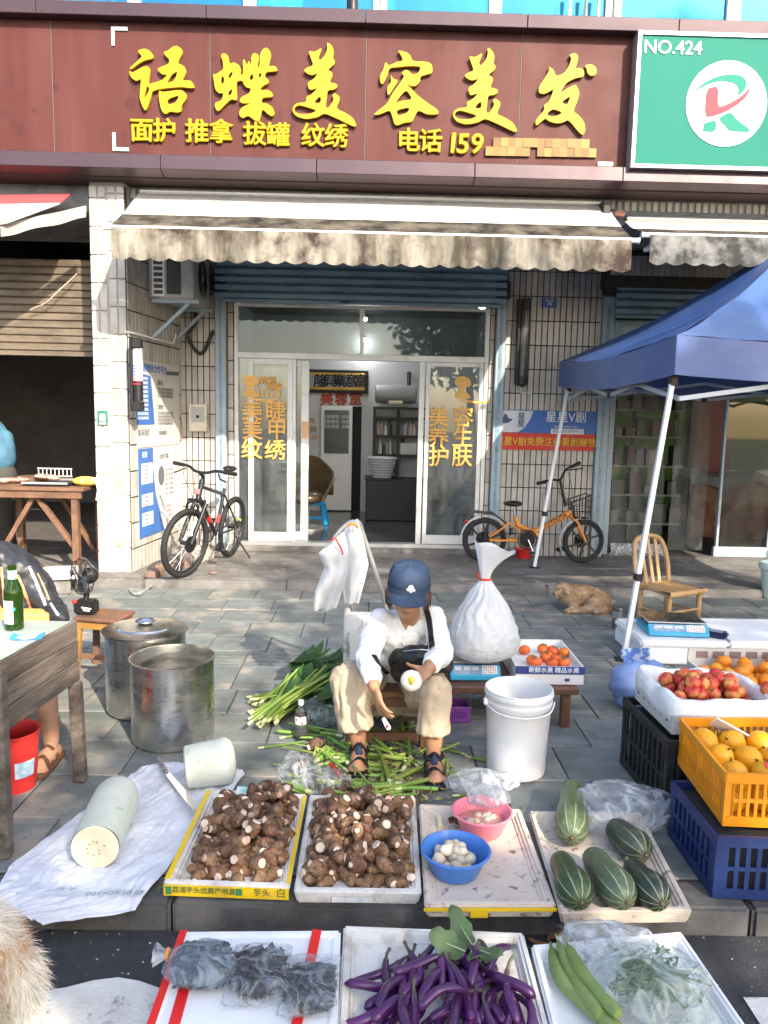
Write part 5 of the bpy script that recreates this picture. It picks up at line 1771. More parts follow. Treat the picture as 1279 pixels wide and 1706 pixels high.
for off,rr in ((-.045,.075),(-.03,.1),(0,.112),(.03,.1),(.045,.07),(.05,.035)):
    part('cage_ring',MB().tube([fc+fd*off+(fxv*math.cos(2*PI*j/32)+fyv*math.sin(2*PI*j/32))*rr for j in range(32)],.0022,5,closed=True),m_black,f_)
for j in range(28):
    a=2*PI*j/28
    d=fxv*math.cos(a)+fyv*math.sin(a)
    part('cage_wire',MB().tube([fc+fd*.05+d*.02,fc+fd*.045+d*.07,fc+fd*.03+d*.1,fc+d*.112,fc-fd*.03+d*.1,fc-fd*.045+d*.075],.0014,4),m_black,f_)

# ================================================================ THE TABLE AT THE LEFT EDGE
m_plank=mat('weathered_plank',(.165,.135,.11),.8,var=.35,vs=4,bump=.7,bs=22,stretch=(6,.5,10),c2=(.055,.04,.03),ds=3,dt=.52,st2=(4,.6,5))
m_ttop=mat('greenish_laminate',(.36,.42,.38),.28,var=.12,vs=4,c2=(.44,.47,.42),ds=5,dt=.55)
zt=.70
o=thing('wooden_table','weathered plank sided table with a pale green top at the left edge','table',(-1.6,2.9,0))
XA,XB=-1.262,-1.30
pa,pb=V((-1.235,3.20,0)),V((-1.295,2.60,0))
part('top',MB().prism([pa+V((-.018,0,zt-.02)),pb+V((-.018,0,zt-.02)),(-2.1,2.60,zt-.02),(-2.1,3.20,zt-.02)],(0,0,.02)),m_ttop,o,bevel=.004)
for k in range(3):
    z1=zt+.004-k*.088
    h=.085
    dz=.004*rnd.uniform(-1,1)
    part('plank',MB().prism([pa+V((dz,0,z1-h)),pb+V((dz,0,z1-h)),pb+V((dz,0,z1)),pa+V((dz,0,z1))],(-.018,0,0)),m_plank,o,bevel=.003,weld=True)
    part('plank',MB().box(-2.1,pb.x-.02,2.60+dz,2.618+dz,z1-h,z1-.006),m_plank,o,bevel=.003)
part('leg',MB().beam(pa+V((.002,-.03,0)),pa+V((-.012,-.02,zt-.26)),.045,.05,(1,0,0)),m_plank,o,bevel=.004)
part('leg',MB().beam(pb+V((.004,-.005,0)),pb+V((.006,-.005,zt-.0)),.05,.055,(1,0,0)),m_plank,o,bevel=.004)
part('leg',MB().beam((-2.05,3.15,0),(-2.05,3.15,zt-.03),.05,.05,(1,0,0)),m_plank,o)
part('leg',MB().beam((-2.05,2.66,0),(-2.05,2.66,zt-.03),.05,.05,(1,0,0)),m_plank,o)
# beer bottle
p=G(24,1048,zt+.001)
m_bglass=mat('green_bottle_glass',(.07,.20,.02),.06,var=0,trans=.85,ior=1.45)
o=thing('beer_bottle','green glass beer bottle with paper labels on the table','bottle',(p.x,p.y,zt))
q=(p.x,p.y,zt+.001)
part('glass',MB().lathe([(.001,.004),(.030,.0),(.036,.006),(.0365,.15),(.034,.17),(.022,.20),(.0165,.215),(.0145,.25),(.0165,.252),(.0165,.262),(.013,.264),(.011,.25),(.013,.215),(.019,.198),(.031,.168),(.0335,.15),(.033,.012),(.001,.010)],32,q),m_bglass,o,smooth=40)
lab=lambda r_,z0,z1,a0,a1,m,nm:part(nm,MB().grid(lambda u,v:V(q)+V((r_*math.cos(lerp(a0,a1,u)),r_*math.sin(lerp(a0,a1,u)),lerp(z0,z1,v))),14,2,.0004),m,o,smooth=60)
lab(.0371,.03,.125,-2.9,-1.2,mat('label_white',(.7,.74,.68),.6,c2=(.25,.5,.35),ds=40,dt=.62),'front_label')
lab(.0185,.205,.245,-3.1,0.1,mat('label_mint',(.45,.66,.55),.6,c2=(.1,.45,.3),ds=50,dt=.55),'neck_label')
part('teal_mark',MB().grid(lambda u,v:V(q)+V((.0376*math.cos(lerp(-1.35,-1.0,u)),.0376*math.sin(lerp(-1.35,-1.0,u)),lerp(.085,.097,v))),4,1,.0004),mat('teal_print',(.05,.5,.35),.5),o)
# printed packet
p=G(46,1063,zt+.001)
o=thing('paper_packet','small blue and white printed paper packet on the table beside the bottle','packet',(p.x,p.y,zt),R(8))
part('paper',MB().grid(lambda u,v:V((-.06+.12*u,-.03+.06*v,.002+.014*(abs(u-.5)*2)**2*(.3+v))),10,4,.001),mat('packet_blue',(.04,.28,.55),.5),o,world=False)
part('white_panel',MB().grid(lambda u,v:V((-.036+.072*u,-.028+.036*v,.0045+.005*(abs(u-.5)*2)**2)),6,3,.0005),m_pw,o,world=False)
part('white_edge',MB().grid(lambda u,v:V((-.06+.12*u,.022+.012*v,.004+.018*(abs(u-.5)*2)**2)),10,2,.0005),m_pw,o,world=False)
# red bucket under the table
p=G(30,1330,0)
o=thing('red_bucket','red plastic bucket with a blue sticker under the table','bucket',(p.x-.06,p.y+.1,0))
part('body',MB().lathe([(.001,.004),(.085,.002),(.105,.24),(.112,.245),(.112,.255),(.102,.25),(.082,.008),(.001,.007)],32,(p.x-.06,p.y+.1,0)),m_redp,o,smooth=40)
part('sticker',MB().grid(lambda u,v:V((p.x-.06,p.y+.1,0))+V((lerp(.092,.099,v)*math.cos(lerp(-1.1,-.2,u)),lerp(.092,.099,v)*math.sin(lerp(-1.1,-.2,u)),lerp(.07,.14,v))),8,2,.001),mat('sticker_blue',(.2,.45,.6),.5,c2=(.7,.75,.8),ds=20,dt=.52),o)

# ================================================================ SEATED PERSON AT THE LEFT TABLE (jacket, jeans, sandals)
m_jacket=mat('black_nylon',(.022,.024,.028),.42,var=.25,vs=9,bump=.6,bs=16,c2=(.035,.04,.055),ds=4,dt=.55)
m_jean=mat('faded_jeans',(.16,.21,.25),.8,var=.2,vs=14,bump=.3)
m_sandal=mat('brown_leather_strap',(.115,.05,.025),.5,var=.2,vs=12)
Yj=3.75
o=thing('person','person in a black striped jacket hunched on a seat behind the table','person',(-1.95,3.8,0))
sh=lambda px,py,y:F(px,py,y)
b=MB()
# torso leaning to the left, arm reaching down, bent legs under the table
limb(b,[sh(30,1075,3.95),sh(8,1000,3.88),sh(-55,955,3.8),sh(-110,960,3.72)],[.135,.15,.155,.12])
limb(b,[sh(-130,950,3.65),sh(-170,990,3.55)],[.06,.06])
b.ball(sh(-200,1005,3.5),(.085,.10,.115),18,12)
hipL,kneeL,ankL=sh(40,1080,3.92),V((-1.50,3.42,.46)),V((-1.43,3.35,.10))
limb(b,[hipL,kneeL],[.095,.07])
limb(b,[kneeL,lerp(kneeL,ankL,.45),ankL],[.062,.056,.036])
hipR,kneeR,ankR=sh(-60,1080,3.95),V((-1.85,3.42,.46)),V((-1.80,3.35,.10))
limb(b,[hipR,kneeR],[.095,.07])
limb(b,[kneeR,lerp(kneeR,ankR,.45),ankR],[.062,.056,.036])
for an in (ankL,ankR):
    limb(b,[an+V((0,.03,-.06)),an+V((0,-.05,-.055)),an+V((.0,-.13,-.075))],[.035,.04,.03])
    for k in range(5):
        t=an+V((-.033+.0165*k,-.145-.008*(2-abs(k-1.2)),-.078))
        limb(b,[t,t+V((0,-.022,-.004))],[.0105+(.004 if k==4 else 0),.0095+(.003 if k==4 else 0)],8,2)
body=blob(b,.009,3,'body')
place(body,'body',m_skin,o)
j=MB()
limb(j,[sh(52,1040,3.92),sh(40,1000,3.9),sh(5,960,3.84),sh(-60,945,3.78),sh(-115,955,3.7)],[.155,.165,.165,.165,.13])
limb(j,[sh(55,975,3.80),sh(86,1012,3.78),sh(98,1030,3.66)],[.07,.062,.05])
limb(j,[sh(30,950,3.82),sh(60,975,3.8)],[.10,.075])
jm=blob(j,.011,5,'jacket',lambda c,n:n*(.012*nzv(c,14)+.006*nzv(c,33)))
jk=place(jm,'jacket',m_jacket,o)
# stripes down the back: thin bands following the jacket
import mathutils.bvhtree as _bv

BVHS={}

def bvh_of(me,w):
    if me.name not in BVHS:
        BVHS[me.name]=_bv.BVHTree.FromPolygons([v.co+w for v in me.vertices],[p.vertices[:] for p in me.polygons])
    return BVHS[me.name]

def on_surface(me,w,pts,width,lift,m,nm,parent,toward):
    """a narrow ribbon laid on a mesh (pts seen from EYE are projected on it)"""
    bvh=bvh_of(me,w)
    P=[]
    for px,py in pts:
        d=ray(px,py).normalized()
        h=bvh.ray_cast(EYE,d)
        if h[0] is not None:
            P.append((h[0],h[1]))
    mb=MB()
    if len(P)<2:
        return
    L_=[]
    for i,(p,n) in enumerate(P):
        t=(P[min(i+1,len(P)-1)][0]-P[max(i-1,0)][0]).normalized()
        s=t.cross(n).normalized()*width/2
        L_.append((p+s+n*lift,p-s+n*lift,p+s-n*.004,p-s-n*.004))
    vs=[q for quad in L_ for q in quad]
    fs=[]
    for i in range(len(L_)-1):
        a=i*4
        fs+=[(a,a+1,a+5,a+4),(a,a+4,a+6,a+2),(a+1,a+3,a+7,a+5)]
    mb.add(vs,fs)
    part(nm,mb,m,parent)

def seg2(pts,n=8):
    out=[]
    for (a,b),(c,d) in zip(pts,pts[1:]):
        out+=[(lerp(a,c,k/n),lerp(b,d,k/n)) for k in range(n)]
    return out+[pts[-1]]

wj=wpos(jk)
m_ostripe=mat('tan_stripe',(.52,.27,.13),.6)
on_surface(jm,wj,seg2([(48,944),(58,965),(66,985),(76,1009)]),.012,.0025,m_pw,'white_stripe',o,None)
on_surface(jm,wj,seg2([(28,957),(38,980),(46,1000),(53,1020)]),.016,.0025,m_ostripe,'tan_stripe',o,None)
on_surface(jm,wj,seg2([(62,955),(72,975),(82,1000)]),.007,.0025,m_ostripe,'tan_stripe',o,None)
on_surface(jm,wj,seg2([(2,945),(5,980),(7,1005)]),.010,.0025,m_ostripe,'tan_stripe',o,None)
on_surface(jm,wj,seg2([(84,1005),(92,1018),(97,1025)]),.010,.0025,m_pw,'white_stripe',o,None)
j=MB()
limb(j,[hipL+V((0,.02,0)),kneeL,kneeL+V((.0,-.0,-.12))],[.115,.085,.072])
limb(j,[hipR,kneeR,kneeR+V((0,0,-.12))],[.115,.085,.072])
limb(j,[hipL,hipR],[.12,.12])
jm=blob(j,.011,4,'jeans',lambda c,n:n*.008*nzv(c,16))
place(jm,'jeans',m_jean,o)
for an in (ankL,ankR):
    so=part('sandal',MB().prism([(an.x+x_,an.y+y_,.004) for x_,y_ in ((-.045,-.19),(-.02,-.205),(.03,-.195),(.05,-.16),(.048,-.05),(.038,.06),(-.03,.06),(-.045,-.04),(-.052,-.14))],(0,0,.022)),m_sandal,o,bevel=.004)
    for a0,a1,y_,zz in ((-1,1,-.095,.062),(1,-1,-.10,.058),(-1,1,-.035,.085)):
        tw=.03 if y_<-.05 else 0
        mbs=MB().grid(lambda u,v:V((an.x-.048+.096*u,an.y+y_+tw*(u-.5)*2*a0+.028*(v-.5),.012+zz*math.sin(PI*(.06+.88*u)))),12,2,.003)
        mbs.v=[p-wpos(so) for p in mbs.v]
        link('strap',mbs.mesh('strap',smooth=60),m_sandal,so)
o2=thing('wooden_bench','yellowish wooden seat edge under the hunched person in the jacket','seat',(-1.9,3.9,0))
za=sh(62,1041,3.62).z
part('seat',MB().box(sh(-100,1040,3.62).x,sh(80,1040,3.62).x,3.62,3.74,za,za+.05),mat('pale_yellow_wood',(.62,.40,.13),.5,var=.1),o2,bevel=.006)
for x_ in (-2.15,-1.72):
    part('leg',MB().beam((x_,3.66,0),(x_,3.66,za-.001),.04,.04,(0,1,0)),m_ywood,o2)
    part('leg',MB().beam((x_,3.72,0),(x_,3.72,za-.001),.04,.04,(0,1,0)),m_ywood,o2)

# ================================================================ PERSON IN BLUE BEHIND THE TRESTLE TABLE
o=thing('person','person in a blue top standing bent behind the trestle table at the far left','person',(-3.75,8.2,ZP))
q=lambda px,py:F(px,py,8.1)
b=MB()
limb(b,[q(-10,800),q(-12,750),q(-25,720),q(-55,705)],[.12,.12,.12,.11])
limb(b,[q(-75,690),q(-100,690)],[.06,.06])
b.ball(q(-125,690),(.09,.10,.12),16,10)
for s in (-1,1):
    hp=q(0,800)+V((-.05+s*.09,0,-.05))
    limb(b,[hp,V((hp.x,8.08,.55)),V((hp.x,8.15,.14))],[.10,.07,.045])
    limb(b,[V((hp.x,8.15,.12)),V((hp.x,8.02,.10))],[.04,.035])
    limb(b,[q(-30,720)+V((0,s*.17,0)),q(-45,770)+V((0,s*.15-.1,0)),q(-60,800)+V((0,-.25,0))],[.06,.05,.04])
place(blob(b,.014,4,'body'),'body',m_skin,o)
b=MB()
limb(b,[q(-2,762),q(-8,740),q(-22,718),q(-55,705)],[.17,.165,.165,.15])
limb(b,[q(10,728),q(14,750),q(6,775)],[.07,.065,.055])
place(blob(b,.016,5,'top',lambda c,n:n*.008*nzv(c,12)),'top',m_teal,o)
b=MB()
for s in (-1,1):
    hp=q(0,800)+V((-.05+s*.09,0,-.05))
    limb(b,[hp+V((0,0,.12)),hp,V((hp.x,8.08,.55)),V((hp.x,8.15,.18))],[.13,.13,.09,.075])
place(blob(b,.016,4,'trousers'),'trousers',m_trous,o)

# ================================================================ THE WOMAN PEELING TARO
m_shirt=mat('white_knit_cardigan',(.70,.70,.69),.85,var=.06,vs=12,bump=.35,bs=90)
m_khaki=mat('khaki_trousers',(.47,.375,.265),.8,var=.08,vs=8,bump=.3,bs=60)
m_navy=mat('navy_cotton',(.022,.042,.085),.8,var=.15,vs=14,bump=.3,bs=120)
m_wskin=mat('tanned_skin',(.36,.185,.105),.48,var=.1,vs=24,sss=.06)
m_bsand=mat('black_sandal',(.012,.013,.018),.5,var=.2)
m_bag=mat('black_bag_nylon',(.010,.010,.011),.5,var=.2,vs=10,bump=.6,bs=14)
W=thing('person','woman in white cardigan and navy cap seated on a low bench peeling taro','person',(.12,3.45,0))
P=lambda px,py,y:F(px,py,y)
neck=P(682,1030,3.52)
chest=P(668,1060,3.56)
pelv=P(655,1135,3.86)
shR,shL=P(634,1034,3.52),P(721,1029,3.52)       # image left, image right
elR,wrR=P(612,1090,3.31),P(623,1143,3.12)
elL,wrL=P(735,1086,3.35),P(714,1113,3.15)
hipR_,hipL_=P(620,1150,3.82),P(690,1148,3.82)
knR,knL=P(581,1134,3.37),P(724,1150,3.29)
anR,anL=P(598,1243,3.36),P(722,1252,3.27)
hd_c=P(680,986,3.42)
b=MB()
limb(b,[pelv,lerp(pelv,chest,.5)+V((0,.03,0)),chest],[.11,.095,.095])
limb(b,[shR,chest+V((0,.03,0)),shL],[.045,.085,.045])
limb(b,[neck+V((0,.03,-.03)),neck,hd_c+V((0,.02,-.03))],[.055,.05,.055])
for s_,e_,w_ in ((shR,elR,wrR),(shL,elL,wrL)):
    limb(b,[s_,e_],[.05,.042])
    limb(b,[e_,w_],[.04,.026])
for h_,k_,a_ in ((hipR_,knR,anR),(hipL_,knL,anL)):
    limb(b,[h_,k_],[.09,.06])
    limb(b,[k_,lerp(k_,a_,.4),a_],[.058,.052,.033])
# head: skull, jaw, nose, brow, lips, ears; face turned down
fdir=V((-.09,-.99,-.12)).normalized()
fup=V((0,-.6,.8))
fup=(fup-fdir*fup.dot(fdir)).normalized()
frt=fdir.cross(fup).normalized()
HM=Matrix((frt,fdir,fup)).transposed()
hp=lambda x_,y_,z_:hd_c+HM @ V((x_,y_,z_))
b.ball(hd_c+HM @ V((0,-.005,.02)),(.075,.095,.095),20,14,None,HM)
b.ball(hp(0,.035,-.05),(.055,.055,.06),18,12,None,HM)
b.ball(hp(0,.065,-.085),(.028,.025,.022),12,8,None,HM)
limb(b,[hp(0,.085,.005),hp(0,.108,-.028)],[.010,.016],10,3)
b.ball(hp(-.013,.095,-.03),.010,8,6)
b.ball(hp(.013,.095,-.03),.010,8,6)
limb(b,[hp(-.05,.075,.018),hp(0,.09,.022),hp(.05,.075,.018)],[.012,.013,.012],8,3)
limb(b,[hp(-.025,.083,-.06),hp(0,.091,-.058),hp(.025,.083,-.06)],[.006,.008,.006],8,3)
limb(b,[hp(-.02,.081,-.07),hp(0,.088,-.071),hp(.02,.081,-.07)],[.006,.008,.006],8,3)
for s in (-1,1):
    b.ball(hp(s*.04,.075,-.022),(.022,.02,.022),10,8,None,HM)
    b.ball(hp(s*.078,-.005,-.01),(.010,.022,.032),10,8,None,HM)
hand(b,wrR,P(634,1180,3.08)-wrR,V((.75,.2,-.2)),.175,.45,.8,side=-1)
hand(b,wrL,P(684,1140,3.05)-wrL,V((-.1,-.4,.9)),.165,.55,.9,side=1)
# feet
for a_,yaw in ((anR,-.05),(anL,.05)):
    f0=V((a_.x,a_.y,0))
    dv=V((yaw,-1,0)).normalized()
    sv=V((1,yaw,0)).normalized()
    limb(b,[a_,f0+V((0,0,.05))-dv*.03],[.034,.036])
    limb(b,[f0+V((0,0,.047))-dv*.04,f0+dv*.06+V((0,0,.055)),f0+dv*.115+V((0,0,.042))],[.033,.037,.026])
    for k in range(5):
        t=f0+dv*(.130-.006*abs(k-1.5))+sv*(-.03+.015*k)+V((0,0,.038))
        limb(b,[t-dv*.02,t,t+dv*.018],[.011,.0105,.009],8,2)
bm_=blob(b,.006,2,'body')
place(bm_,'body',m_wskin,W)
m_lip=mat('lip',(.30,.10,.08),.5)
m_eye=mat('eye_line',(.02,.012,.01),.5)
for s in (-1,1):
    part('eye',MB().ball(hp(s*.032,.0945,-.003),(.014,.004,.004),10,6,None,HM),m_eye,W,smooth=60)
    part('brow',MB().tube([hp(s*.05,.083,.030),hp(s*.032,.098,.036),hp(s*.014,.102,.032)],.0035,6),m_eye,W,smooth=60)
part('mouth',MB().ball(hp(0,.0955,-.0645),(.022,.004,.0035),10,6,None,HM),m_lip,W,smooth=60)
# cardigan
c=MB()
limb(c,[pelv+V((0,-.02,.0)),lerp(pelv,chest,.45)+V((0,.02,0)),chest+V((0,.01,0))],[.140,.128,.125])
limb(c,[lerp(pelv,chest,.7)+V((-.05,-.07,0)),lerp(pelv,chest,.7)+V((.06,-.07,0))],[.075,.075])
limb(c,[shR+V((.01,0,-.01)),chest+V((0,.03,.015)),shL+V((-.01,0,-.01))],[.062,.105,.062])
for s_,e_,w_ in ((shR,elR,wrR),(shL,elL,wrL)):
    limb(c,[s_,e_,lerp(e_,w_,.35)],[.060,.053,.050])
    limb(c,[e_,lerp(e_,w_,.78)],[.055,.042])
cm=blob(c,.008,5,'cardigan',lambda q_,n:n*(.014*(abs(nzv(V((q_.x+q_.z*.5,q_.y,q_.z-q_.x*.4)),13))-.2)+.005*nzv(q_,34)))
cdg=place(cm,'cardigan',m_shirt,W)
# open V neck (skin shows), button band, buttons
wc=wpos(cdg)
def patch(me,w,tri,n,lift,m,nm,parent):
    """a small piece of another surface laid on a mesh inside a triangle of the view"""
    bvh=bvh_of(me,w)
    mb=MB()
    idx={}
    for i in range(n+1):
        for k in range(n+1-i):
            u,v=i/n,k/n
            px=tri[0][0]*(1-u-v)+tri[1][0]*u+tri[2][0]*v
            py=tri[0][1]*(1-u-v)+tri[1][1]*u+tri[2][1]*v
            h=bvh.ray_cast(EYE,ray(px,py).normalized())
            if h[0] is not None:
                idx[i,k]=len(mb.v)
                mb.v.append(h[0]+h[1]*lift)
    for i in range(n):
        for k in range(n-i):
            q=[(i,k),(i+1,k),(i,k+1)]
            if all(t in idx for t in q):
                mb.f.append(tuple(idx[t] for t in q))
            q=[(i+1,k),(i+1,k+1),(i,k+1)]
            if i+k+2<=n and all(t in idx for t in q):
                mb.f.append(tuple(idx[t] for t in q))
    return part(nm,mb,m,parent,smooth=60)

patch(cm,wc,[(662,1016),(692,1014),(675,1056)],14,.003,m_wskin,'skin_at_neck',W)
on_surface(cm,wc,seg2([(660,1024),(667,1040),(675,1056),(674,1080),(671,1105)]),.012,.004,m_shirt,'button_band',W,None)
on_surface(cm,wc,seg2([(692,1020),(685,1036),(676,1056)]),.012,.0045,m_shirt,'collar_edge',W,None)
for py in (1062,1072,1082,1092):
    d=ray(673,py).normalized()
    hit=bvh_of(cm,wc).ray_cast(EYE,d)
    if hit[0] is not None:
        part('button',MB().ball(hit[0]+hit[1]*.005,(.006,.004,.006),8,6),m_whitep,W,smooth=60)
# pearl necklace
for k in range(15):
    t=k/14
    d=ray(lerp(660,690,t),1026+9*math.sin(PI*t)).normalized()
    hit=bvh_of(cm,wc).ray_cast(EYE,d)
    if hit[0] is not None:
        part('pearl',MB().ball(hit[0]+hit[1]*.007,.0055,8,6),mat('pearl',(.72,.66,.55),.25),W,smooth=60)
# trousers, wide and ending above the ankles
t_=MB()
limb(t_,[hipR_,hipL_],[.135,.135])
limb(t_,[pelv,lerp(hipR_,hipL_,.5)],[.14,.14])
for h_,k_,a_,wd in ((hipR_,knR,anR,.090),(hipL_,knL,anL,.077)):
    limb(t_,[h_,lerp(h_,k_,.6),k_+V((0,.01,-.005))],[.125,.105,wd*.98])
    hem=lerp(k_,a_,.70)
    limb(t_,[k_+V((0,.01,-.005)),lerp(k_,a_,.35)],[wd*.96,wd*.92])
    t_.tube([lerp(k_,a_,.30),lerp(k_,a_,.5),hem],[wd*.93,wd*.93,wd*.95],20)
tm=blob(t_,.008,4,'trousers',lambda q_,n:n*(.016*(abs(nzv(V((q_.x*2.2,q_.y*2.2,q_.z*.7+q_.x)),11))-.2)+.006*nzv(q_,26)))
place(tm,'trousers',m_khaki,W)
# sandals
for a_,yaw in ((anR,-.05),(anL,.05)):
    f0=V((a_.x,a_.y,0))
    so=part('sandal',MB().prism([f0+V((x_,y_,.003)) for x_,y_ in ((-.042,-.15),(-.02,-.165),(.02,-.165),(.043,-.15),(.046,-.10),(.038,.0),(.036,.06),(0,.075),(-.036,.06),(-.038,0),(-.046,-.1))],(0,0,.024)),m_bsand,W,bevel=.005)
    base=wpos(so)

    def strap(y_,zz,wd,off=0.,wdt=.046):
        mbs=MB().grid(lambda u,v:f0+V((-wdt+2*wdt*u,y_+wd*(v-.5)+off*math.sin(PI*u),.02+zz*math.sin(PI*(.04+.92*u))**.7)),14,2,.004)
        mbs.v=[p_-base for p_ in mbs.v]
        link('strap',mbs.mesh('strap',smooth=60),m_bsand,so)
    strap(-.095,.062,.03,-.005)
    strap(-.055,.072,.028)
    strap(.0,.105,.02,-.05,.042)
    mbs=MB().tube([f0+V((0,-.085,.083)),f0+V((0,-.05,.095)),f0+V((0,-.03,.115))],.014,8)
    mbs.v=[p_-base for p_ in mbs.v]
    link('strap',mbs.mesh('strap',smooth=60),m_navy,so)
    mbs=MB().tube([a_+V((.04*math.cos(t*PI/10),.045*math.sin(t*PI/10)+.0,-.02)) for t in range(20)],.009,6,closed=True)
    mbs.v=[p_-base for p_ in mbs.v]
    link('strap',mbs.mesh('strap',smooth=60),m_bsand,so)
# hair and cap
hr=MB()
rr=random.Random(5)
for k in range(420):
    a=rr.uniform(0,2*PI)
    if abs(math.sin(a)-1)<.25:
        continue
    d=V((math.cos(a)*.082,math.sin(a)*.098,.0))
    if d.y>.062:
        continue
    s_=hp(d.x,d.y,.03+rr.uniform(-.01,.01))
    e_=hp(d.x*rr.uniform(1.05,1.2),d.y*rr.uniform(1.0,1.15)-.01,rr.uniform(-.075,-.03))
    m_=lerp(s_,e_,.5)+HM @ V((d.x*.18,d.y*.15,0))
    hr.tube([s_,m_,e_+V((rr.gauss(0,.006),rr.gauss(0,.006),0))],[.004,.0035,.001],4)
hro=part('hair',hr,mat('greying_brown_hair',(.085,.045,.03),.5,var=.4,vs=50,rand=.2),W)
crown=MB().lathe([(.092,-.012),(.1,0),(.104,.03),(.10,.065),(.082,.093),(.05,.106),(.001,.110)],32,(0,0,0),cap=False)
crown.v=[hp(p_.x*.93,p_.y*1.08-.004,p_.z+.030+.012*nzv(p_,25)) for p_ in crown.v]
cap=part('cap',crown,m_navy,W,smooth=60)
bw=wpos(cap)
band=MB().lathe([(.1045,-.014),(.1055,.012)],32,(0,0,0),cap=False)
band.v=[hp(p_.x*.935,p_.y*1.085-.004,p_.z+.030)-bw for p_ in band.v]
link('band',band.mesh('band',smooth=60),m_navy,cap)
brim=MB().grid(lambda u,v:hp((.096+.002*v)*math.sin(lerp(-1.2,1.2,u)),.088*math.cos(lerp(-1.2,1.2,u))*1.08+v*(.070*math.cos(lerp(-1.2,1.2,u)*.95)),.026-.026*v-.022*abs(lerp(-1,1,u))**2-.01*v*v),18,6,.005)
brim.v=[p_-bw for p_ in brim.v]
link('brim',brim.mesh('brim',smooth=60),m_navy,cap)
emb=MB()
for dx,dz,r_ in ((0,.006,.012),(-.012,-.006,.008),(.012,-.006,.008),(0,-.012,.007)):
    emb.ball(hp(-.012+dx,.112-abs(dx)*.3,.055+dz),(r_,.004,r_),10,6,None,HM)
emb.v=[p_-bw for p_ in emb.v]
link('badge',emb.mesh('badge',smooth=60),mat('badge_white',(.7,.72,.75),.6),cap)
bt_=MB().ball(hp(0,-.004,.134),.008,8,6)
bt_.v=[p_-bw for p_ in bt_.v]
link('top_button',bt_.mesh('top_button',smooth=60),m_navy,cap)
# shoulder bag: strap over the image-right shoulder, bag in the lap
sb=thing('shoulder_bag','black shoulder bag lying in the lap of the woman in white','bag',P(690,1115,3.38))
bb=MB()
limb(bb,[P(666,1100,3.40),P(700,1096,3.36),P(742,1108,3.33)],[.055,.062,.04])
limb(bb,[P(668,1120,3.40),P(700,1122,3.4)],[.05,.05])
place(blob(bb,.008,4,'bag',lambda q_,n:n*.009*nzv(q_,22)),'bag',m_bag,sb)
wb=V((0,0,0))
bvh_c=bvh_of(cm,wc)

def strap_pts(pts):
    out=[]
    for px,py in pts:
        h=bvh_c.ray_cast(EYE,ray(px,py).normalized())
        if h[0] is not None:
            out.append((h[0],h[1]))
    return out

for pts,w_ in (([(704,1000),(709,1010),(713,1025),(716,1040),(718,1055),(719,1070),(720,1080)],.026),([(622,1092),(628,1102),(636,1112),(646,1122)],.024)):
    on_surface(cm,wc,seg2(pts,4),w_,.006,m_bag,'strap',sb,None)
part('zip',MB().tube([P(672,1085,3.335),P(700,1082,3.30),P(720,1084,3.295)],.0025,5),m_chrome,sb)
# bracelet, taro in one hand, peeled end in the other
part('bracelet',MB().tube([lerp(wrL,elL,.06)+HMv for HMv in [V((.028*math.cos(t*PI/10),.012*math.sin(t*PI/10),.028*math.sin(t*PI/10))) for t in range(20)]],.003,6,closed=True),mat('gold',(.7,.42,.1),.25,metal=1.),W)
tp=P(685,1134,3.04)
tr_=thing('peeled_taro','white peeled taro held in the left hand of the woman','taro',tp)
part('flesh',MB().ball(tp,(.044,.040,.044),20,12,lambda q_:1+.05*nzv(q_*3)),mat('white_taro_flesh',(.74,.69,.60),.45,var=.05),tr_,smooth=60)
part('core',MB().ball(tp+(EYE-tp).normalized()*.034,(.016,.012,.018),10,8,lambda q_:1+.4*nzv(q_*3)),mat('taro_yellow',(.72,.42,.03),.5,c2=(.25,.33,.05),ds=60,dt=.55),tr_,smooth=60)
kp=P(641,1208,3.05)
pk=thing('peeler','white handled peeler in the right hand of the woman','peeler',kp)
part('handle',MB().tube(smoothpath([P(638,1196,3.05),P(644,1208,3.04),P(649,1215,3.04)],3),[.006,.009,.010,.011,.011,.010,.006],10),m_whitep,pk,smooth=60)
part('blade_slot',MB().ball(P(645,1210,3.03),(.006,.003,.008),8,6),m_redp,pk,smooth=60)
# the low bench she sits on
m_bench=mat('brown_painted_bench',(.16,.075,.04),.5,var=.25,vs=6,c2=(.07,.035,.02),ds=5,dt=.56,bump=.2)
zs=.285
o=thing('low_bench','low brown wooden bench under the seated woman','bench',(.1,3.75,0))
part('seat',MB().box(-.10,.30,3.52,3.90,zs-.03,zs),m_bench,o,bevel=.006)
for x_ in (-.08,.28):
    for y_ in (3.55,3.87):
        part('leg',MB().beam((x_,y_,0),(x_,y_,zs-.031),.045,.045,(0,1,0)),m_bench,o,bevel=.004)
part('apron',MB().box(-.055,.255,3.54,3.56,zs-.08,zs-.031),m_bench,o)
part('stretcher',MB().box(-.055,.255,3.54,3.57,.035,.075),m_bench,o)

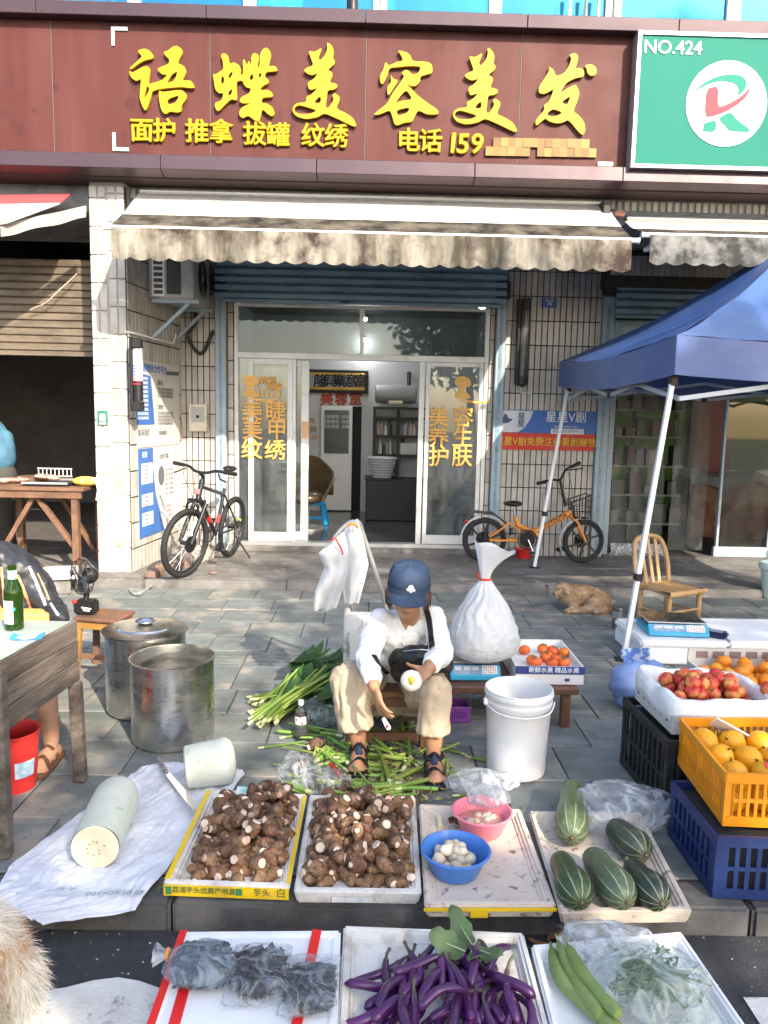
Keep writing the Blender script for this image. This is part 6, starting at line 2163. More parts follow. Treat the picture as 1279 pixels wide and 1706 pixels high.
# ================================================================ BEHIND THE WOMAN: HAND TRUCK WITH BAGS, BENCH, SCALE, SACK
m_bagw=mat('white_plastic_bag',(.74,.75,.76),.35,var=.05,vs=6,bump=.9,bs=11,tl=.4)
m_pole=mat('galvanised_pole',(.45,.45,.44),.4,metal=.6,var=.12)
Yh=4.25
q=lambda px,py,y=Yh:F(px,py,y)
o=thing('hand_truck','grey folding hand truck behind the woman, hung with white plastic bags','hand truck',(q(600,1100).x,Yh,0))
part('rail',MB().tube([q(553,910,4.1),q(586,1012,4.2),q(600,1110,4.3)],.013,10),m_pole,o,smooth=60)
part('rail',MB().tube([q(598,870,4.1),q(636,985,4.2),q(660,1090,4.3)],.013,10),m_pole,o,smooth=60)
part('grip_bar',MB().tube(smoothpath([q(553,910,4.1),q(560,893,4.08),q(580,872,4.08),q(598,870,4.1)],4),.013,10),m_pole,o,smooth=60)
part('toe_plate',MB().box(q(590,1110).x,q(670,1110).x,4.15,4.4,.03,.045),m_pole,o)
for x_ in (590,660):
    w=q(x_,1100,4.42)
    part('wheel',MB().tube([(w.x-.015,4.42,.06),(w.x+.015,4.42,.06)],.06,20),m_tyre,o,smooth=40)

def hanging_bag(label,pts,y,seed,depth=.05,ties=()):
    """thin white carrier bag: outline in the photo, puffed, with folds"""
    n=len(pts)// 2
    left,right=pts[:n],pts[n:][::-1]

    def fn(u,v):
        t=v*(n-1)
        i=min(int(t),n-2)
        f=t-i
        lx,ly=lerp(left[i][0],left[i+1][0],f),lerp(left[i][1],left[i+1][1],f)
        rx,ry=lerp(right[i][0],right[i+1][0],f),lerp(right[i][1],right[i+1][1],f)
        px,py=lerp(lx,rx,u),lerp(ly,ry,u)
        p=F(px,py,y)
        bul=math.sin(PI*min(1,max(0,u)))*math.sin(PI*(.15+.8*v))
        return p+V((0,-depth*bul+.009*math.sin(u*11+seed+3*v)*(.4+v)+.02*nzv((u*4,v*4,seed)),0))
    mb=MB().grid(fn,26,24)
    o_=single('carrier_bag',mb,m_bagw,label,'bag',smooth=70)
    return o_

hanging_bag('white plastic carrier bag tied to the left rail of the hand truck',[(549,905),(530,922),(540,945),(525,985),(522,1016),(572,885),(582,920),(580,955),(570,985),(560,1014)][:5]+[(560,1014),(570,985),(580,955),(582,920),(572,885)],4.03,1)
hanging_bag('white plastic carrier bag hanging over the grip of the hand truck',[(584,866),(570,890),(566,930),(570,975),(574,1006),(598,1004),(608,965),(614,940),(604,892),(596,864)],4.06,4)
m_tie=mat('orange_tie',(.8,.25,.04),.5)
single('tie',MB().tube(smoothpath([q(578,876,3.98),q(588,872,3.97),q(596,879,3.98)],4),.008,6),m_tie,'orange strap at the top of the hand truck','strap',smooth=60)
single('tie',MB().tube(smoothpath([q(551,902,3.97),q(558,897,3.96),q(562,903,3.96),q(568,914,3.97),q(571,924,3.97)],4),.005,6),m_redp,'red and green string tied to the hand truck rail','string',smooth=60)
# grubby white foam board
m_foamd=mat('grubby_foam',(.60,.59,.55),.8,var=.1,vs=6,c2=(.20,.18,.16),ds=10,dt=.6,dw=.06,bump=.3,bs=60)
a=F(577,1100,4.0)
o=thing('foam_box','grubby white foam box standing on edge behind the woman','box',(a.x+.1,4.05,0))
part('board',MB().box(F(576,1060,4.0).x,F(640,1060,4.0).x,4.0,4.10,.0,F(600,1026,4.0).z),m_foamd,o,bevel=.015,seg=2)
part('rim',MB().box(F(576,1060,4.0).x-.012,F(576,1060,4.0).x+.02,3.985,4.115,.0,F(600,1024,4.0).z+.01),m_foamd,o,bevel=.01)

# long low bench with scale, sack and persimmon tray
zb=.215
yb0=3.80
bx0,bx1=F(745,1130,yb0).x,F(965,1150,yb0).x
o=thing('plank_bench','low plank bench to the right of the woman, carrying scale and fruit tray','bench',((bx0+bx1)/2,4.2,0))
part('seat',MB().box(bx0-.25,bx1,yb0,4.24,zb-.035,zb),m_bench,o,bevel=.005)
for x_ in (bx0-.2,bx1-.06):
    for y_ in (3.84,4.2):
        part('leg',MB().beam((x_,y_,0),(x_,y_,zb-.036),.045,.045,(0,1,0)),m_bench,o)

def scale(label,c,w,d,rot,parent_z,tilt=0.,body=None):
    body=body or mat('turquoise_plastic',(.02,.30,.48),.35,var=.06)
    o=thing('weighing_scale',label,'scale',(c[0],c[1],parent_z),rot,'electronic weighing scales')
    part('base',MB().prism([(-w/2,-d/2,.002),(w/2,-d/2,.002),(w/2,d/2,.002),(-w/2,d/2,.002)],(0,0,.05)),body,o,bevel=.01,seg=2,world=False)
    part('front_panel',MB().add([(-w/2,-d/2-.05,.006),(w/2,-d/2-.05,.006),(w/2,-d/2-.001,.006),(-w/2,-d/2-.001,.006),(-w/2,-d/2-.045,.03),(w/2,-d/2-.045,.03),(w/2,-d/2-.001,.083),(-w/2,-d/2-.001,.083)],[(3,2,1,0),(4,5,6,7),(0,1,5,4),(1,2,6,5),(2,3,7,6),(3,0,4,7)]),body,o,bevel=.006,world=False)
    sl=math.atan2(.053,.044)
    Mt=Matrix.Translation(V((0,-d/2-.0228,.0575)))@ Matrix.Rotation(sl,4,'X')
    part('display',MB().box(-w*.42,w*.10,-.024,.024,0,.0015).xf(Mt),mat('lcd',(.16,.22,.34),.2,c2=(.3,.38,.5),ds=30,dt=.55),o,world=False)
    for k in range(3):
        part('readout',MB().box(-w*.40+k*w*.17,-w*.27+k*w*.17,-.004,.016,.0016,.0028).xf(Mt),mat('lcd_pale',(.45,.5,.55),.3),o,world=False)
    part('keypad',MB().box(w*.13,w*.43,-.024,.024,0,.0015).xf(Mt),m_pw,o,world=False)
    for r_ in range(4):
        for c_ in range(6):
            part('key',MB().box(w*.145+c_*w*.047,w*.18+c_*w*.047,-.021+r_*.011,-.013+r_*.011,.0016,.003).xf(Mt),(mat('key_orange',(.75,.25,.12),.5,var=0) if (r_+c_)% 3==0 else mat('key_grey',(.45,.5,.55),.5,var=0)),o,world=False)
    part('platter',MB().prism([(-w/2+.005,-d/2+.0,.08),(w/2-.005,-d/2+.0,.08),(w/2-.005,d/2,.08),(-w/2+.005,d/2,.08)],(0,0,.012)),m_steel,o,bevel=.004,world=False)
    part('platter_post',MB().box(-.05,.05,-.04,.04,.05,.08),m_black,o,world=False)
    return o

p0=F(795,1128,yb0+.0)
scale('turquoise electronic scale on the plank bench, bearing the white sack',(p0.x,4.03,0),.27,.20,R(2),zb)
# white sack tied at the neck, standing on the scale
sc_c=V((F(804,1070,4.03).x,4.03,zb+.093))
hs=F(806,968,4.03).z-sc_c.z
o=thing('white_sack','bulging white plastic sack tied with a red string, standing on the scale','sack',sc_c)
prof=[(.001,0),(.13,.004),(.165,.02),(.182,.045),(.190,.075)]+[(lerp(.191,.030,((z_-.09)/(hs-.09))**1.5),z_) for z_ in [lerp(.09,hs,k/8) for k in range(9)]]+[(.026,hs+.012)]
prof=[(lerp(prof[i][0],prof[i+1][0],k/5),lerp(prof[i][1],prof[i+1][1],k/5)) for i in range(len(prof)-1) for k in range(5)]+[prof[-1]]
sm=MB().lathe(prof,120,sc_c,cap=False,wob=lambda a,z:1+.05*math.sin(3*a+1)+.05*(z/.2)*abs(nzv((math.cos(a)*3.5,math.sin(a)*3.5,z*4)))+.07*(abs(nzv((math.cos(a)*4,math.sin(a)*4,z*26)))-.2)+.05*(abs(nzv((math.cos(a)*9,math.sin(a)*9,z*9)))-.2)+.05*math.sin(13*a+2*math.sin(z*30))*(z/.3)**2)
part('body',sm,m_bagw,o,smooth=70)
top=sc_c+V((0,0,hs+.012))
fl=MB().grid(lambda u,v:top+V(((.026+.085*v**1.6)*math.cos(2*PI*u)+.045*v*v,(.022+.03*v)*math.sin(2*PI*u)+.008*math.sin(2*PI*u*6)*v,.175*v-.028*v*v*math.cos(2*PI*u)+.010*math.sin(2*PI*u*4+1)*v)),40,10)
part('ruffle',fl,m_bagw,o,smooth=70)
part('string',MB().tube([top+V((.030*math.cos(t*PI/8),.030*math.sin(t*PI/8),0)) for t in range(16)],.006,6,closed=True).tube([top+V((-.03,-.01,0)),top+V((-.045,-.015,.04))],.005,5),m_redp,o,smooth=60)

# white cardboard tray of persimmons on the bench end
zt0,zt1=zb+.002,zb+.10
o=thing('fruit_tray','white cardboard tray with a blue printed edge on the plank bench','tray',(F(912,1100,4.1).x,4.1,zb))
xl,xr=F(858,1130,3.85).x,F(972,1140,3.85).x
yf,yk=3.85,4.34
m_card=mat('white_card',(.74,.73,.71),.7,var=.04)
part('base',MB().box(xl,xr,yf,yk,zt0,zt0+.055),m_card,o,bevel=.003)
for nm,bx_ in (('side',(xl,xr,yf,yf+.008)),('side',(xl,xr,yk-.008,yk)),('side',(xl,xl+.008,yf+.009,yk-.009)),('side',(xr-.008,xr,yf+.009,yk-.009))):
    part(nm,MB().box(bx_[0],bx_[1],bx_[2],bx_[3],zt0+.0555,zt1),m_card,o)
m_navyp=mat('navy_box_print',(.04,.06,.22),.5,var=.05)
part('printed_edge',MB().box(xl-.0005,xr+.0005,yf-.003,yf-.0004,zt0+.058,zt1+.001),m_navyp,o)
part('printed_edge',MB().box(xr+.0006,xr+.003,yf-.003,yk,zt0+.058,zt1+.001),m_navyp,o)
text('新鲜水果 精品水果',.032,m_pw,((xl+xr)/2+.02,yf-.0038,(zt0+.058+zt1)/2),o,bold=.0005)
part('latch',MB().box(xr-.10,xr-.075,yf-.003,yf-.0004,zt0+.02,zt0+.035),m_navyp,o)
m_kaki=mat('persimmon_skin',(.74,.16,.03),.35,var=.12,vs=20,rand=.12,hue=.012)
km=MB().ball((0,0,.026),(.034,.034,.027),18,12,lambda p:1-.10*max(0,p.z-.7)*3).mesh('persimmon',smooth=60)
km.materials.append(m_kaki)
kt=MB()
for k in range(4):
    a=k*PI/2+.4
    kt.add([(0,0,.053),(.016*math.cos(a-.5),.016*math.sin(a-.5),.0535),(.021*math.cos(a),.021*math.sin(a),.052),(.016*math.cos(a+.5),.016*math.sin(a+.5),.0535)],[(0,1,2,3)])
ktm=kt.mesh('calyx')
ktm.materials.append(mat('dry_calyx',(.22,.19,.06),.8))
spots=[(874,1086),(903,1083),(918,1086),(939,1090),(884,1102),(907,1099),(925,1101),(895,1107),(921,1109),(941,1107),(912,1096)]
for k,(px,py) in enumerate(spots):
    p=G(px,py+4,zt0+.057)
    ob=link('persimmon',km,None,None,(p.x,min(p.y,yk-.05),zt0+.0555))
    ob.rotation_euler=(rnd.uniform(-.4,.4),rnd.uniform(-.4,.4),rnd.uniform(0,6))
    tag(ob,'orange persimmon in the white tray on the plank bench','persimmon','persimmons in the tray')
    link('calyx',ktm,None,ob)

# purple basket, clear wrap under the bench
p=G(762,1206,0)
o=thing('purple_basket','small purple plastic basket on the ground under the plank bench','basket',(p.x,p.y+.06,0))
m_purp=mat('purple_plastic',(.26,.07,.34),.4,var=.06)
c=V((p.x,p.y+.06,0))
part('base',MB().box(c.x-.065,c.x+.06,c.y-.05,c.y+.08,.002,.008),m_purp,o)
for x0_,x1_,y0_,y1_ in ((-.07,.065,-.056,-.05),(-.07,.065,.08,.086),(-.07,-.064,-.049,.079),(.059,.065,-.049,.079)):
    part('side',MB().box(c.x+x0_,c.x+x1_,c.y+y0_,c.y+y1_,.009,.085),m_purp,o)
part('rim',MB().box(c.x-.075,c.x+.07,c.y-.063,c.y-.0565,.08,.092),m_purp,o,bevel=.002)
for k in range(9):
    part('slot',MB().box(c.x-.055+k*.012,c.x-.049+k*.012,c.y-.0572,c.y-.0562,.025,.065),mat('dark_purple',(.10,.02,.14),.6),o)
single('wrapper',MB().ball((c.x+.01,c.y+.02,.045),(.035,.03,.02),10,6,lambda q_:1+.4*nzv(q_*3)),m_blue,'crumpled blue wrapper inside the purple basket','wrapper',smooth=60)
p=G(787,1165,0)
single('plastic_wrap',MB().ball((p.x,p.y,.04),(.05,.04,.04),14,8,lambda q_:1+.4*nzv(q_*2.5)),film('clear_wrap',(.6,.63,.65),.4),'crumpled clear plastic wrap under the plank bench','wrap',smooth=60)

# ---- white bucket
p=G(868,1308,0)
cb=V((p.x,p.y+.135,0))
hb_=.395
o=thing('white_bucket','tall white plastic bucket on the pavement beside the woman','bucket',cb)
prof=[(.001,.006),(.12,.003),(.130,.012),(.138,hb_*.5),(.146,hb_-.07),(.150,hb_-.065),(.151,hb_-.05),(.147,hb_-.046),(.149,hb_-.03),(.154,hb_-.025),(.154,hb_-.012),(.150,hb_-.008),(.152,hb_),(.146,hb_+.002),(.143,hb_-.01),(.132,.02),(.001,.014)]
part('body',MB().lathe(prof,56,cb),mat('bucket_white',(.72,.73,.74),.38,var=.05,vs=4,c2=(.60,.60,.58),ds=5,dt=.66,tl=.08),o,smooth=40)
part('ear',MB().obox(cb+V((-.152,-.03,hb_-.055)),.02,.03,.03),m_whitep,o,bevel=.005)
part('handle',MB().tube(smoothpath([cb+V((-.158,-.02,hb_-.06)),cb+V((-.11,-.12,hb_-.075)),cb+V((0,-.165,hb_-.08)),cb+V((.11,-.12,hb_-.075)),cb+V((.158,-.02,hb_-.06))],6),.0035,6),m_whitep,o,smooth=60)
single('taro_scrap',MB().ball(cb+V((.02,.06,.03)),(.05,.04,.025),12,8,lambda q_:1+.3*nzv(q_*2)),mat('brown_skin_scrap',(.12,.07,.04),.8),'brown scrap lying inside the white bucket','scrap',smooth=60)

# ---- water bottle, knife on the ground, bag of taro trimmings
p=G(500,1236,0)
o=thing('water_bottle','clear plastic water bottle standing by the heap of green stalks','bottle',(p.x,p.y+.03,0))
m_pet=mat('clear_pet',(.8,.85,.86),.08,trans=.95,ior=1.2,var=0)
cq=(p.x,p.y+.03,.001)
part('body',MB().lathe([(.001,.002),(.026,0),(.031,.01),(.031,.05),(.028,.06),(.031,.07),(.031,.13),(.022,.155),(.0125,.168),(.0125,.18)],28,cq),m_pet,o,smooth=40)
part('cap',MB().lathe([(.014,.178),(.0145,.18),(.0145,.197),(.013,.2),(.001,.2)],20,cq),m_whitep,o,smooth=40)
part('label',MB().lathe([(.0315,.085),(.0316,.125)],28,cq,cap=False),mat('bottle_label',(.7,.72,.72),.4,c2=(.6,.04,.05),ds=45,dt=.56,dw=.03),o,smooth=40)

m_stalk=mat('green_stalk',(.20,.31,.055),.5,var=.2,vs=8,rand=.25,hue=.03,tl=.15)
m_stalkw=mat('pale_stalk_end',(.52,.54,.28),.5,var=.15,rand=.15)
m_leafd=mat('dark_leaf',(.045,.115,.03),.45,var=.25,vs=9,rand=.25,tl=.2)

def stalk(p,d,L_,r_,label,grp,pale=True):
    p,d=V(p),V(d).normalized()
    up=V((0,0,1))
    s_=d.cross(up).normalized()
    bend=rnd.uniform(-.12,.12)
    pts=[p+d*(L_*t)+s_*(bend*L_*t*t) for t in (0,.25,.5,.75,1)]
    o_=thing('stalk',label,'stalk',p,group=grp)
    part('stem',MB().tube(pts,[r_,r_*1.0,r_*.95,r_*.9,r_*.8],7),m_stalk,o_,smooth=60)
    if pale:
        part('cut_end',MB().tube([pts[0]-d*.03,pts[0]-d*.001],[r_*.85,r_*1.02],7),m_stalkw,o_,smooth=60)
    return o_

# the heap: stalk bundle pointing left with the leaves behind
grp='green stalks in the heap'
for k in range(58):
    t=rnd.random()
    px,py=lerp(420,470,rnd.random()),lerp(1165,1205,rnd.random())
    z=.015+.07*rnd.random()*(1-abs(t-.5))
    p=G(px,py+rnd.uniform(-8,4),z)
    e=G(lerp(515,560,rnd.random()),lerp(1120,1180,rnd.random()),z)
    d=e-p
    d.z=.06+rnd.uniform(-.03,.12)
    stalk(p,d,rnd.uniform(.26,.4),rnd.uniform(.006,.011),'green taro stalk in the bundle left of the woman',grp)
for k in range(105):
    p=G(rnd.uniform(480,565),rnd.uniform(1098,1172),rnd.uniform(.05,.16))
    a=rnd.uniform(-.5,1.4)
    d=V((math.cos(a),math.sin(a)*.8+.2,rnd.uniform(-.1,.35))).normalized()
    s_=d.cross(V((rnd.gauss(0,.3),rnd.gauss(0,.3),1))).normalized()
    L_,w_=rnd.uniform(.14,.26),rnd.uniform(.025,.05)
    nrm=d.cross(s_)
    mb=MB().grid(lambda u,v:p+d*(L_*u)+s_*((v-.5)*2*w_*math.sin(PI*min(1,u*.92+.08))**.8)+nrm*(.03*math.sin(u*3)-.25*w_*abs(v-.5)),7,4)
    ob=single('leaf',mb,m_leafd,'dark green leaf on top of the stalk bundle left of the woman','leaf','leaves on the stalk bundle',smooth=70)
# loose cut stalks and peelings around the feet
for k in range(150):
    px,py=rnd.uniform(505,745),rnd.uniform(1215,1330)
    if px>690 and py<1230:
        continue
    z=.008+rnd.random()*.03
    p=G(px,py,z)
    if .18<p.x<.36 and p.y<3.2:
        continue
    a=rnd.uniform(-.4,3.5)
    d=V((math.cos(a),math.sin(a)*.7,rnd.uniform(-.05,.15)))
    stalk(p,d,rnd.uniform(.05,.2),rnd.uniform(.004,.012),'cut green stalk scattered around the feet of the woman','cut stalks around the feet',rnd.random()<.5)
for k,(px,py,ang) in enumerate(((440,1245,.3),(475,1228,.35),(768,1255,2.6),(785,1262,-.5),(765,1325,.1))):
    p=G(px,py,.008)
    stalk(p,V((math.cos(ang),math.sin(ang),.02)),.2 if k<2 else .12,.006,('lone stalk lying on the slabs left of the water bottle','lone pale stalk lying beside the water bottle','short stalk left of the white bucket','flat pale stalk lying before the white bucket','stalk lying behind the pink basin tray')[k],'lone stalks')
# the flat yellow-white peel shreds: too many and small to count
mb=MB()
for k in range(900):
    p=G(rnd.gauss(640,55),rnd.uniform(1235,1338),.004+rnd.random()*.03)
    a=rnd.uniform(0,6.3)
    L_,w_=rnd.uniform(.008,.035),rnd.uniform(.002,.006)
    d,s_=V((math.cos(a),math.sin(a),rnd.uniform(-.3,.5))),V((-math.sin(a),math.cos(a),0))
    mb.add([p-s_*w_,p+s_*w_,p+d*L_+s_*w_,p+d*L_-s_*w_],[(0,1,2,3)])
pe=link('peel_shreds',mb.mesh('peel_shreds'),mat('peel',(.40,.37,.13),.6,var=.4,vs=20,c2=(.14,.075,.035),ds=18,dt=.52,dw=.04))
pe['kind']='stuff'
tag(pe,'yellow and brown peelings scattered around the feet of the woman','peelings')

def crumple_bag(name,label,c,r_,m,seed,n=36,amp=.35,flat=.0,cat='bag',grp=None):
    """soft plastic bag lying down: puffed, dented, with a few sharp folds"""
    c=V(c)

    def f(p):
        q_=p*1.6+V((seed*3.1,seed*1.7,seed))
        return 1+amp*nzv(q_)+amp*.55*(abs(nzv(q_*2.4))-.25)+amp*.25*abs(nzv(q_*5))
    mb=MB().ball(c,r_,n,int(n*.65),f)
    if flat:
        for v in mb.v:
            v.z=max(v.z,flat)
    return single(name,mb,m,label,cat,grp,smooth=75)

m_cbag=film('clear_bag',(.66,.70,.73),.18,.10,9.,.5,3.0)
m_cbag2=film('cloudy_bag',(.66,.71,.76),.36,.12,7.,.55,2.0)
m_gbag=film('greenish_bag',(.5,.6,.56),.35,.15,9.,.6,1.8)
p=G(533,1190,.05)
crumple_bag('plastic_bag','crumpled pale green plastic bag lying between the stalks and the bench',p,(.11,.10,.07),m_gbag,2,flat=.004)
p=G(497,1290,.06)
crumple_bag('plastic_bag','clear plastic bag with taro trimmings in front of the water bottle',p+V((-.01,.02,-.0)),(.085,.075,.085),m_cbag,5,flat=.004)
p=G(532,1300,.045)
crumple_bag('plastic_bag','clear plastic bag with brown trimmings beside the right sandal',p,(.11,.07,.05),m_cbag,8,flat=.004)
m_taro=mat('taro_brown',(.145,.072,.036),.65,var=.4,vs=16,bump=1.,bs=60,rand=.42,hue=.012,c2=(.30,.19,.11),ds=16,dt=.58,dw=.08,c3=(.035,.022,.016),ds3=30,dt3=.62,dw3=.06)
m_tend=mat('taro_pale_end',(.60,.50,.40),.6,var=.2,vs=18,rand=.2,c2=(.42,.22,.16),ds=16,dt=.58)

def taro_mesh(i,L_,w_,bend,tipr):
    """root with rings, narrow pale cut end at the top (two material slots)"""
    n,k=16,16
    vs,fs,mi=[],[],[]
    for a in range(k+1):
        t=a/k
        z=L_*(t-.5)
        r_=w_*(math.sin(PI*min(1,t*.82+.03))**.62)
        if t>.86:
            r_=min(r_,w_*lerp(.62,tipr,(t-.86)/.14))
        r_*=1+.045*math.sin(t*34+i)
        for j in range(n):
            an=2*PI*j/n
            q_=1+.16*nzv((math.cos(an)*1.4+i*5,math.sin(an)*1.4,t*3))+.06*nzv((math.cos(an)*5+i,math.sin(an)*5,t*9))
            vs.append((r_*q_*math.cos(an)+bend*math.sin(PI*t),r_*q_*math.sin(an),z))
    for a in range(k):
        for j in range(n):
            fs.append((a*n+j,a*n+(j+1)% n,(a+1)*n+(j+1)% n,(a+1)*n+j))
            mi.append(1 if a>=k-1 and i % 2==0 or a>=k-2 and i==3 else 0)
    fs.append(tuple(range(n-1,-1,-1)))
    mi.append(0)
    fs.append(tuple(k*n+j for j in range(n)))
    mi.append(0 if i in (1,7) else 1)
    me=bpy.data.meshes.new('taro')
    me.from_pydata(vs,[],fs)
    me.materials.append(m_taro)
    me.materials.append(m_tend)
    me.polygons.foreach_set('material_index',mi)
    me.shade_smooth()
    me.set_sharp_from_angle(angle=R(60))
    return me

TARO=[taro_mesh(i,*a) for i,a in enumerate(((.085,.027,.004,.5),(.095,.025,.010,.45),(.075,.030,0,.62),(.105,.029,-.012,.5),(.07,.024,.003,.6),(.09,.031,.006,.35),(.08,.028,.008,.4),(.1,.026,-.006,.3)))]

def put_taro(p,label,grp,up=.35,s=1.):
    i=rnd.randrange(len(TARO))
    o_=bpy.data.objects.new('taro',TARO[i])
    label=label.replace('@',('dark ended','pale ended')[i not in (1,7)])
    COL.objects.link(o_)
    o_.location=p
    a=rnd.uniform(0,2*PI)
    d=V((math.cos(a),math.sin(a)-.35,rnd.gauss(up,.45))).normalized()
    o_.rotation_euler=d.to_track_quat('Z','Y').to_euler()
    k=s*rnd.uniform(.82,1.15)
    o_.scale=(k,k,k)
    return tag(o_,label,'taro',grp)

for k,(px,py,z) in enumerate(((527,1240,.04),(500,1272,.09),(548,1322,.025),(570,1315,.02),(592,1325,.02),(610,1318,.02))):
    put_taro(G(px,py,z),('brown taro near the foot of the water bottle','brown taro inside the clear plastic bag','small taro behind the first taro tray, leftmost of four','small taro behind the second taro tray, second of four','small taro behind the second taro tray, third of four','small taro behind the second taro tray, rightmost of four')[k],'loose taro',.2,.8)
o=thing('knife','kitchen knife with a red handle lying across the bags by the sandal','knife',G(560,1290,.05))
part('handle',MB().tube([G(550,1272,.07),G(566,1293,.06)],.009,8),m_redp,o,smooth=60)
part('blade',MB().prism([G(566,1291,.061),G(569,1297,.06),G(592,1310,.05),G(586,1303,.05)],(0,0,.002)),m_chrome,o)
single('black_wedge',MB().add([G(505,1312,.02),G(530,1312,.02),G(519,1278,.09),G(528,1300,.02)+V((0,.05,0))],[(0,1,2),(1,3,2),(0,2,3),(0,3,1)]),m_black,'black pointed plastic piece lying in the clear bag','plastic piece')
p=G(800,1300,.05)
crumple_bag('plastic_bag','crumpled clear plastic bag between the left sandal and the white bucket',p+V((0,-.02,0)),(.15,.06,.05),m_cbag2,11,flat=.004)

# ================================================================ BLUE TENT
m_tent=mat('blue_tent_fabric',(.065,.135,.37),.36,var=.08,vs=2,tl=.18,bump=.5,bs=5,spec=.8)
m_tpole=mat('white_tent_pole',(.72,.74,.76),.35,var=.04)
m_tstrut=mat('grey_blue_strut',(.36,.41,.48),.4,metal=.2)
tn=thing('canopy_tent','blue pop-up canopy tent on white legs at the right','tent',(3.3,6.5,0))
n0,f0=G(1038,1100),G(890,946,ZP)
cN,cF=F(1128,558,4.98),F(932,603,8.0)
legN,legF=F(1122,632,5.09),F(947,645,7.92)
cNR,cFR=cN+V((3.0,.1,.02)),cF+V((3.0,.05,0))
peak=(cN+cF+cNR+cFR)/4+V((0.1,0,1.02))
for a,b,nm in ((n0,legN,'leg'),(f0,legF,'leg'),(n0+V((3.1,.05,0)),legN+V((2.95,.1,0)),'leg'),(f0+V((3.1,.05,-ZP+.07)),legF+V((2.95,.05,0)),'leg')):
    lg=part('leg',MB().beam(a+V((0,0,.012)),b+V((0,0,.05)),.032,.032,(0,1,0)),m_tpole,tn,bevel=.003)
    for t in (.30,1.0):
        q_=lerp(a,b,t)
        mb=MB().obox(q_,.055,.055,.09 if t>.5 else .05)
        mb.v=[p_-wpos(lg) for p_ in mb.v]
        link('bracket',mb.mesh('bracket',.008),m_black,lg)
    mb=MB().box(a.x-.05,a.x+.05,a.y-.04,a.y+.04,a.z+.002,a.z+.012)
    mb.v=[p_-wpos(lg) for p_ in mb.v]
    link('foot',mb.mesh('foot'),m_black,lg)

def roof(a,b):
    a,b=V(a),V(b)
    return lambda u,v:lerp(lerp(a,b,u),peak,v)+V((0,0,-.10*math.sin(PI*v)*(1-.2*v)-.06*math.sin(PI*u)*(1-v)-.02*math.sin(PI*u)*math.sin(PI*v)+.02*nzv((u*5,v*5,a.x))+.03*(1-v)*abs(nzv((u*9,v*2.5,a.y)))))

def valan(a,b):
    a,b=V(a),V(b)
    return lambda u,v:lerp(a,b,u)+V((0,0,-.06*math.sin(PI*u)))+V((.008*math.sin(u*22),.012*math.sin(u*19),0))*v+V((0,0,-.25*v))

for a,b in ((cF,cN),(cN,cNR),(cNR,cFR),(cFR,cF)):
    part('roof_panel',MB().grid(roof(a,b),16,14),m_tent,tn,smooth=70)
    part('valance',MB().grid(valan(a,b),30,5,.002),m_tent,tn,smooth=70)
    a,b=[e_+(V((peak.x,peak.y,e_.z))-e_).normalized()*.09+V((0,0,-.02)) for e_ in (a,b)]
    mid=lerp(a,b,.5)+V((0,0,-.34))
    for (e0,e1) in ((a+V((0,0,-.17)),mid),(a+V((0,0,-.38)),lerp(a,b,.5)+V((0,0,-.17))),(b+V((0,0,-.17)),mid),(b+V((0,0,-.38)),lerp(a,b,.5)+V((0,0,-.17)))):
        part('strut',MB().beam(e0,e1,.016,.03),m_tstrut,tn)
    part('strut_joint',MB().obox(mid,.045,.045,.04),m_black,tn)
part('centre_strut',MB().beam(lerp(cF,cN,.5)+V((0,0,-.3)),peak+V((0,0,-.3)),.016,.03),m_tstrut,tn)
part('centre_strut',MB().beam(lerp(cN,cNR,.5)+V((0,0,-.3)),peak+V((0,0,-.3)),.016,.03),m_tstrut,tn)

# ================================================================ BAMBOO CHAIR
m_bamboo=mat('bamboo',(.46,.29,.13),.5,var=.2,vs=8,c2=(.30,.16,.07),ds=8,dt=.58,bump=.2)
c=G(1105,1040,0)
ch=thing('bamboo_chair','small bamboo chair with a slatted back near the tent leg','chair',(c.x+.06,c.y+.1,0),R(-152))
# local: x right, y backwards from the viewer of the chair; seat .28 high
Z=.27
for x_ in (-.17,.17):
    part('leg',MB().tube([(x_,.16,0),(x_,.16,Z)],.02,10),m_bamboo,ch,smooth=60,world=False)
    part('leg',MB().tube([(x_*.92,-.14,0),(x_*.92,-.14,Z)],.02,10),m_bamboo,ch,smooth=60,world=False)
    part('side_rail',MB().tube([(x_,.16,.10),(x_*.92,-.14,.10)],.011,8),m_bamboo,ch,smooth=60,world=False)
part('front_rail',MB().tube([(-.17,.16,.12),(.17,.16,.12)],.011,8),m_bamboo,ch,smooth=60,world=False)
part('seat_frame',MB().tube([(-.2,.19,Z),(.2,.19,Z),(.18,-.16,Z),(-.18,-.16,Z)],.022,10,closed=True),m_bamboo,ch,smooth=60,world=False)
for k in range(8):
    x_=-.155+k*.0443
    part('seat_slat',MB().beam((x_,.175,Z+.012),(x_*.93,-.15,Z+.012),.038,.012),m_bamboo,ch,bevel=.003,world=False)
part('back_hoop',MB().tube(smoothpath([(-.18,-.15,Z-.04),(-.185,-.19,Z+.18),(-.15,-.235,Z+.34),(-.05,-.25,Z+.385),(.05,-.25,Z+.385),(.15,-.235,Z+.34),(.185,-.19,Z+.18),(.18,-.15,Z-.04)],5),.020,10),m_bamboo,ch,smooth=60,world=False)
for x_ in (-.085,0,.085):
    part('back_slat',MB().beam((x_*.85,-.155,Z+.01),(x_,-.245,Z+.37),.034,.012,(0,1,0)),m_bamboo,ch,bevel=.003,world=False)

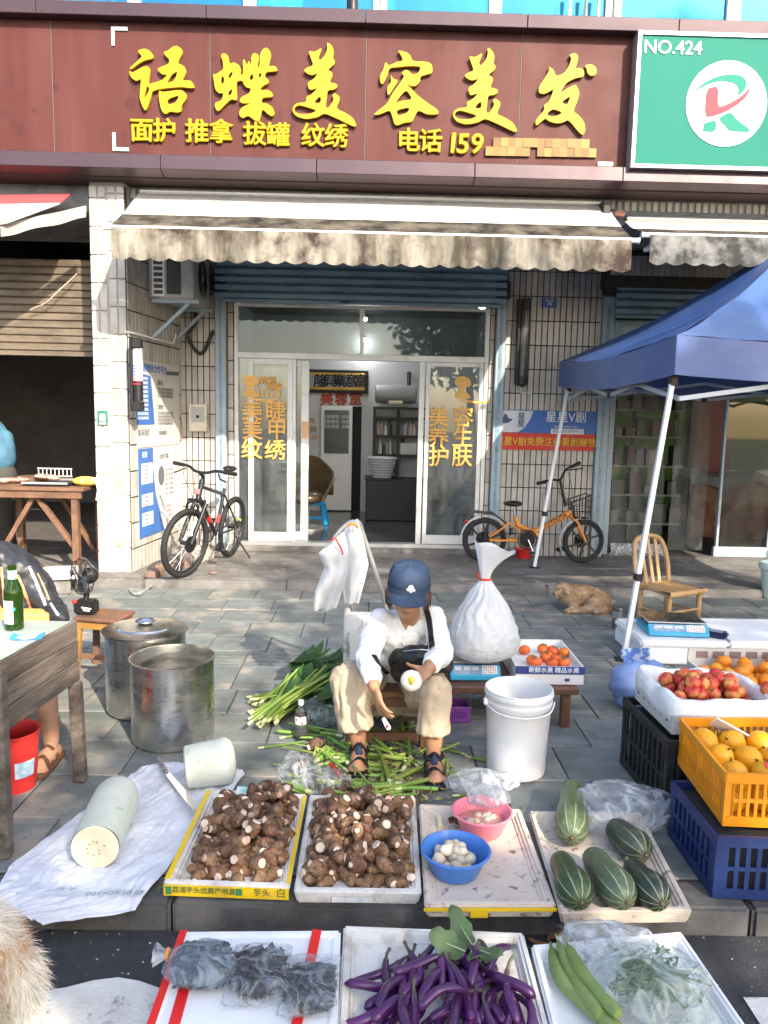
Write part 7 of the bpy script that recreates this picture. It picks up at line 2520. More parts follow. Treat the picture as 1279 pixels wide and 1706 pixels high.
# ================================================================ SLEEPING DOG
m_furb=mat('ginger_fur',(.42,.25,.12),.85,var=.3,vs=10,c2=(.42,.33,.24),ds=5,dt=.52,dw=.12)
dc=G(972,1022,0)
sdg=thing('dog','small ginger dog lying curled up on the pavement behind the jar','dog',(dc.x,dc.y+.1,0))
b=MB()
D=lambda x_,y_,z_:V((dc.x+x_,dc.y+.1+y_,z_))
limb(b,[D(.15,.02,.085),D(.06,.06,.10),D(-.05,.05,.11),D(-.12,.0,.12)],[.075,.095,.09,.065])
limb(b,[D(.17,-.02,.07),D(.10,-.06,.075)],[.075,.07])
limb(b,[D(.10,-.08,.05),D(-.02,-.11,.03),D(-.09,-.12,.022)],[.05,.026,.022])
limb(b,[D(-.08,-.02,.08),D(-.08,-.09,.04),D(-.14,-.12,.022)],[.05,.03,.022])
limb(b,[D(-.11,.02,.13),D(-.155,.0,.165)],[.06,.055])
b.ball(D(-.165,-.01,.175),(.058,.055,.05),14,10)
limb(b,[D(-.185,-.03,.168),D(-.225,-.045,.150)],[.034,.020])
for s in (-1,1):
    limb(b,[D(-.15,-.01+s*.04,.205),D(-.135,-.03+s*.06,.165)],[.02,.016])
limb(b,[D(.2,0,.06),D(.17,-.10,.035),D(.08,-.15,.025)],[.03,.024,.014])
dm=blob(b,.009,3,'body')
place(dm,'body',m_furb,sdg)
wm=dm.copy()
wm.transform(Matrix.Translation(wpos(sdg)))
fur(wm,7000,lambda q_:.028,2,m_furb,sdg,.5,.0016,flow=lambda q_:V((.7,0,-.6)))
part('nose',MB().ball(D(-.243,-.052,.150),(.010,.010,.009),10,8),m_black,sdg,smooth=60)
for s in (-1,1):
    part('eye',MB().ball(D(-.205,-.02+s*.026-.012,.188),.006,8,6),m_black,sdg,smooth=60)

# glass jar
p=G(1030,1050,0)
o=thing('glass_jar','glass jar of dark liquid with a dark lid on the pavement near the tent leg','jar',(p.x,p.y+.04,0))
cq=(p.x,p.y+.04,.001)
part('glass',MB().lathe([(.001,.002),(.036,0),(.038,.006),(.038,.13),(.033,.142)],24,cq),mat('jar_glass',(.8,.8,.75),.05,trans=.9,ior=1.3,var=0),o,smooth=40)
part('contents',MB().lathe([(.001,.008),(.032,.008),(.032,.075),(.001,.075)],20,cq),mat('brown_tea',(.14,.07,.03),.3),o,smooth=40)
part('lid',MB().lathe([(.036,.143),(.037,.145),(.037,.165),(.034,.168),(.001,.168)],24,cq),mat('dark_lid',(.05,.05,.045),.4,c2=(.3,.3,.3),ds=50,dt=.6),o,smooth=40)
# pale green bin at the right edge
p=G(1290,1000,0)
o=thing('waste_bin','pale green plastic bin cut by the right edge of the view','bin',(p.x+.05,p.y+.1,0))
part('body',MB().lathe([(.001,.003),(.10,.002),(.13,.26),(.15,.27),(.155,.30),(.15,.33),(.13,.33),(.10,.02),(.001,.02)],28,(p.x+.05,p.y+.1,0)),mat('pale_green_plastic',(.55,.65,.58),.4),o,smooth=40)

# ================================================================ FOAM BOXES WITH SCALE
m_foam=mat('white_foam',(.78,.79,.80),.75,var=.05,vs=6,bump=.15,bs=120)

def foam_box(label,x0,x1,y0,y1,h,z=0.,name='foam_box',lid=.05,grp=None):
    o_=thing(name,label,'box',((x0+x1)/2,(y0+y1)/2,z),group=grp)
    part('box',MB().box(x0+.006,x1-.006,y0+.006,y1-.006,z+.001,z+h-lid-.002),m_foam,o_,bevel=.012,seg=2)
    part('lid',MB().box(x0,x1,y0,y1,z+h-lid,z+h),m_foam,o_,bevel=.014,seg=2)
    return o_

a,b=F(1066,1100,4.86),F(1213,1100,4.86)
zf=.165
foam_box('white foam box with the weighing scale on its lid behind the apples',a.x,b.x,4.86,5.42,zf)
foam_box('white foam box cut by the right edge of the view',b.x+.02,b.x+.75,4.9,5.5,zf-.01)
p=F(1130,1060,5.05)
scale('turquoise electronic scale with a black platter on the white foam box',(p.x-.03,5.12,0),.40,.28,R(-4),zf)
bpy.data.objects[[o_.name for o_ in bpy.data.objects if o_.name.startswith('platter')][-1]].name='platter'
p=G(1190,1062,zf)
o=thing('payment_terminal','dark blue payment terminal lying behind the scale on the foam box','terminal',(p.x,p.y+.02,zf),R(-35))
part('body',MB().prism([(-.09,-.05,.002),(.09,-.05,.002),(.09,.05,.002),(-.09,.05,.002)],(0,0,.04)),mat('dark_navy_plastic',(.02,.025,.07),.35),o,bevel=.012,seg=2,world=False)
part('screen',MB().box(-.05,.06,-.03,.035,.042,.044),mat('terminal_screen',(.3,.33,.42),.2),o,world=False)

# ================================================================ CRATES ON THE RIGHT
def crate(name,label,quad,z0,h,m,slots,th=.012,wall_slot=True,group=None,solid=False):
    """slatted plastic crate on four ground corners (front-left, front-right, back-right, back-left)"""
    P_=[V((q_.x,q_.y,z0)) for q_ in quad]
    c=sum(P_,V())/4
    o_=thing(name,label,'crate',c,group=group)
    fl=MB().prism([p_+V((0,0,.004)) for p_ in P_],(0,0,.008))
    part('base',fl,m,o_,weld=True)
    for i in range(4):
        a_,b_=P_[i],P_[(i+1)% 4]
        d=(b_-a_)
        L_=d.length
        d.normalize()
        n_=V((-d.y,d.x,0))
        bar=lambda z_a,z_b,t=th,off=0.:MB().prism([a_+n_*off+V((0,0,z_a)),b_+n_*off+V((0,0,z_a)),b_+n_*off+V((0,0,z_b)),a_+n_*off+V((0,0,z_b))],n_*t)
        e=.002*(i % 2)
        part('rim',bar(h-.035,h-e,th+.004,-.004),m,o_,weld=True)
        part('bottom_rail',bar(.013,.04+e,th,-.001),m,o_,weld=True)
        part('middle_rail',bar(h*.46,h*.46+.014,th*.8,.001),m,o_,weld=True)
        k=max(3,int(L_/slots))
        for j in range(k+1):
            w_=.03 if j in (0,k) else slots*.42
            s_=a_+d*(L_*j/k)
            s_=s_-d*(w_/2) if 0<j<k else (s_ if j==0 else s_-d*w_)
            part('upright',MB().prism([s_+V((0,0,.0405+e)),s_+d*w_+V((0,0,.0405+e)),s_+d*w_+V((0,0,h-.036)),s_+V((0,0,h-.036))],n_*th*.85),m,o_,weld=True)
    return o_

m_cblk=mat('black_crate_plastic',(.016,.017,.017),.45,var=.15,c2=(.05,.05,.05),ds=5,dt=.62)
m_cblu=mat('blue_crate_plastic',(.009,.026,.11),.4,var=.12,c2=(.02,.042,.13),ds=5,dt=.6)
m_cora=mat('orange_crate_plastic',(.80,.30,.012),.38,var=.08,tl=.12)
FL,BL=G(1105,1362),G(1032,1272)
BLK=[FL,FL+V((.62,-.02,0)),BL+V((.62,.03,0)),BL]
crate('plastic_crate','black slatted plastic crate under the apples',BLK,0,.325,m_cblk,.045)
# filler box inside so it does not look through
single('infill',MB().prism([lerp(V(p_),sum((V(q_) for q_ in BLK),V())/4,.10)+V((0,0,.015)) for p_ in BLK],(0,0,.27)),mat('dark_infill',(.035,.03,.028),.8),'dark carton added inside the black crate','infill')
# apple box: grey crate with foam and a white bag lining
zA=.33
qa=[G(1105,1262,zA),G(1290,1262,zA),G(1210,1150,zA),G(1048,1165,zA)]
Yv=lambda t:t
m_gcrate=mat('grey_white_crate',(.48,.48,.46),.5,var=.1)
a0,a1,a2,a3=[V((p_.x,p_.y,zA)) for p_ in (FL+V((.03,.05,0)),FL+V((.46,.05,0)),BL+V((.48,-.03,0)),BL+V((.04,-.03,0)))]
ab=thing('apple_crate','grey fruit crate lined with white plastic holding the apples','crate',(a0+a2)/2)
part('base',MB().prism([a0+V((0,0,.002)),a1+V((0,0,.002)),a2+V((0,0,.002)),a3+V((0,0,.002))],(0,0,.012)),m_gcrate,ab,weld=True)
for p_,q_ in ((a0,a1),(a1,a2),(a2,a3),(a3,a0)):
    d=(q_-p_).normalized()
    n_=V((-d.y,d.x,0))
    part('side',MB().prism([p_+V((0,0,.0145)),q_+V((0,0,.0145)),q_+V((0,0,.10)),p_+V((0,0,.10))],n_*.01),m_gcrate,ab,weld=True)
    for k in range(6):
        t=p_+d*((q_-p_).length*(k+.7)/6.6)
        part('hole',MB().tube([t-n_*.0012+V((0,0,.045)),t+n_*.001+V((0,0,.045))],.009,12),m_black,ab)
ac_=(a0+a1+a2+a3)/4
ux,uy=(a1-a0)/2,(a3-a0)/2

def lining(u,v):
    """rounded-square collar: outside skirt, lip, inside wall"""
    a=2*PI*u
    c_,s_=math.cos(a),math.sin(a)
    k=1/max(abs(c_),abs(s_))**.82
    prof_=((1.06,.05),(1.12,.085),(1.10,.125),(1.03,.15),(.92,.145),(.86,.115),(.84,.07),(.80,.03),(.2,.02))
    t=v*(len(prof_)-1)
    i=min(int(t),len(prof_)-2)
    r_=lerp(prof_[i][0],prof_[i+1][0],t-i)
    z_=lerp(prof_[i][1],prof_[i+1][1],t-i)
    nn=nzv((c_*3,s_*3,v*4))
    return ac_+ux*(c_*k*r_*(1+.03*nn))+uy*(s_*k*r_*(1+.03*nn))+V((0,0,z_+.02*nn*(1 if v<.7 else .2)))

part('bag_lining',MB().grid(lining,60,24),mat('white_lining',(.78,.80,.82),.4,var=.04,bump=.5,bs=12,tl=.15),ab,smooth=75)
# a shared apple with stem and hollow
am=MB().lathe([(.001,.004),(.012,.001),(.024,.006),(.033,.02),(.036,.034),(.033,.048),(.024,.058),(.012,.060),(.005,.054),(.001,.050)],20).mesh('apple',smooth=60)

def fruit_mat(name,base,blush,t,hue=.01):
    return mat(name,base,.3,var=.1,vs=18,rand=.12,c2=blush,ds=16,dt=t,dw=.12,hue=hue,spec=.5)

am.materials.append(fruit_mat('apple_skin',(.72,.46,.10),(.50,.04,.028),.43))
stm=MB().tube([(0,0,.048),(.003,0,.070)],.0018,5).mesh('stem')
stm.materials.append(m_wood)
k=0
for layer in range(3):
    for i in range(7):
        for j in range(5):
            u,v=-.72+1.44*(i+.5*(j % 2))/6.4,-.7+1.4*j/4.2
            if abs(u)>.76 or (layer>0 and (abs(u)>.85-layer*.2 or abs(v)>.85-layer*.2)):
                continue
            p=ac_+ux*u+uy*v+V((rnd.gauss(0,.004),rnd.gauss(0,.004),.062+layer*.036+rnd.uniform(-.006,.006)+.018*(1-u*u)*(1-v*v)))
            ob=link('apple',am,None,None,p)
            ob.scale=(.86,.86,.86)
            ob.rotation_euler=(rnd.uniform(-1.2,1.2),rnd.uniform(-1.2,1.2),rnd.uniform(0,6))
            tag(ob,'red and yellow apple in the white lined crate, '+spot(u*.6+.5,v*.6+.5,layer,2),'apple','apples in the crate')
            link('stem',stm,None,ob)
            k+=1
# one apple lying on the lip
ob=link('apple',am,None,None,lerp(a1,a2,.2)+V((-.02,.02,.145)))
ob.rotation_euler=(.9,.2,1)
tag(ob,'single yellow-red apple lying on the front lip of the lined crate','apple')
link('stem',stm,None,ob)

# pale blue bag and printed bag behind the apples
m_pblue2=mat('pale_blue_bag',(.26,.38,.68),.4,var=.06,bump=.4,bs=10,tl=.15)
p=G(1070,1150,.12)
crumple_bag('plastic_bag','pale blue plastic bag behind the apple crate',p+V((0,.05,.02)),(.17,.11,.13),m_pblue2,3,amp=.25,flat=.01)
p=F(1064,1093,4.1)
o=thing('printed_bag','folded blue and white printed plastic bag leaning by the tent leg','bag',(p.x,4.1,.2))
part('bag',MB().grid(lambda u,v:F(lerp(1042,1080,u)-8*v*(1-u),lerp(1104,1080,v)+lerp(4,-3,u),4.1)+V((0,.02*math.sin(u*5),0)),10,8,.004),mat('blue_white_print',(.14,.26,.6),.4,c2=(.65,.7,.78),ds=28,dt=.52,dw=.03,stretch=(1,1,3)),o,smooth=60)

# blue crate with the orange crate on top
FLb,BLb=G(1186,1498),G(1112,1392)
BLU=[FLb,FLb+V((.58,-.03,0)),BLb+V((.60,.02,0)),BLb]
crate('plastic_crate','dark blue slatted plastic crate under the orange crate',BLU,0,.225,m_cblu,.036)
single('infill',MB().prism([lerp(V(p_),sum((V(q_) for q_ in BLU),V())/4,.12)+V((0,0,.015)) for p_ in BLU],(0,0,.185)),MATS['dark_infill'].copy(),'dark carton added inside the blue crate','infill')  # dark block added to close the view through the slats
zO=.228
FLo,BLo=G(1203,1378,zO),G(1128,1273,zO)
ORG=[FLo,FLo+V((.56,-.03,0)),BLo+V((.58,.02,0)),BLo]
crate('plastic_crate','orange slatted plastic crate of yellow melons on the blue crate',ORG,zO,.195,m_cora,.026,th=.008)
oc=sum((V((p_.x,p_.y,zO)) for p_ in ORG),V())/4
m_mel=mat('yellow_melon_skin',(.80,.37,.010),.35,var=.08,vs=8,rand=.08)
mm=MB().ball((0,0,0),(.050,.050,.058),22,14,lambda p_:1+.02*math.cos(8*math.atan2(p_.y,p_.x))).mesh('melon',smooth=70)
mm.materials.append(m_mel)
stk_=MB().tube([(0,0,.07),(.002,0,.058)],.004,6).mesh('melon_stem')
stk_.materials.append(m_wood)
uo,vo=(V(ORG[1])-V(ORG[0]))/2,(V(ORG[3])-V(ORG[0]))/2
lab_=MB().lathe([(.013,.0),(.012,.0012),(.001,.0016)],14).mesh('sticker')
lab_.materials.append(mat('sticker_red',(.7,.05,.06),.4,c2=(.8,.75,.7),ds=60,dt=.5,dw=.04))
for layer in range(2):
    for i in range(5):
        for j in range(3):
            u,v=-.76+1.52*i/4,-.62+1.24*j/2
            p=oc+uo*u+vo*v+V((0,0,.064+layer*.068+rnd.uniform(-.004,.004)))
            ob=link('melon',mm,None,None,p)
            ob.rotation_euler=(rnd.uniform(-1.4,1.4),rnd.uniform(-1.4,1.4),rnd.uniform(0,6))
            if layer==1 and i==1 and j==0:
                tag(ob,'yellow melon with a round pale sticker on top of the orange crate','melon')
                ob.rotation_euler=(0,0,0)
                s_=link('sticker',lab_,None,ob,(0,-.018,.0545))
                s_.rotation_euler=(.33,0,0)
                s_.scale=(1.3,1.3,1.3)
            else:
                tag(ob,'yellow melon in the orange crate, '+spot(i/4,j/2,layer),'melon','melons in the orange crate')
            link('melon_stem',stk_,None,ob)
p=oc+V((.02,.17,.17))
single('foam_sheet',MB().grid(lambda u,v:F(lerp(1195,1262,u),lerp(1195,1232,u)+lerp(0,12,v),2.84)+V((0,.06*v,-.02*v)),8,4,.006),m_foam,'white foam sheet standing at the back of the orange crate','foam sheet',smooth=60)

# tangerine crate at the right edge with a rolled brown board
zT=.30
t0=G(1240,1178,zT)
o=thing('tangerine_crate','white crate of tangerines at the right edge','crate',(t0.x+.25,t0.y+.2,0))
tx0,ty0=t0.x-.10,t0.y
part('stand',MB().box(tx0+.02,tx0+.52,ty0+.02,ty0+.40,.002,zT-.002),m_cblk,o,bevel=.006)
part('base',MB().box(tx0,tx0+.55,ty0,ty0+.42,zT,zT+.012),m_gcrate,o)
for x0_,x1_,y0_,y1_ in ((0,.55,0,.01),(0,.55,.41,.42),(0,.01,.0105,.4095)):
    part('side',MB().box(tx0+x0_,tx0+x1_,ty0+y0_,ty0+y1_,zT+.0125,zT+(.15 if y0_>.3 else .085)),m_gcrate,o)
for k in range(6):
    part('slot',MB().box(tx0+.04+k*.085,tx0+.10+k*.085,ty0+.4080,ty0+.4098,zT+.10,zT+.135),mat('slot_shadow',(.2,.14,.14),.8),o)
m_tang=mat('tangerine_peel',(.80,.25,.012),.38,var=.08,vs=30,bump=.4,bs=160,rand=.1,hue=.008)
tg=MB().ball((0,0,.034),(.039,.039,.034),18,12,lambda p_:1-.08*max(0,p_.z-.8)*4).mesh('tangerine',smooth=70)
tg.materials.append(m_tang)
tst=MB().lathe([(.006,.066),(.005,.069),(.001,.0695)],8).mesh('stem_button')
tst.materials.append(mat('green_stem',(.12,.2,.04),.7))
for layer in range(2):
    for i in range(6):
        for j in range(4):
            if layer==1 and (i+j)% 3==0:
                continue
            p=V((tx0+.055+i*.083+.02*(j % 2),ty0+.07+j*.09,zT+.014+layer*.052+rnd.uniform(0,.008)))
            ob=link('tangerine',tg,None,None,p)
            ob.rotation_euler=(rnd.uniform(-.7,.7),rnd.uniform(-.7,.7),rnd.uniform(0,6))
            tag(ob,'orange tangerine in the white crate at the right edge, '+spot(i/5,j/3,layer),'tangerine','tangerines in the crate')
            link('stem_button',tst,None,ob)
ra_,rb_=F(1184,1120,ty0+.38),F(1244,1182,ty0-.03)
ra_.z+=0
o=thing('cardboard_roll','rolled strip of brown cardboard lying over the side of the tangerine crate','cardboard',lerp(ra_,rb_,.5))
d=(rb_-ra_)
sx_,sy_=frame(d)
part('board',MB().grid(lambda u,v:ra_+d*u+(sx_*math.cos(-1.2+4.4*v)+sy_*math.sin(-1.2+4.4*v))*(.034+.008*v),8,20,.004),mat('kraft_board',(.50,.33,.17),.75,var=.08),o,smooth=60)

# ================================================================ GOODS ON THE GROUND IN FRONT
m_foamt=mat('soiled_foam_tray',(.66,.64,.60),.75,var=.08,vs=5,c2=(.36,.30,.24),ds=7,dt=.60,dw=.1,bump=.25,bs=90)
m_foams=mat('sandy_foam_tray',(.62,.53,.44),.8,var=.12,vs=7,c2=(.20,.15,.12),ds=26,dt=.62,dw=.05,bump=.3,bs=90)
m_yel=mat('yellow_tape',(.74,.50,.015),.45,var=.08,c2=(.6,.42,.1),ds=8,dt=.66)
m_redt=mat('red_tape',(.72,.02,.02),.4,var=.06)

def foam_tray(label,quad,z0,h,m,rim=.028,deep=.022,name='foam_tray',grp='foam trays of vegetables',floor_m=None):
    """shallow foam tray on four corners of its top edge (front-left, front-right, back-right, back-left)"""
    P_=[V((q_.x,q_.y,0)) for q_ in quad]
    c=sum(P_,V())/4
    o_=thing(name,label,'tray',(c.x,c.y,z0),group=grp)

    def inset(d):
        out=[]
        for i in range(4):
            a_,b_,e_=P_[i-1],P_[i],P_[(i+1)% 4]
            u,v=(b_-a_).normalized(),(e_-b_).normalized()
            n1,n2=V((-u.y,u.x,0)),V((-v.y,v.x,0))
            bis=(n1+n2).normalized()
            out.append(b_+bis*(d/max(.3,bis.dot(n1))))
        return out
    I1,I2,O2=inset(rim),inset(rim+.010),inset(.012)
    n=4
    vs=[p_+V((0,0,z0+.002)) for p_ in O2]+[p_+V((0,0,z0+h)) for p_ in P_]+[p_+V((0,0,z0+h)) for p_ in I1]+[p_+V((0,0,z0+h-deep)) for p_ in I2]
    fs=[(3,2,1,0)]
    for k in range(3):
        fs+=[(k*4+i,k*4+(i+1)% 4,k*4+4+(i+1)% 4,k*4+4+i) for i in range(4)]
    fs.append((12,13,14,15))
    part('tray',MB().add(vs,fs),m,o_,bevel=.007,seg=2)
    return o_,P_,I2

def qp(*pts,z):
    return [G(px,py,z) for px,py in pts]

def inq(Q,u,v):
    return lerp(lerp(Q[0],Q[1],u),lerp(Q[3],Q[2],u),v)

HZ=.055
t1,Q1,I1=foam_tray('foam tray with yellow printed tape edge, heaped with taro',qp((270,1470),(483,1478),(512,1322),(345,1313),z=HZ),0,HZ,m_foamt)
t2,Q2,I2_=foam_tray('plain foam tray heaped with taro, second from the left',qp((488,1484),(703,1487),(692,1326),(515,1323),z=HZ),0,HZ,m_foamt)
t3,Q3,I3=foam_tray('sandy foam tray with the pink and blue basins',qp((706,1508),(928,1508),(868,1347),(697,1338),z=HZ),0,HZ,m_foams)
t4,Q4,I4=foam_tray('foam tray of green striped squash at the right end of the row',qp((932,1520),(1155,1517),(1068,1352),(880,1350),z=HZ),0,HZ,m_foams)

def band(tray,a_,b_,z0,z1,m,off,nm='tape',t0=0.,t1_=1.):
    d=(b_-a_).normalized()
    n_=V((d.y,-d.x,0))
    a2,b2=lerp(a_,b_,t0),lerp(a_,b_,t1_)
    return part(nm,MB().prism([a2+n_*off+V((0,0,z0)),b2+n_*off+V((0,0,z0)),b2+n_*off+V((0,0,z1)),a2+n_*off+V((0,0,z1))],n_*.0015),m,tray,weld=True)

def top_band(tray,a_,b_,w_,z,m,t0=0.,t1_=1.,ins=.002):
    d=(b_-a_).normalized()
    n_=V((-d.y,d.x,0))
    a2,b2=lerp(a_,b_,t0)+n_*ins,lerp(a_,b_,t1_)+n_*ins
    return part('tape',MB().prism([a2+V((0,0,z)),b2+V((0,0,z)),b2+n_*w_+V((0,0,z)),a2+n_*w_+V((0,0,z))],(0,0,.0012)),m,tray,weld=True)

band(t1,Q1[0],Q1[1],.010,HZ-.006,m_yel,.0005,t0=.01,t1_=.99)
top_band(t1,Q1[3],Q1[0],.018,HZ+.0004,m_yel,.03,.97)
top_band(t1,Q1[1],Q1[2],.014,HZ+.0004,m_yel,.03,.97)
dv=(Q1[1]-Q1[0]).normalized()
ang1=math.atan2(dv.y,dv.x)
tm1=lerp(Q1[0],Q1[1],.30)+V((0,-.0035,.032))
text('广西荔浦芋头优质产地直供',.0235,mat('tape_green_ink',(.12,.16,.05),.5,var=0),tm1,t1,rot=(PI/2,0,ang1),bold=.0003,ext=.0003)
text('芋头',.028,MATS['tape_green_ink'],lerp(Q1[0],Q1[1],.78)+V((0,-.0035,.032)),t1,rot=(PI/2,0,ang1),bold=.0003,ext=.0003)
text('白',.034,MATS['tape_green_ink'],lerp(Q1[0],Q1[1],.93)+V((0,-.0035,.032)),t1,rot=(PI/2,0,ang1),bold=.0003,ext=.0003)
part('green_mark',MB().obox(lerp(Q1[0],Q1[1],.60)+V((0,-.003,.032)),.02,.003,.022,Matrix.Rotation(ang1,3,'Z')),mat('green_mark',(.05,.25,.1),.5),t1)
part('green_mark',MB().obox(lerp(Q1[0],Q1[1],.05)+V((0,-.003,.030)),.018,.003,.026,Matrix.Rotation(ang1,3,'Z')),MATS['green_mark'],t1)
band(t2,Q2[0],Q2[1],.018,.036,mat('pale_blue_print',(.45,.56,.62),.6,c2=(.62,.61,.58),ds=14,dt=.5,dw=.05),.0003,'faded_print',.3,.62)
band(t3,Q3[0],Q3[1],.034,.046,m_yel,.0004)
band(t3,Q3[0],Q3[1],.012,.033,m_yel,.0003,'tape',.35,.48)
part('green_ticket',MB().grid(lambda u,v:inq(I1,.28+.13*u,.88+.12*v)+V((0,0,HZ+.004+.03*v)),4,4,.001),mat('mint_ticket',(.25,.58,.48),.5,c2=(.72,.76,.74),ds=25,dt=.5),t1)

for quad,n,lab,seed,ulo in ((I1,138,'@ brown taro in the yellow edged tray, ',1,.10),(I2_,150,'@ brown taro in the plain tray, ',2,.03)):
    z0=HZ-.022+.022
    for k in range(n):
        f=k/n
        if seed==1:
            if f<.40:
                u,v=rnd.uniform(.06,.98),rnd.uniform(.03,.97)
                if u<.2 and v>.3:
                    u+=.25
                lay=0
            elif f<.80:
                u,v=rnd.uniform(.14,.96),rnd.uniform(.06,.95)
                lay=1
            else:
                u,v=rnd.uniform(.4,.9),rnd.uniform(.35,.98)
                lay=2
        else:
            lay=0 if f<.35 else 1 if f<.8 else 2
            m_=(.02,.05,.14)[lay]
            u,v=rnd.uniform(m_,1-m_),rnd.uniform(.02+m_*.7,.95-m_*.6)
        p=inq(quad,u,v)+V((0,0,z0+lay*.025+rnd.uniform(-.003,.012)))
        put_taro(p,lab+spot(u,v,lay,2),'taro in the '+('yellow edged tray' if seed==1 else 'plain tray'),.35+.12*lay,.77)

# the lowest taro, mostly buried under the others, joined in one heap
hv,hf,hm=[],[],[]
for quad,u0_ in ((I1,.09),(I2_,.02)):
    for i in range(9):
        for j in range(12):
            u,v=u0_+(.985-u0_)*(i+rnd.random())/9,.01+.95*(j+rnd.random())/12
            me=rnd.choice(TARO)
            d=V((rnd.gauss(0,1),rnd.gauss(-.3,1),rnd.gauss(.1,.35))).normalized()
            k=rnd.uniform(.62,.85)
            M_=Matrix.Translation(inq(quad,u,v)+V((0,0,HZ-.006)))@ d.to_track_quat('Z','Y').to_matrix().to_4x4()@ Matrix.Scale(k,4)
            n0_=len(hv)
            hv+=[M_ @ q_.co for q_ in me.vertices]
            hf+=[tuple(n0_+t for t in p_.vertices) for p_ in me.polygons]
            hm+=[p_.material_index for p_ in me.polygons]
hme=bpy.data.meshes.new('taro_heap')
hme.from_pydata(hv,[],hf)
hme.materials.append(m_taro)
hme.materials.append(m_tend)
hme.polygons.foreach_set('material_index',hm)
hme.shade_smooth()
hp_=link('taro_heap',hme)
hp_['kind']='stuff'
tag(hp_,'lowest layer of brown taro at the bottom of the two taro trays','taro')

# ---------------------------------------------------------------- cloth with winter melon and knife
m_cloth=mat('white_woven_sack',(.68,.70,.75),.7,var=.05,vs=5,bump=.8,bs=34,c2=(.58,.60,.66),ds=4,dt=.56)
LE=[(-60,1500),(0,1472),(20,1440),(100,1385),(195,1310),(235,1280),(285,1270)]
RE=[(70,1522),(225,1512),(262,1470),(300,1420),(335,1370),(385,1325),(408,1290)]

def cl(u,v):
    t=v*6
    i=min(int(t),5)
    f=t-i
    a_=(lerp(LE[i][0],LE[i+1][0],f),lerp(LE[i][1],LE[i+1][1],f))
    b_=(lerp(RE[i][0],RE[i+1][0],f),lerp(RE[i][1],RE[i+1][1],f))
    p=G(lerp(a_[0],b_[0],u),lerp(a_[1],b_[1],u),.006)
    ed=min(u,1-u,v,1-v)
    z=.006+.020*abs(nzv((u*3.2,v*5,1)))+.013*abs(nzv((u*7,v*8,4)))+.006*abs(nzv((u*17,v*19,7)))+(.012*abs(nzv((u*13,v*15,2))) if ed<.1 else 0)
    if p.y<YK0+.01:
        z-=(YK0+.01-p.y)*.55
    return V((p.x,p.y,z+.012*(1 if (v>.9 and u>.6) else 0)*abs(math.sin(u*22))))

o=thing('sack_cloth','white woven plastic sheet spread on the pavement under the winter melon','sheet',(-.95,2.85,0))
part('sheet',MB().grid(cl,90,90,.002),m_cloth,o,smooth=70)
for k,(px,py) in enumerate(((190,1497),(110,1489))):
    p=G(px,py,.02)
    text(('编织 60×100','大米')[k],.035,mat('faded_ink',(.3,.32,.36),.7),V((p.x,p.y+.01,.034)),o,rot=(.12,0,R(184)),ext=.0003)
m_wm=mat('winter_melon_skin',(.52,.56,.46),.55,var=.12,vs=9,c2=(.63,.65,.58),ds=6,dt=.5,dw=.12,bump=.2,bs=40,c3=(.30,.40,.2),ds3=12,dt3=.68)
m_wf=mat('winter_melon_flesh',(.70,.66,.48),.45,var=.06,vs=12,c2=(.60,.52,.34),ds=9,dt=.62)

def winter_melon(label,a_,b_,r0_,r1_,tip):
    a_,b_=V(a_),V(b_)
    d=(b_-a_).normalized()
    L_=(b_-a_).length
    o_=thing('winter_melon',label,'winter melon',(a_+b_)/2-V((0,0,r0_)),group='cut winter melons')
    prof=[(r0_*.99,0),(r0_,.01),(lerp(r0_,r1_,.3)*1.02,L_*.3),(lerp(r0_,r1_,.6)*1.02,L_*.6),(r1_,L_*.82),(r1_*.86,L_*.92),(r1_*.55,L_*.985),(.001,L_)]
    if not tip:
        prof=prof[:5]+[(r1_*.97,L_)]
    Mx=Matrix.Translation(a_)@ d.to_track_quat('Z','Y').to_matrix().to_4x4()
    sk=MB().lathe(prof,40,cap=not tip,wob=lambda an,z:1+.02*math.sin(3*an+z*9)).xf(Mx)
    part('rind',sk,m_wm,o_,smooth=60)
    fl_=MB().lathe([(r0_*.975,-.0015),(r0_*.93,-.004),(r0_*.45,-.0042),(.001,-.0045)],40).xf(Mx)
    part('cut_face',fl_,m_wf,o_,smooth=30)
    for k in range(9):
        an=k*.7
        q_=Mx @ V((.3*r0_*math.cos(an)*(1+.4*math.sin(5*an)),.3*r0_*math.sin(an),-.0055))
        part('seed_hollow',MB().ball(q_,(.004,.004,.004),6,4),mat('seed_tan',(.5,.38,.2),.6),o_)
    return o_

a_,b_=G(158,1412,.088),G(196,1325,.095)
winter_melon('whole-ended piece of winter melon lying on the white sheet, cut face to the viewer',a_,a_+(b_-a_).normalized()*.40,.083,.088,True)
a_=G(310,1278,.10)
winter_melon('stubby cut piece of winter melon standing at the far end of the white sheet',a_,a_+V((.20,.05,.018)),.088,.098,True)
o=thing('knife','long kitchen knife lying on the white sheet beside the taro tray','knife',G(290,1300,.02))
k0,k1,k2=G(262,1262,.05),G(277,1288,.045),G(327,1352,.05)
part('handle',MB().tube([k0,k1],[.011,.010],10),mat('scuffed_handle',(.3,.29,.28),.5,c2=(.08,.08,.08),ds=40,dt=.5),o,smooth=60)
dd=(k2-k1).normalized()
ss=dd.cross(V((0,0,1))).normalized()
part('blade',MB().prism([k1+ss*.008,k1-ss*.012,lerp(k1,k2,.8)-ss*.022,k2,k2+ss*.010],(0,0,.0018)),m_chrome,o,weld=True)

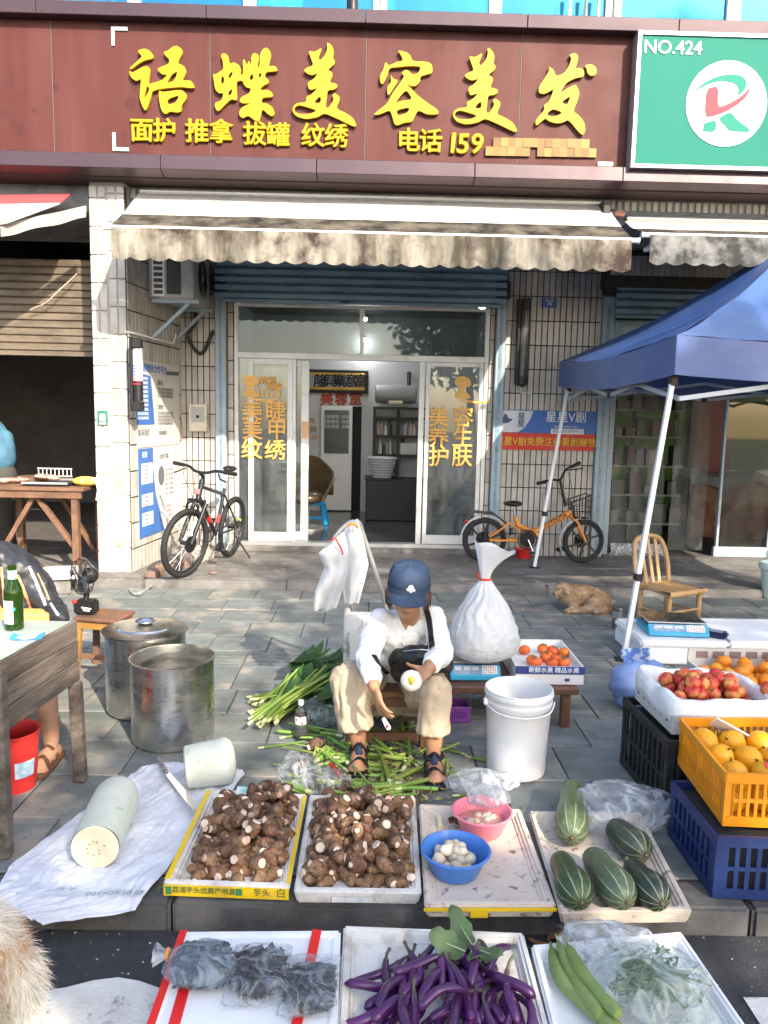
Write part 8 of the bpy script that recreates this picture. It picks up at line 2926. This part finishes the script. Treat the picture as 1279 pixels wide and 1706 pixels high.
# ---------------------------------------------------------------- basins
def basin(label,px,py,r_,h,z0,m):
    p=G(px,py,z0+h)
    c=V((p.x,p.y,z0))
    o_=thing('basin',label,'basin',c,group='plastic basins on the sandy tray')
    part('bowl',MB().lathe([(.001,.004),(r_*.66,.002),(r_*.70,.008),(r_*.90,h*.8),(r_*.95,h-.006),(r_*1.02,h-.005),(r_*1.03,h),(r_*.97,h+.003),(r_*.93,h-.004),(r_*.88,h*.8),(r_*.67,.012),(.001,.010)],48,c),m,o_,smooth=40)
    return o_,c

zf=HZ-.021
bl,cb_=basin('blue plastic basin of peeled taro on the sandy tray',759,1414,.118,.085,zf,mat('blue_basin',(.06,.19,.55),.3,var=.05,tl=.1))
pk_,cp_=basin('pink plastic basin with water on the back of the sandy tray',803,1350,.112,.085,zf,mat('pink_basin',(.80,.24,.30),.3,var=.05,tl=.12))
part('water',MB().lathe([(.001,.045),(.082,.045)],32,cp_,cap=False),mat('pinkish_water',(.42,.18,.15),.06,var=.1,trans=.2),pk_)
pm=[MB().ball((0,0,0),(.020,.017,.024),14,10,lambda p_:1+.12*nzv(p_*2+V((i*4,0,0)))).mesh('peeled_taro',smooth=70) for i in range(3)]
m_pt=mat('peeled_taro_flesh',(.54,.47,.37),.4,var=.1,vs=22,rand=.12,c2=(.42,.29,.17),ds=20,dt=.62)
for me in pm:
    me.materials.append(m_pt)
for k in range(38):
    a,q_=rnd.uniform(0,6.3),rnd.random()**.5
    lay=0 if k<16 else 1 if k<30 else 2
    r_=(.075,.066,.04)[lay]*q_
    ob=link('peeled_taro',rnd.choice(pm),None,None,cb_+V((r_*math.cos(a),r_*math.sin(a),.03+lay*.023)))
    ob.rotation_euler=(rnd.uniform(-1.5,1.5),rnd.uniform(-1.5,1.5),rnd.uniform(0,6))
    tag(ob,'small peeled taro in the blue basin','taro','peeled taro in the blue basin')
for k in range(13):
    a,q_=rnd.uniform(0,6.3),rnd.random()**.5
    ob=link('peeled_taro',rnd.choice(pm),None,None,cp_+V((.06*q_*math.cos(a),.06*q_*math.sin(a),.040)))
    ob.scale=(.8,.8,.7)
    ob.rotation_euler=(rnd.uniform(-1.5,1.5),rnd.uniform(-1.5,1.5),0)
    tag(ob,'peeled taro floating in the water of the pink basin','taro','peeled taro in the pink basin')
tb_=cp_+V((.03,-.02,.09))
crumple_bag('plastic_bag','clear plastic bag hanging over the back rim of the pink basin',cp_+V((.045,.09,.095)),(.085,.05,.035),m_cbag2,21)
for k,(u,v) in enumerate(((.25,.86),(.32,.84),(.38,.87))):
    put_taro(inq(I3,u,v)+V((0,0,HZ+.002)),('shrivelled taro beside the pink basin, leftmost of three','shrivelled taro beside the pink basin, middle of three','shrivelled taro beside the pink basin, nearest the basin')[k],'shrivelled taro',0,.5)
single('pale_strip',MB().box(*(lambda p_:(p_.x-.008,p_.x+.008,p_.y-.05,p_.y+.03,HZ-.018,HZ-.008))(inq(I3,.12,.9))),mat('pale_yellow_strip',(.72,.66,.4),.6),'pale yellow strip lying at the back left of the sandy tray','strip')

# ---------------------------------------------------------------- squash
def stripe_mat(name,base,pale,dark,n,amt):
    m=bpy.data.materials.new(name)
    m.use_nodes=True
    N,L=m.node_tree.nodes,m.node_tree.links
    b=N['Principled BSDF']
    b.inputs['Roughness'].default_value=.38
    tc=N.new('ShaderNodeTexCoord')
    sp=N.new('ShaderNodeSeparateXYZ')
    L.new(tc.outputs['Object'],sp.inputs[0])
    at2=N.new('ShaderNodeMath')
    at2.operation='ARCTAN2'
    L.new(sp.outputs[1],at2.inputs[0])
    L.new(sp.outputs[0],at2.inputs[1])
    nz=N.new('ShaderNodeTexNoise')
    nz.inputs['Scale'].default_value=22
    nz.inputs['Detail'].default_value=4
    L.new(tc.outputs['Object'],nz.inputs['Vector'])
    ml=N.new('ShaderNodeMath')
    ml.operation='MULTIPLY_ADD'
    L.new(at2.outputs[0],ml.inputs[0])
    ml.inputs[1].default_value=n
    L.new(nz.outputs['Fac'],ml.inputs[2])
    sn=N.new('ShaderNodeMath')
    sn.operation='SINE'
    L.new(ml.outputs[0],sn.inputs[0])
    # stripes fade towards the neck (low z), strong at the blossom end
    mr=N.new('ShaderNodeMapRange')
    mr.inputs[1].default_value,mr.inputs[2].default_value=.86,.99
    L.new(sn.outputs[0],mr.inputs[0])
    mz=N.new('ShaderNodeMapRange')
    mz.inputs[1].default_value,mz.inputs[2].default_value=.0,.10
    mz.inputs[3].default_value,mz.inputs[4].default_value=.08,amt
    L.new(sp.outputs[2],mz.inputs[0])
    mu=N.new('ShaderNodeMath')
    mu.operation='MULTIPLY'
    L.new(mr.outputs[0],mu.inputs[0])
    L.new(mz.outputs[0],mu.inputs[1])
    n2=N.new('ShaderNodeTexNoise')
    n2.inputs['Scale'].default_value=60
    n2.inputs['Detail'].default_value=3
    L.new(tc.outputs['Object'],n2.inputs['Vector'])
    r2=N.new('ShaderNodeMapRange')
    r2.inputs[1].default_value,r2.inputs[2].default_value=.4,.65
    L.new(n2.outputs['Fac'],r2.inputs[0])
    mx0=N.new('ShaderNodeMix')
    mx0.data_type='RGBA'
    L.new(r2.outputs[0],mx0.inputs[0])
    mx0.inputs[6].default_value=(*dark,1)
    mx0.inputs[7].default_value=(*base,1)
    mx=N.new('ShaderNodeMix')
    mx.data_type='RGBA'
    L.new(mu.outputs[0],mx.inputs[0])
    L.new(mx0.outputs[2],mx.inputs[6])
    mx.inputs[7].default_value=(*pale,1)
    L.new(mx.outputs[2],b.inputs['Base Color'])
    return m

SQ=((952,1310,952,1392,.063,.046,(.12,.16,.075),(.075,.105,.05),'pale green squash at the back left of the squash tray, partly under the bag'),
      (1022,1378,1070,1420,.060,.050,(.05,.066,.042),(.028,.042,.027),'dark oval squash at the right of the squash tray'),
      (932,1430,965,1498,.060,.042,(.045,.08,.028),(.024,.05,.015),'dark green squash at the front left of the squash tray'),
      (985,1425,1040,1497,.062,.046,(.085,.12,.066),(.055,.085,.045),'grey green squash in the front middle of the squash tray'),
      (1050,1440,1098,1500,.058,.038,(.03,.044,.03),(.016,.027,.02),'darkest striped squash at the front right of the squash tray'))
for k,(x0_,y0_,x1_,y1_,r_,rn,cb2,cd,lb) in enumerate(SQ):
    z=zf+r_*.95
    a_,b_=G(x0_,y0_,z),G(x1_,y1_,z)
    d=b_-a_
    L_=d.length
    o_=thing('squash',lb,'squash',(a_+b_)/2,group='squash in the tray')
    o_.rotation_euler=d.to_track_quat('Z','Y').to_euler()
    h=L_/2
    prof=[(.001,-h-.012),(rn*.45,-h-.008),(rn*.82,-h+.008),(rn,-h+.04),(rn*1.02,-h*.3),(r_*.96,h*.25),(r_,h*.5),(r_*.90,h*.82),(r_*.6,h+.005),(r_*.25,h+.018),(.001,h+.015)]
    part('rind',MB().lathe([(q_,z_) for q_,z_ in prof],40,wob=lambda an,zz:1+.018*math.cos(10*an)),stripe_mat('squash_rind_%d' % k,cb2,(.40,.44,.28),cd,10,.7),o_,smooth=70,world=False)
    part('blossom_end',MB().ball((0,0,h+.018),(.008,.008,.008),8,6),m_wood,o_,smooth=60,world=False)
    part('stem',MB().tube([(0,0,-h-.01),(.004,0,-h-.035)],[.010,.007],8),mat('squash_stem',(.3,.32,.14),.7),o_,smooth=60,world=False)
p=G(1020,1345,.09)
crumple_bag('plastic_bag','large cloudy plastic bag spread over the back of the squash tray',p+V((.03,.03,-.01)),(.20,.15,.085),m_cbag2,31,n=56,amp=.30,flat=.02)

# ================================================================ FRONT ROW ON THE ROAD
zt=.045
o5,Q5,I5=foam_tray('white foam box lid crossed by red tape, holding bags of dried goods',qp((232,1740),(562,1740),(568,1548),(300,1550),z=zt),ZR,zt-ZR,m_foam,rim=.02,deep=.006)
o6,Q6,I6=foam_tray('foam tray full of purple aubergines on the road',qp((560,1745),(925,1745),(872,1552),(572,1540),z=zt),ZR,zt-ZR,m_foamt,rim=.022,deep=.03)
o7,Q7,I7=foam_tray('white foam tray with luffa gourds and bagged greens on the road',qp((930,1760),(1250,1715),(1135,1550),(884,1572),z=zt),ZR,zt-ZR,m_foam,rim=.020,deep=.035)
top_band(o5,Q5[3],Q5[0],.022,zt+.0005,m_redt,.0,.98,.0)
top_band(o5,Q5[0]+V((.085,0,0)),Q5[3]+V((.075,0,0)),.030,zt-.0045,m_redt,.10,.72,0)
top_band(o5,lerp(Q5[0],Q5[1],.80),lerp(Q5[3],Q5[2],.88),.028,zt+.0008,m_redt,.02,.99,0)
m_herb=mat('dried_dark_herb',(.035,.030,.028),.85,var=.4,vs=30,bump=1.,bs=50,c2=(.12,.11,.10),ds=25,dt=.6,dw=.06)
m_herb2=mat('dried_grey_leaf',(.06,.062,.065),.85,var=.4,vs=30,bump=1.,bs=45,c2=(.13,.13,.135),ds=22,dt=.6,dw=.06)

def flakes(label,name,c,r_,m,n,size,seed):
    """heap of small curled dried pieces, too many to count, inside a bag"""
    o_=thing(name,label,'dried goods',(c.x,c.y,c.z-r_[2]))
    r=random.Random(seed)
    mb=MB()
    for _ in range(n):
        d=V((r.uniform(-1,1),r.uniform(-1,1),r.uniform(-1,1)))
        if abs(d.x)**3+abs(d.y)**3>1:
            continue
        p=c+V((d.x*r_[0],d.y*r_[1],d.z*r_[2]*(1-.5*max(abs(d.x),abs(d.y))**3)))
        a=V((r.gauss(0,1),r.gauss(0,1),r.gauss(0,.5))).normalized()*size*r.uniform(.5,1.4)
        q=a.cross(V((r.gauss(0,1),r.gauss(0,1),1))).normalized()*a.length*r.uniform(.4,.9)
        w=a.cross(q).normalized()*size*.4
        mb.add([p-a,p-q+w,p+a,p+q+w,p-w*.3],[(0,1,4),(1,2,4),(2,3,4),(3,0,4)])
    x_=part('flakes',mb,m,o_,smooth=60)
    x_['kind']='stuff'
    return o_

def flat_bag(label,c,r_,m,seed):
    """pillow-shaped clear bag with seams and soft dents"""
    c=V(c)

    def fn(s):
        def g_(u,v):
            x_,y_=2*u-1,2*v-1
            h=(max(0,(1-x_**4)*(1-y_**4)))**.45
            n_=nzv((x_*2.2+seed,y_*2.2,s))+.6*abs(nzv((x_*4+seed,y_*4,s)))
            return c+V((x_*r_[0]*(1+.06*nzv((y_*3,seed,0))),y_*r_[1]*(1+.06*nzv((x_*3,seed,5))),s*r_[2]*h*(1+.28*n_)+(.004*nzv((x_*9,y_*9,seed)) if h<.3 else 0)))
        return g_
    mb=MB().grid(fn(1),34,34).grid(fn(-1),34,34)
    return single('plastic_bag',mb,m,label,'bag',smooth=75)

zt2=zt-.004
m_flat=film('glossy_clear_bag',(.50,.56,.62),.2,.08,10.,.6,2.4)
m_flat2=film('bluish_bag',(.42,.52,.62),.34,.10,9.,.8,1.8)
p=G(336,1606,zt2+.045)
flakes('grey dried leaves inside the round tied bag','dried_leaves',p,(.078,.068,.034),m_herb2,1300,.010,1)
crumple_bag('plastic_bag','round bluish bag of dried leaves tied with orange string',p,(.100,.084,.046),m_flat2,41,amp=.14,flat=zt2+.001)
p=G(430,1622,zt2+.032)
flakes('black dried fungus inside the middle bag','dried_fungus',p+V((0,.012,0)),(.074,.080,.026),m_herb,1700,.011,2)
flat_bag('clear bag of black dried fungus in the middle of the foam lid',p,(.084,.108,.032),m_flat,3)
p=G(517,1640,zt2+.026)
flakes('dark dried leaves inside the flat bag','dried_leaves',p+V((0,-.008,0)),(.066,.080,.020),m_herb2,1400,.010,3)
flat_bag('flat clear bag of dried leaves at the right of the foam lid',p,(.080,.108,.026),m_flat,7)
p=G(284,1590,zt2+.05)
o=thing('bag_knot','orange string and bunched neck of the round tied bag','knot',p)
part('neck',MB().lathe([(.012,0),(.010,.012),(.028,.045)],16,cap=False,wob=lambda an,z:1+.25*math.sin(7*an)).xf(Matrix.Translation(p)@ Matrix.Rotation(-PI/2,4,'Y')),m_cbag2,o,smooth=70)
part('string',MB().tube([p+V((-.008,.014*math.cos(t*PI/6),.014*math.sin(t*PI/6))) for t in range(12)],.005,6,closed=True),m_tie,o)

# aubergines
m_aub=mat('aubergine_skin',(.062,.013,.082),.24,var=.3,vs=7,rand=.25,coat=.2,c2=(.10,.03,.11),ds=6,dt=.64)
m_calyx=mat('aubergine_calyx',(.14,.13,.07),.6,var=.3,vs=20,c2=(.05,.03,.05),ds=14,dt=.5)

def aub_mesh(i,L_,r_,bend):
    pts=[V((bend*math.sin(PI*t*.9),bend*.3*math.sin(5*t+i),-L_/2+L_*t)) for t in [k/14 for k in range(15)]]
    rs=[r_*(.55+.45*min(1,t*3))*(1 if t<.88 else math.sqrt(max(.02,1-((t-.88)/.125)**2))) for t in [k/14 for k in range(15)]]
    me=MB().tube(pts,rs,12).mesh('aubergine',smooth=70)
    me.materials.append(m_aub)
    d=(pts[0]-pts[1]).normalized()
    x_,y_=frame(d)
    c=MB()
    for k in range(6):
        a=k*PI/3
        e=x_*math.cos(a)+y_*math.sin(a)
        f=x_*math.cos(a+.5)+y_*math.sin(a+.5)
        g_=x_*math.cos(a-.5)+y_*math.sin(a-.5)
        c.add([pts[0]+d*.006,pts[0]+f*rs[0]*1.1,pts[0]-d*(.03+.006*(k % 2))+e*rs[2]*1.06,pts[0]+g_*rs[0]*1.1],[(0,1,2,3)])
    c.tube([pts[0]-d*.002,pts[0]+d*.02,pts[0]+d*.038+x_*.008],[.0062,.0045,.0055],7)
    cm_=c.mesh('calyx',smooth=50)
    cm_.materials.append(m_calyx)
    return me,cm_

AUB=[aub_mesh(i,*a) for i,a in enumerate(((.17,.0145,.03),(.19,.0135,-.025),(.15,.0155,.012),(.18,.013,.045),(.135,.015,-.012),(.16,.012,-.04)))]
for k in range(58):
    lay=0 if k<34 else 1 if k<52 else 2
    m_=(.05,.12,.22)[lay]
    u,v=lerp(.08+m_*.3,.95-m_*.5,rnd.random()),lerp(.02,.78-.08*lay,rnd.random())
    p=inq(I6,u,v)
    ai=rnd.randrange(len(AUB))
    me,cm_=AUB[ai]
    ob=link('aubergine',me,None,None,p+V((0,0,zt-.012+lay*.022+rnd.uniform(0,.008))))
    a=rnd.gauss(-PI/2-.25+(u-.5)*.9,.45)
    d=V((math.cos(a),math.sin(a),rnd.uniform(-.12,.04)))
    ob.rotation_euler=(d.to_track_quat('Z','Y').to_matrix()@ Matrix.Rotation(rnd.uniform(0,6.3),3,'Z')).to_euler()
    tag(ob,('slim','long','stout','hooked','short','thin bent')[ai]+' purple aubergine in the tray on the road, '+spot(u,v,lay,2),'aubergine','aubergines in the tray')
    link('calyx',cm_,None,ob)
# aubergine leaves
o=thing('leafy_sprig','sprig of grey green aubergine leaves lying on top of the aubergines','sprig',G(765,1580,.1))
m_al=mat('aubergine_leaf',(.11,.17,.075),.65,var=.2,vs=14,bump=.4,bs=40,tl=.2)
for (px,py,ex,ey,w_) in ((785,1572,752,1512,.030),(775,1585,716,1555,.040),(785,1585,800,1600,.028),(790,1580,840,1592,.025)):
    a_,b_=G(px,py,.10),G(ex,ey,.12)
    d=b_-a_
    s_=d.cross(V((0,-.5,1))).normalized()
    nn=d.cross(s_).normalized()
    part('leaf',MB().grid(lambda u,v:a_+d*u+s_*((v-.5)*2*w_*math.sin(PI*(.06+.9*u))**.7*(1+.15*math.sin(u*16)))+nn*(.012*math.sin(u*5)+.25*w_*abs(v-.5)),12,6),m_al,o,smooth=70)
    part('midrib',MB().tube([a_-nn*.001,lerp(a_,b_,.5)+nn*.008,b_],[.003,.002,.001],5),mat('leaf_rib',(.3,.36,.2),.6),o)

# luffa gourds
m_luf=mat('luffa_skin',(.16,.23,.06),.55,var=.25,vs=8,rand=.12,bump=.35,bs=30,c2=(.24,.30,.11),ds=9,dt=.54)
for k,(pts,r_,lb) in enumerate(((((920,1585),(935,1630),(985,1680),(1040,1725)),.018,'luffa gourd lying along the left side of the tray, lowest of three'),
                                   (((932,1572),(950,1615),(970,1650),(1000,1690)),.0165,'luffa gourd in the middle of the three by the bagged greens'),
                                   (((948,1580),(965,1615),(990,1645),(1030,1690)),.0165,'luffa gourd nearest to the bagged greens'))):
    P_=smoothpath([G(px,py,zt+.0+.018*k) for px,py in pts],6)
    n=len(P_)
    o=thing('luffa',lb,'luffa',P_[n // 2],group='luffa gourds')
    part('gourd',MB().tube(P_,[r_*(.5+.5*math.sin(PI*min(.5,(i+.5)/n*1.4))*(1 if i<n-3 else (.9,.7,.35)[i-n+3]))*1.2 for i in range(n)],14),m_luf,o,smooth=70)
    part('stem',MB().tube([P_[0],P_[0]+(P_[0]-P_[1]).normalized()*.04],[.006,.004],6),m_stalk,o)
# bag of greens
c0=G(1085,1640,zt+.03)
m_grn=mat('bean_sprout_green',(.16,.24,.07),.5,var=.25,vs=14,rand=.2,tl=.2)
o=thing('greens_bunch','bunch of thin leafy greens inside the cloudy bag','greens',c0)
mb,ml=MB(),MB()
for k in range(260):
    p=c0+V((rnd.gauss(0,.042),rnd.gauss(0,.036),rnd.uniform(-.01,.04)))
    a=rnd.gauss(.5,.6)
    d=V((math.cos(a),math.sin(a),rnd.gauss(0,.15))).normalized()*rnd.uniform(.025,.055)
    mb.tube([p-d,p+d],rnd.uniform(.0015,.003),4)
    for j in range(3):
        q_=p+d*(1-.3*j)
        e=V((rnd.gauss(0,1),rnd.gauss(0,1),rnd.gauss(.3,.4))).normalized()*.014
        f=e.cross(V((rnd.gauss(0,1),rnd.gauss(0,1),1))).normalized()*.006
        ml.add([q_,q_+e*.5+f,q_+e,q_+e*.5-f],[(0,1,2,3)])
x_=part('stems',mb,m_grn,o)
x_['kind']='stuff'
x_=part('leaves',ml,mat('small_green_leaf',(.09,.20,.03),.5,rand=.2,tl=.2),o)
x_['kind']='stuff'
crumple_bag('plastic_bag','large cloudy plastic bag around the greens in the white tray',c0+V((.005,.0,.012)),(.165,.135,.06),film('greens_bag',(.66,.74,.70),.26,.10,8.,.7,2.4),51,n=60,amp=.22,flat=zt-.033)
p=G(1000,1572,zt+.05)
crumple_bag('plastic_bag','white plastic bag bunched at the back of the white tray',p+V((.03,.03,-.02)),(.13,.06,.06),m_cbag2,57,n=44,amp=.3,flat=zt-.03)

# ================================================================ LONG HAIRED DOG AT THE BOTTOM LEFT
m_fw=mat('white_ginger_fur',(.80,.74,.64),.8,var=.10,vs=6,c2=(.50,.26,.09),ds=4.2,dt=.55,dw=.06)
dg_=thing('dog','long haired white and ginger dog cut by the left edge of the view','dog',(-1.10,1.80,ZR))
b=MB()
E_=lambda x_,y_,z_:V((-1.09+x_*.92,1.80+y_*.92,ZR+z_*.92))
limb(b,[E_(.10,0,.36),E_(-.05,0,.37),E_(-.25,0,.36),E_(-.40,0,.37)],[.115,.12,.125,.11])
for y_ in (-.065,.065):
    limb(b,[E_(.10,y_,.32),E_(.11,y_,.23),E_(.15,y_,.12),E_(.13,y_,.04)],[.09,.065,.035,.026])
    limb(b,[E_(.14,y_,.03),E_(.08,y_,.022)],[.028,.026])
    limb(b,[E_(-.36,y_,.30),E_(-.36,y_,.16),E_(-.36,y_,.04)],[.065,.038,.028])
    limb(b,[E_(-.36,y_,.03),E_(-.41,y_,.022)],[.03,.026])
limb(b,[E_(-.40,0,.40),E_(-.48,0,.50)],[.09,.075])
b.ball(E_(-.53,0,.55),(.085,.075,.075),16,12)
limb(b,[E_(-.58,0,.535),E_(-.66,0,.515)],[.042,.028])
limb(b,[E_(.18,0,.38),E_(.25,0,.30),E_(.26,.0,.18)],[.04,.04,.02])
for s in (-1,1):
    limb(b,[E_(-.51,s*.055,.61),E_(-.50,s*.085,.53)],[.022,.018])
dm=blob(b,.012,3,'body')
place(dm,'body',m_fw,dg_)
wm=dm.copy()
wm.transform(Matrix.Translation(wpos(dg_)))
fur(wm,60000,lambda q_:.035 if q_.z<.12 else .045,6,m_fw,dg_,.68,.0008,flow=lambda q_:V((.45,-.1+.5*nzv(q_,14),-.75+.4*nzv(q_+V((3,0,0)),14))))
part('nose',MB().ball(E_(-.69,0,.525),(.014,.016,.012),10,8),m_black,dg_,smooth=60)
for s in (-1,1):
    part('eye',MB().ball(E_(-.60,s*.04,.575),.010,8,6),m_black,dg_,smooth=60)
# litter on the road: a dry leaf and bits
m_dry=mat('dry_leaf',(.22,.10,.04),.8)
for k,(px,py) in enumerate(((925,1563),(938,1560),(895,1566))):
    p=G(px,py,ZR+.012)
    single('dry_leaf',MB().grid(lambda u,v:p+V((-.03+.06*u,-.015+.03*v*math.sin(PI*(.1+.8*u)),.012*math.sin(u*4+k))),5,3,.001),m_dry,('dry brown leaf under the edge of the squash tray, middle of three','dry brown leaf under the edge of the squash tray, rightmost','dry brown leaf under the edge of the squash tray, leftmost')[k],'leaf',smooth=60)
mb=MB()
for k in range(420):
    p=V((rnd.uniform(-1.3,1.8),rnd.uniform(1.5,2.33),ZR+.001))
    s_=rnd.uniform(.0015,.006)
    a=rnd.uniform(0,6)
    mb.add([p+V((s_*math.cos(a),s_*math.sin(a),0)),p+V((s_*math.cos(a+2),s_*math.sin(a+2),0)),p+V((s_*math.cos(a+4),s_*math.sin(a+4),0)),p+V((0,0,s_*.8))],[(0,1,3),(1,2,3),(2,0,3)])
gr=link('grit',mb.mesh('grit'),mat('pale_grit',(.5,.49,.47),.8))
gr['kind']='stuff'
tag(gr,'pale grit scattered on the asphalt','grit')
mb=MB()
for k in range(700):
    p=V((rnd.uniform(-1.6,2.2),rnd.uniform(2.6,6.8),.002))
    if abs(p.x)>.55*p.y:
        continue
    s_=rnd.uniform(.002,.008)
    a=rnd.uniform(0,6)
    mb.add([p+V((s_*math.cos(a),s_*math.sin(a),0)),p+V((s_*math.cos(a+2),s_*math.sin(a+2),0)),p+V((s_*math.cos(a+4.3),s_*math.sin(a+4.3),0)),p+V((0,0,s_*.4))],[(0,1,3),(1,2,3),(2,0,3)])
gr=link('litter_crumbs',mb.mesh('litter_crumbs'),mat('crumb',(.12,.095,.07),.9,var=.5,vs=3))
gr['kind']='stuff'
tag(gr,'dark crumbs and soil scattered on the pavement slabs','crumbs')

finish_texts()
bpy.data.scenes.remove(SCRATCH)
bpy.context.view_layer.update()
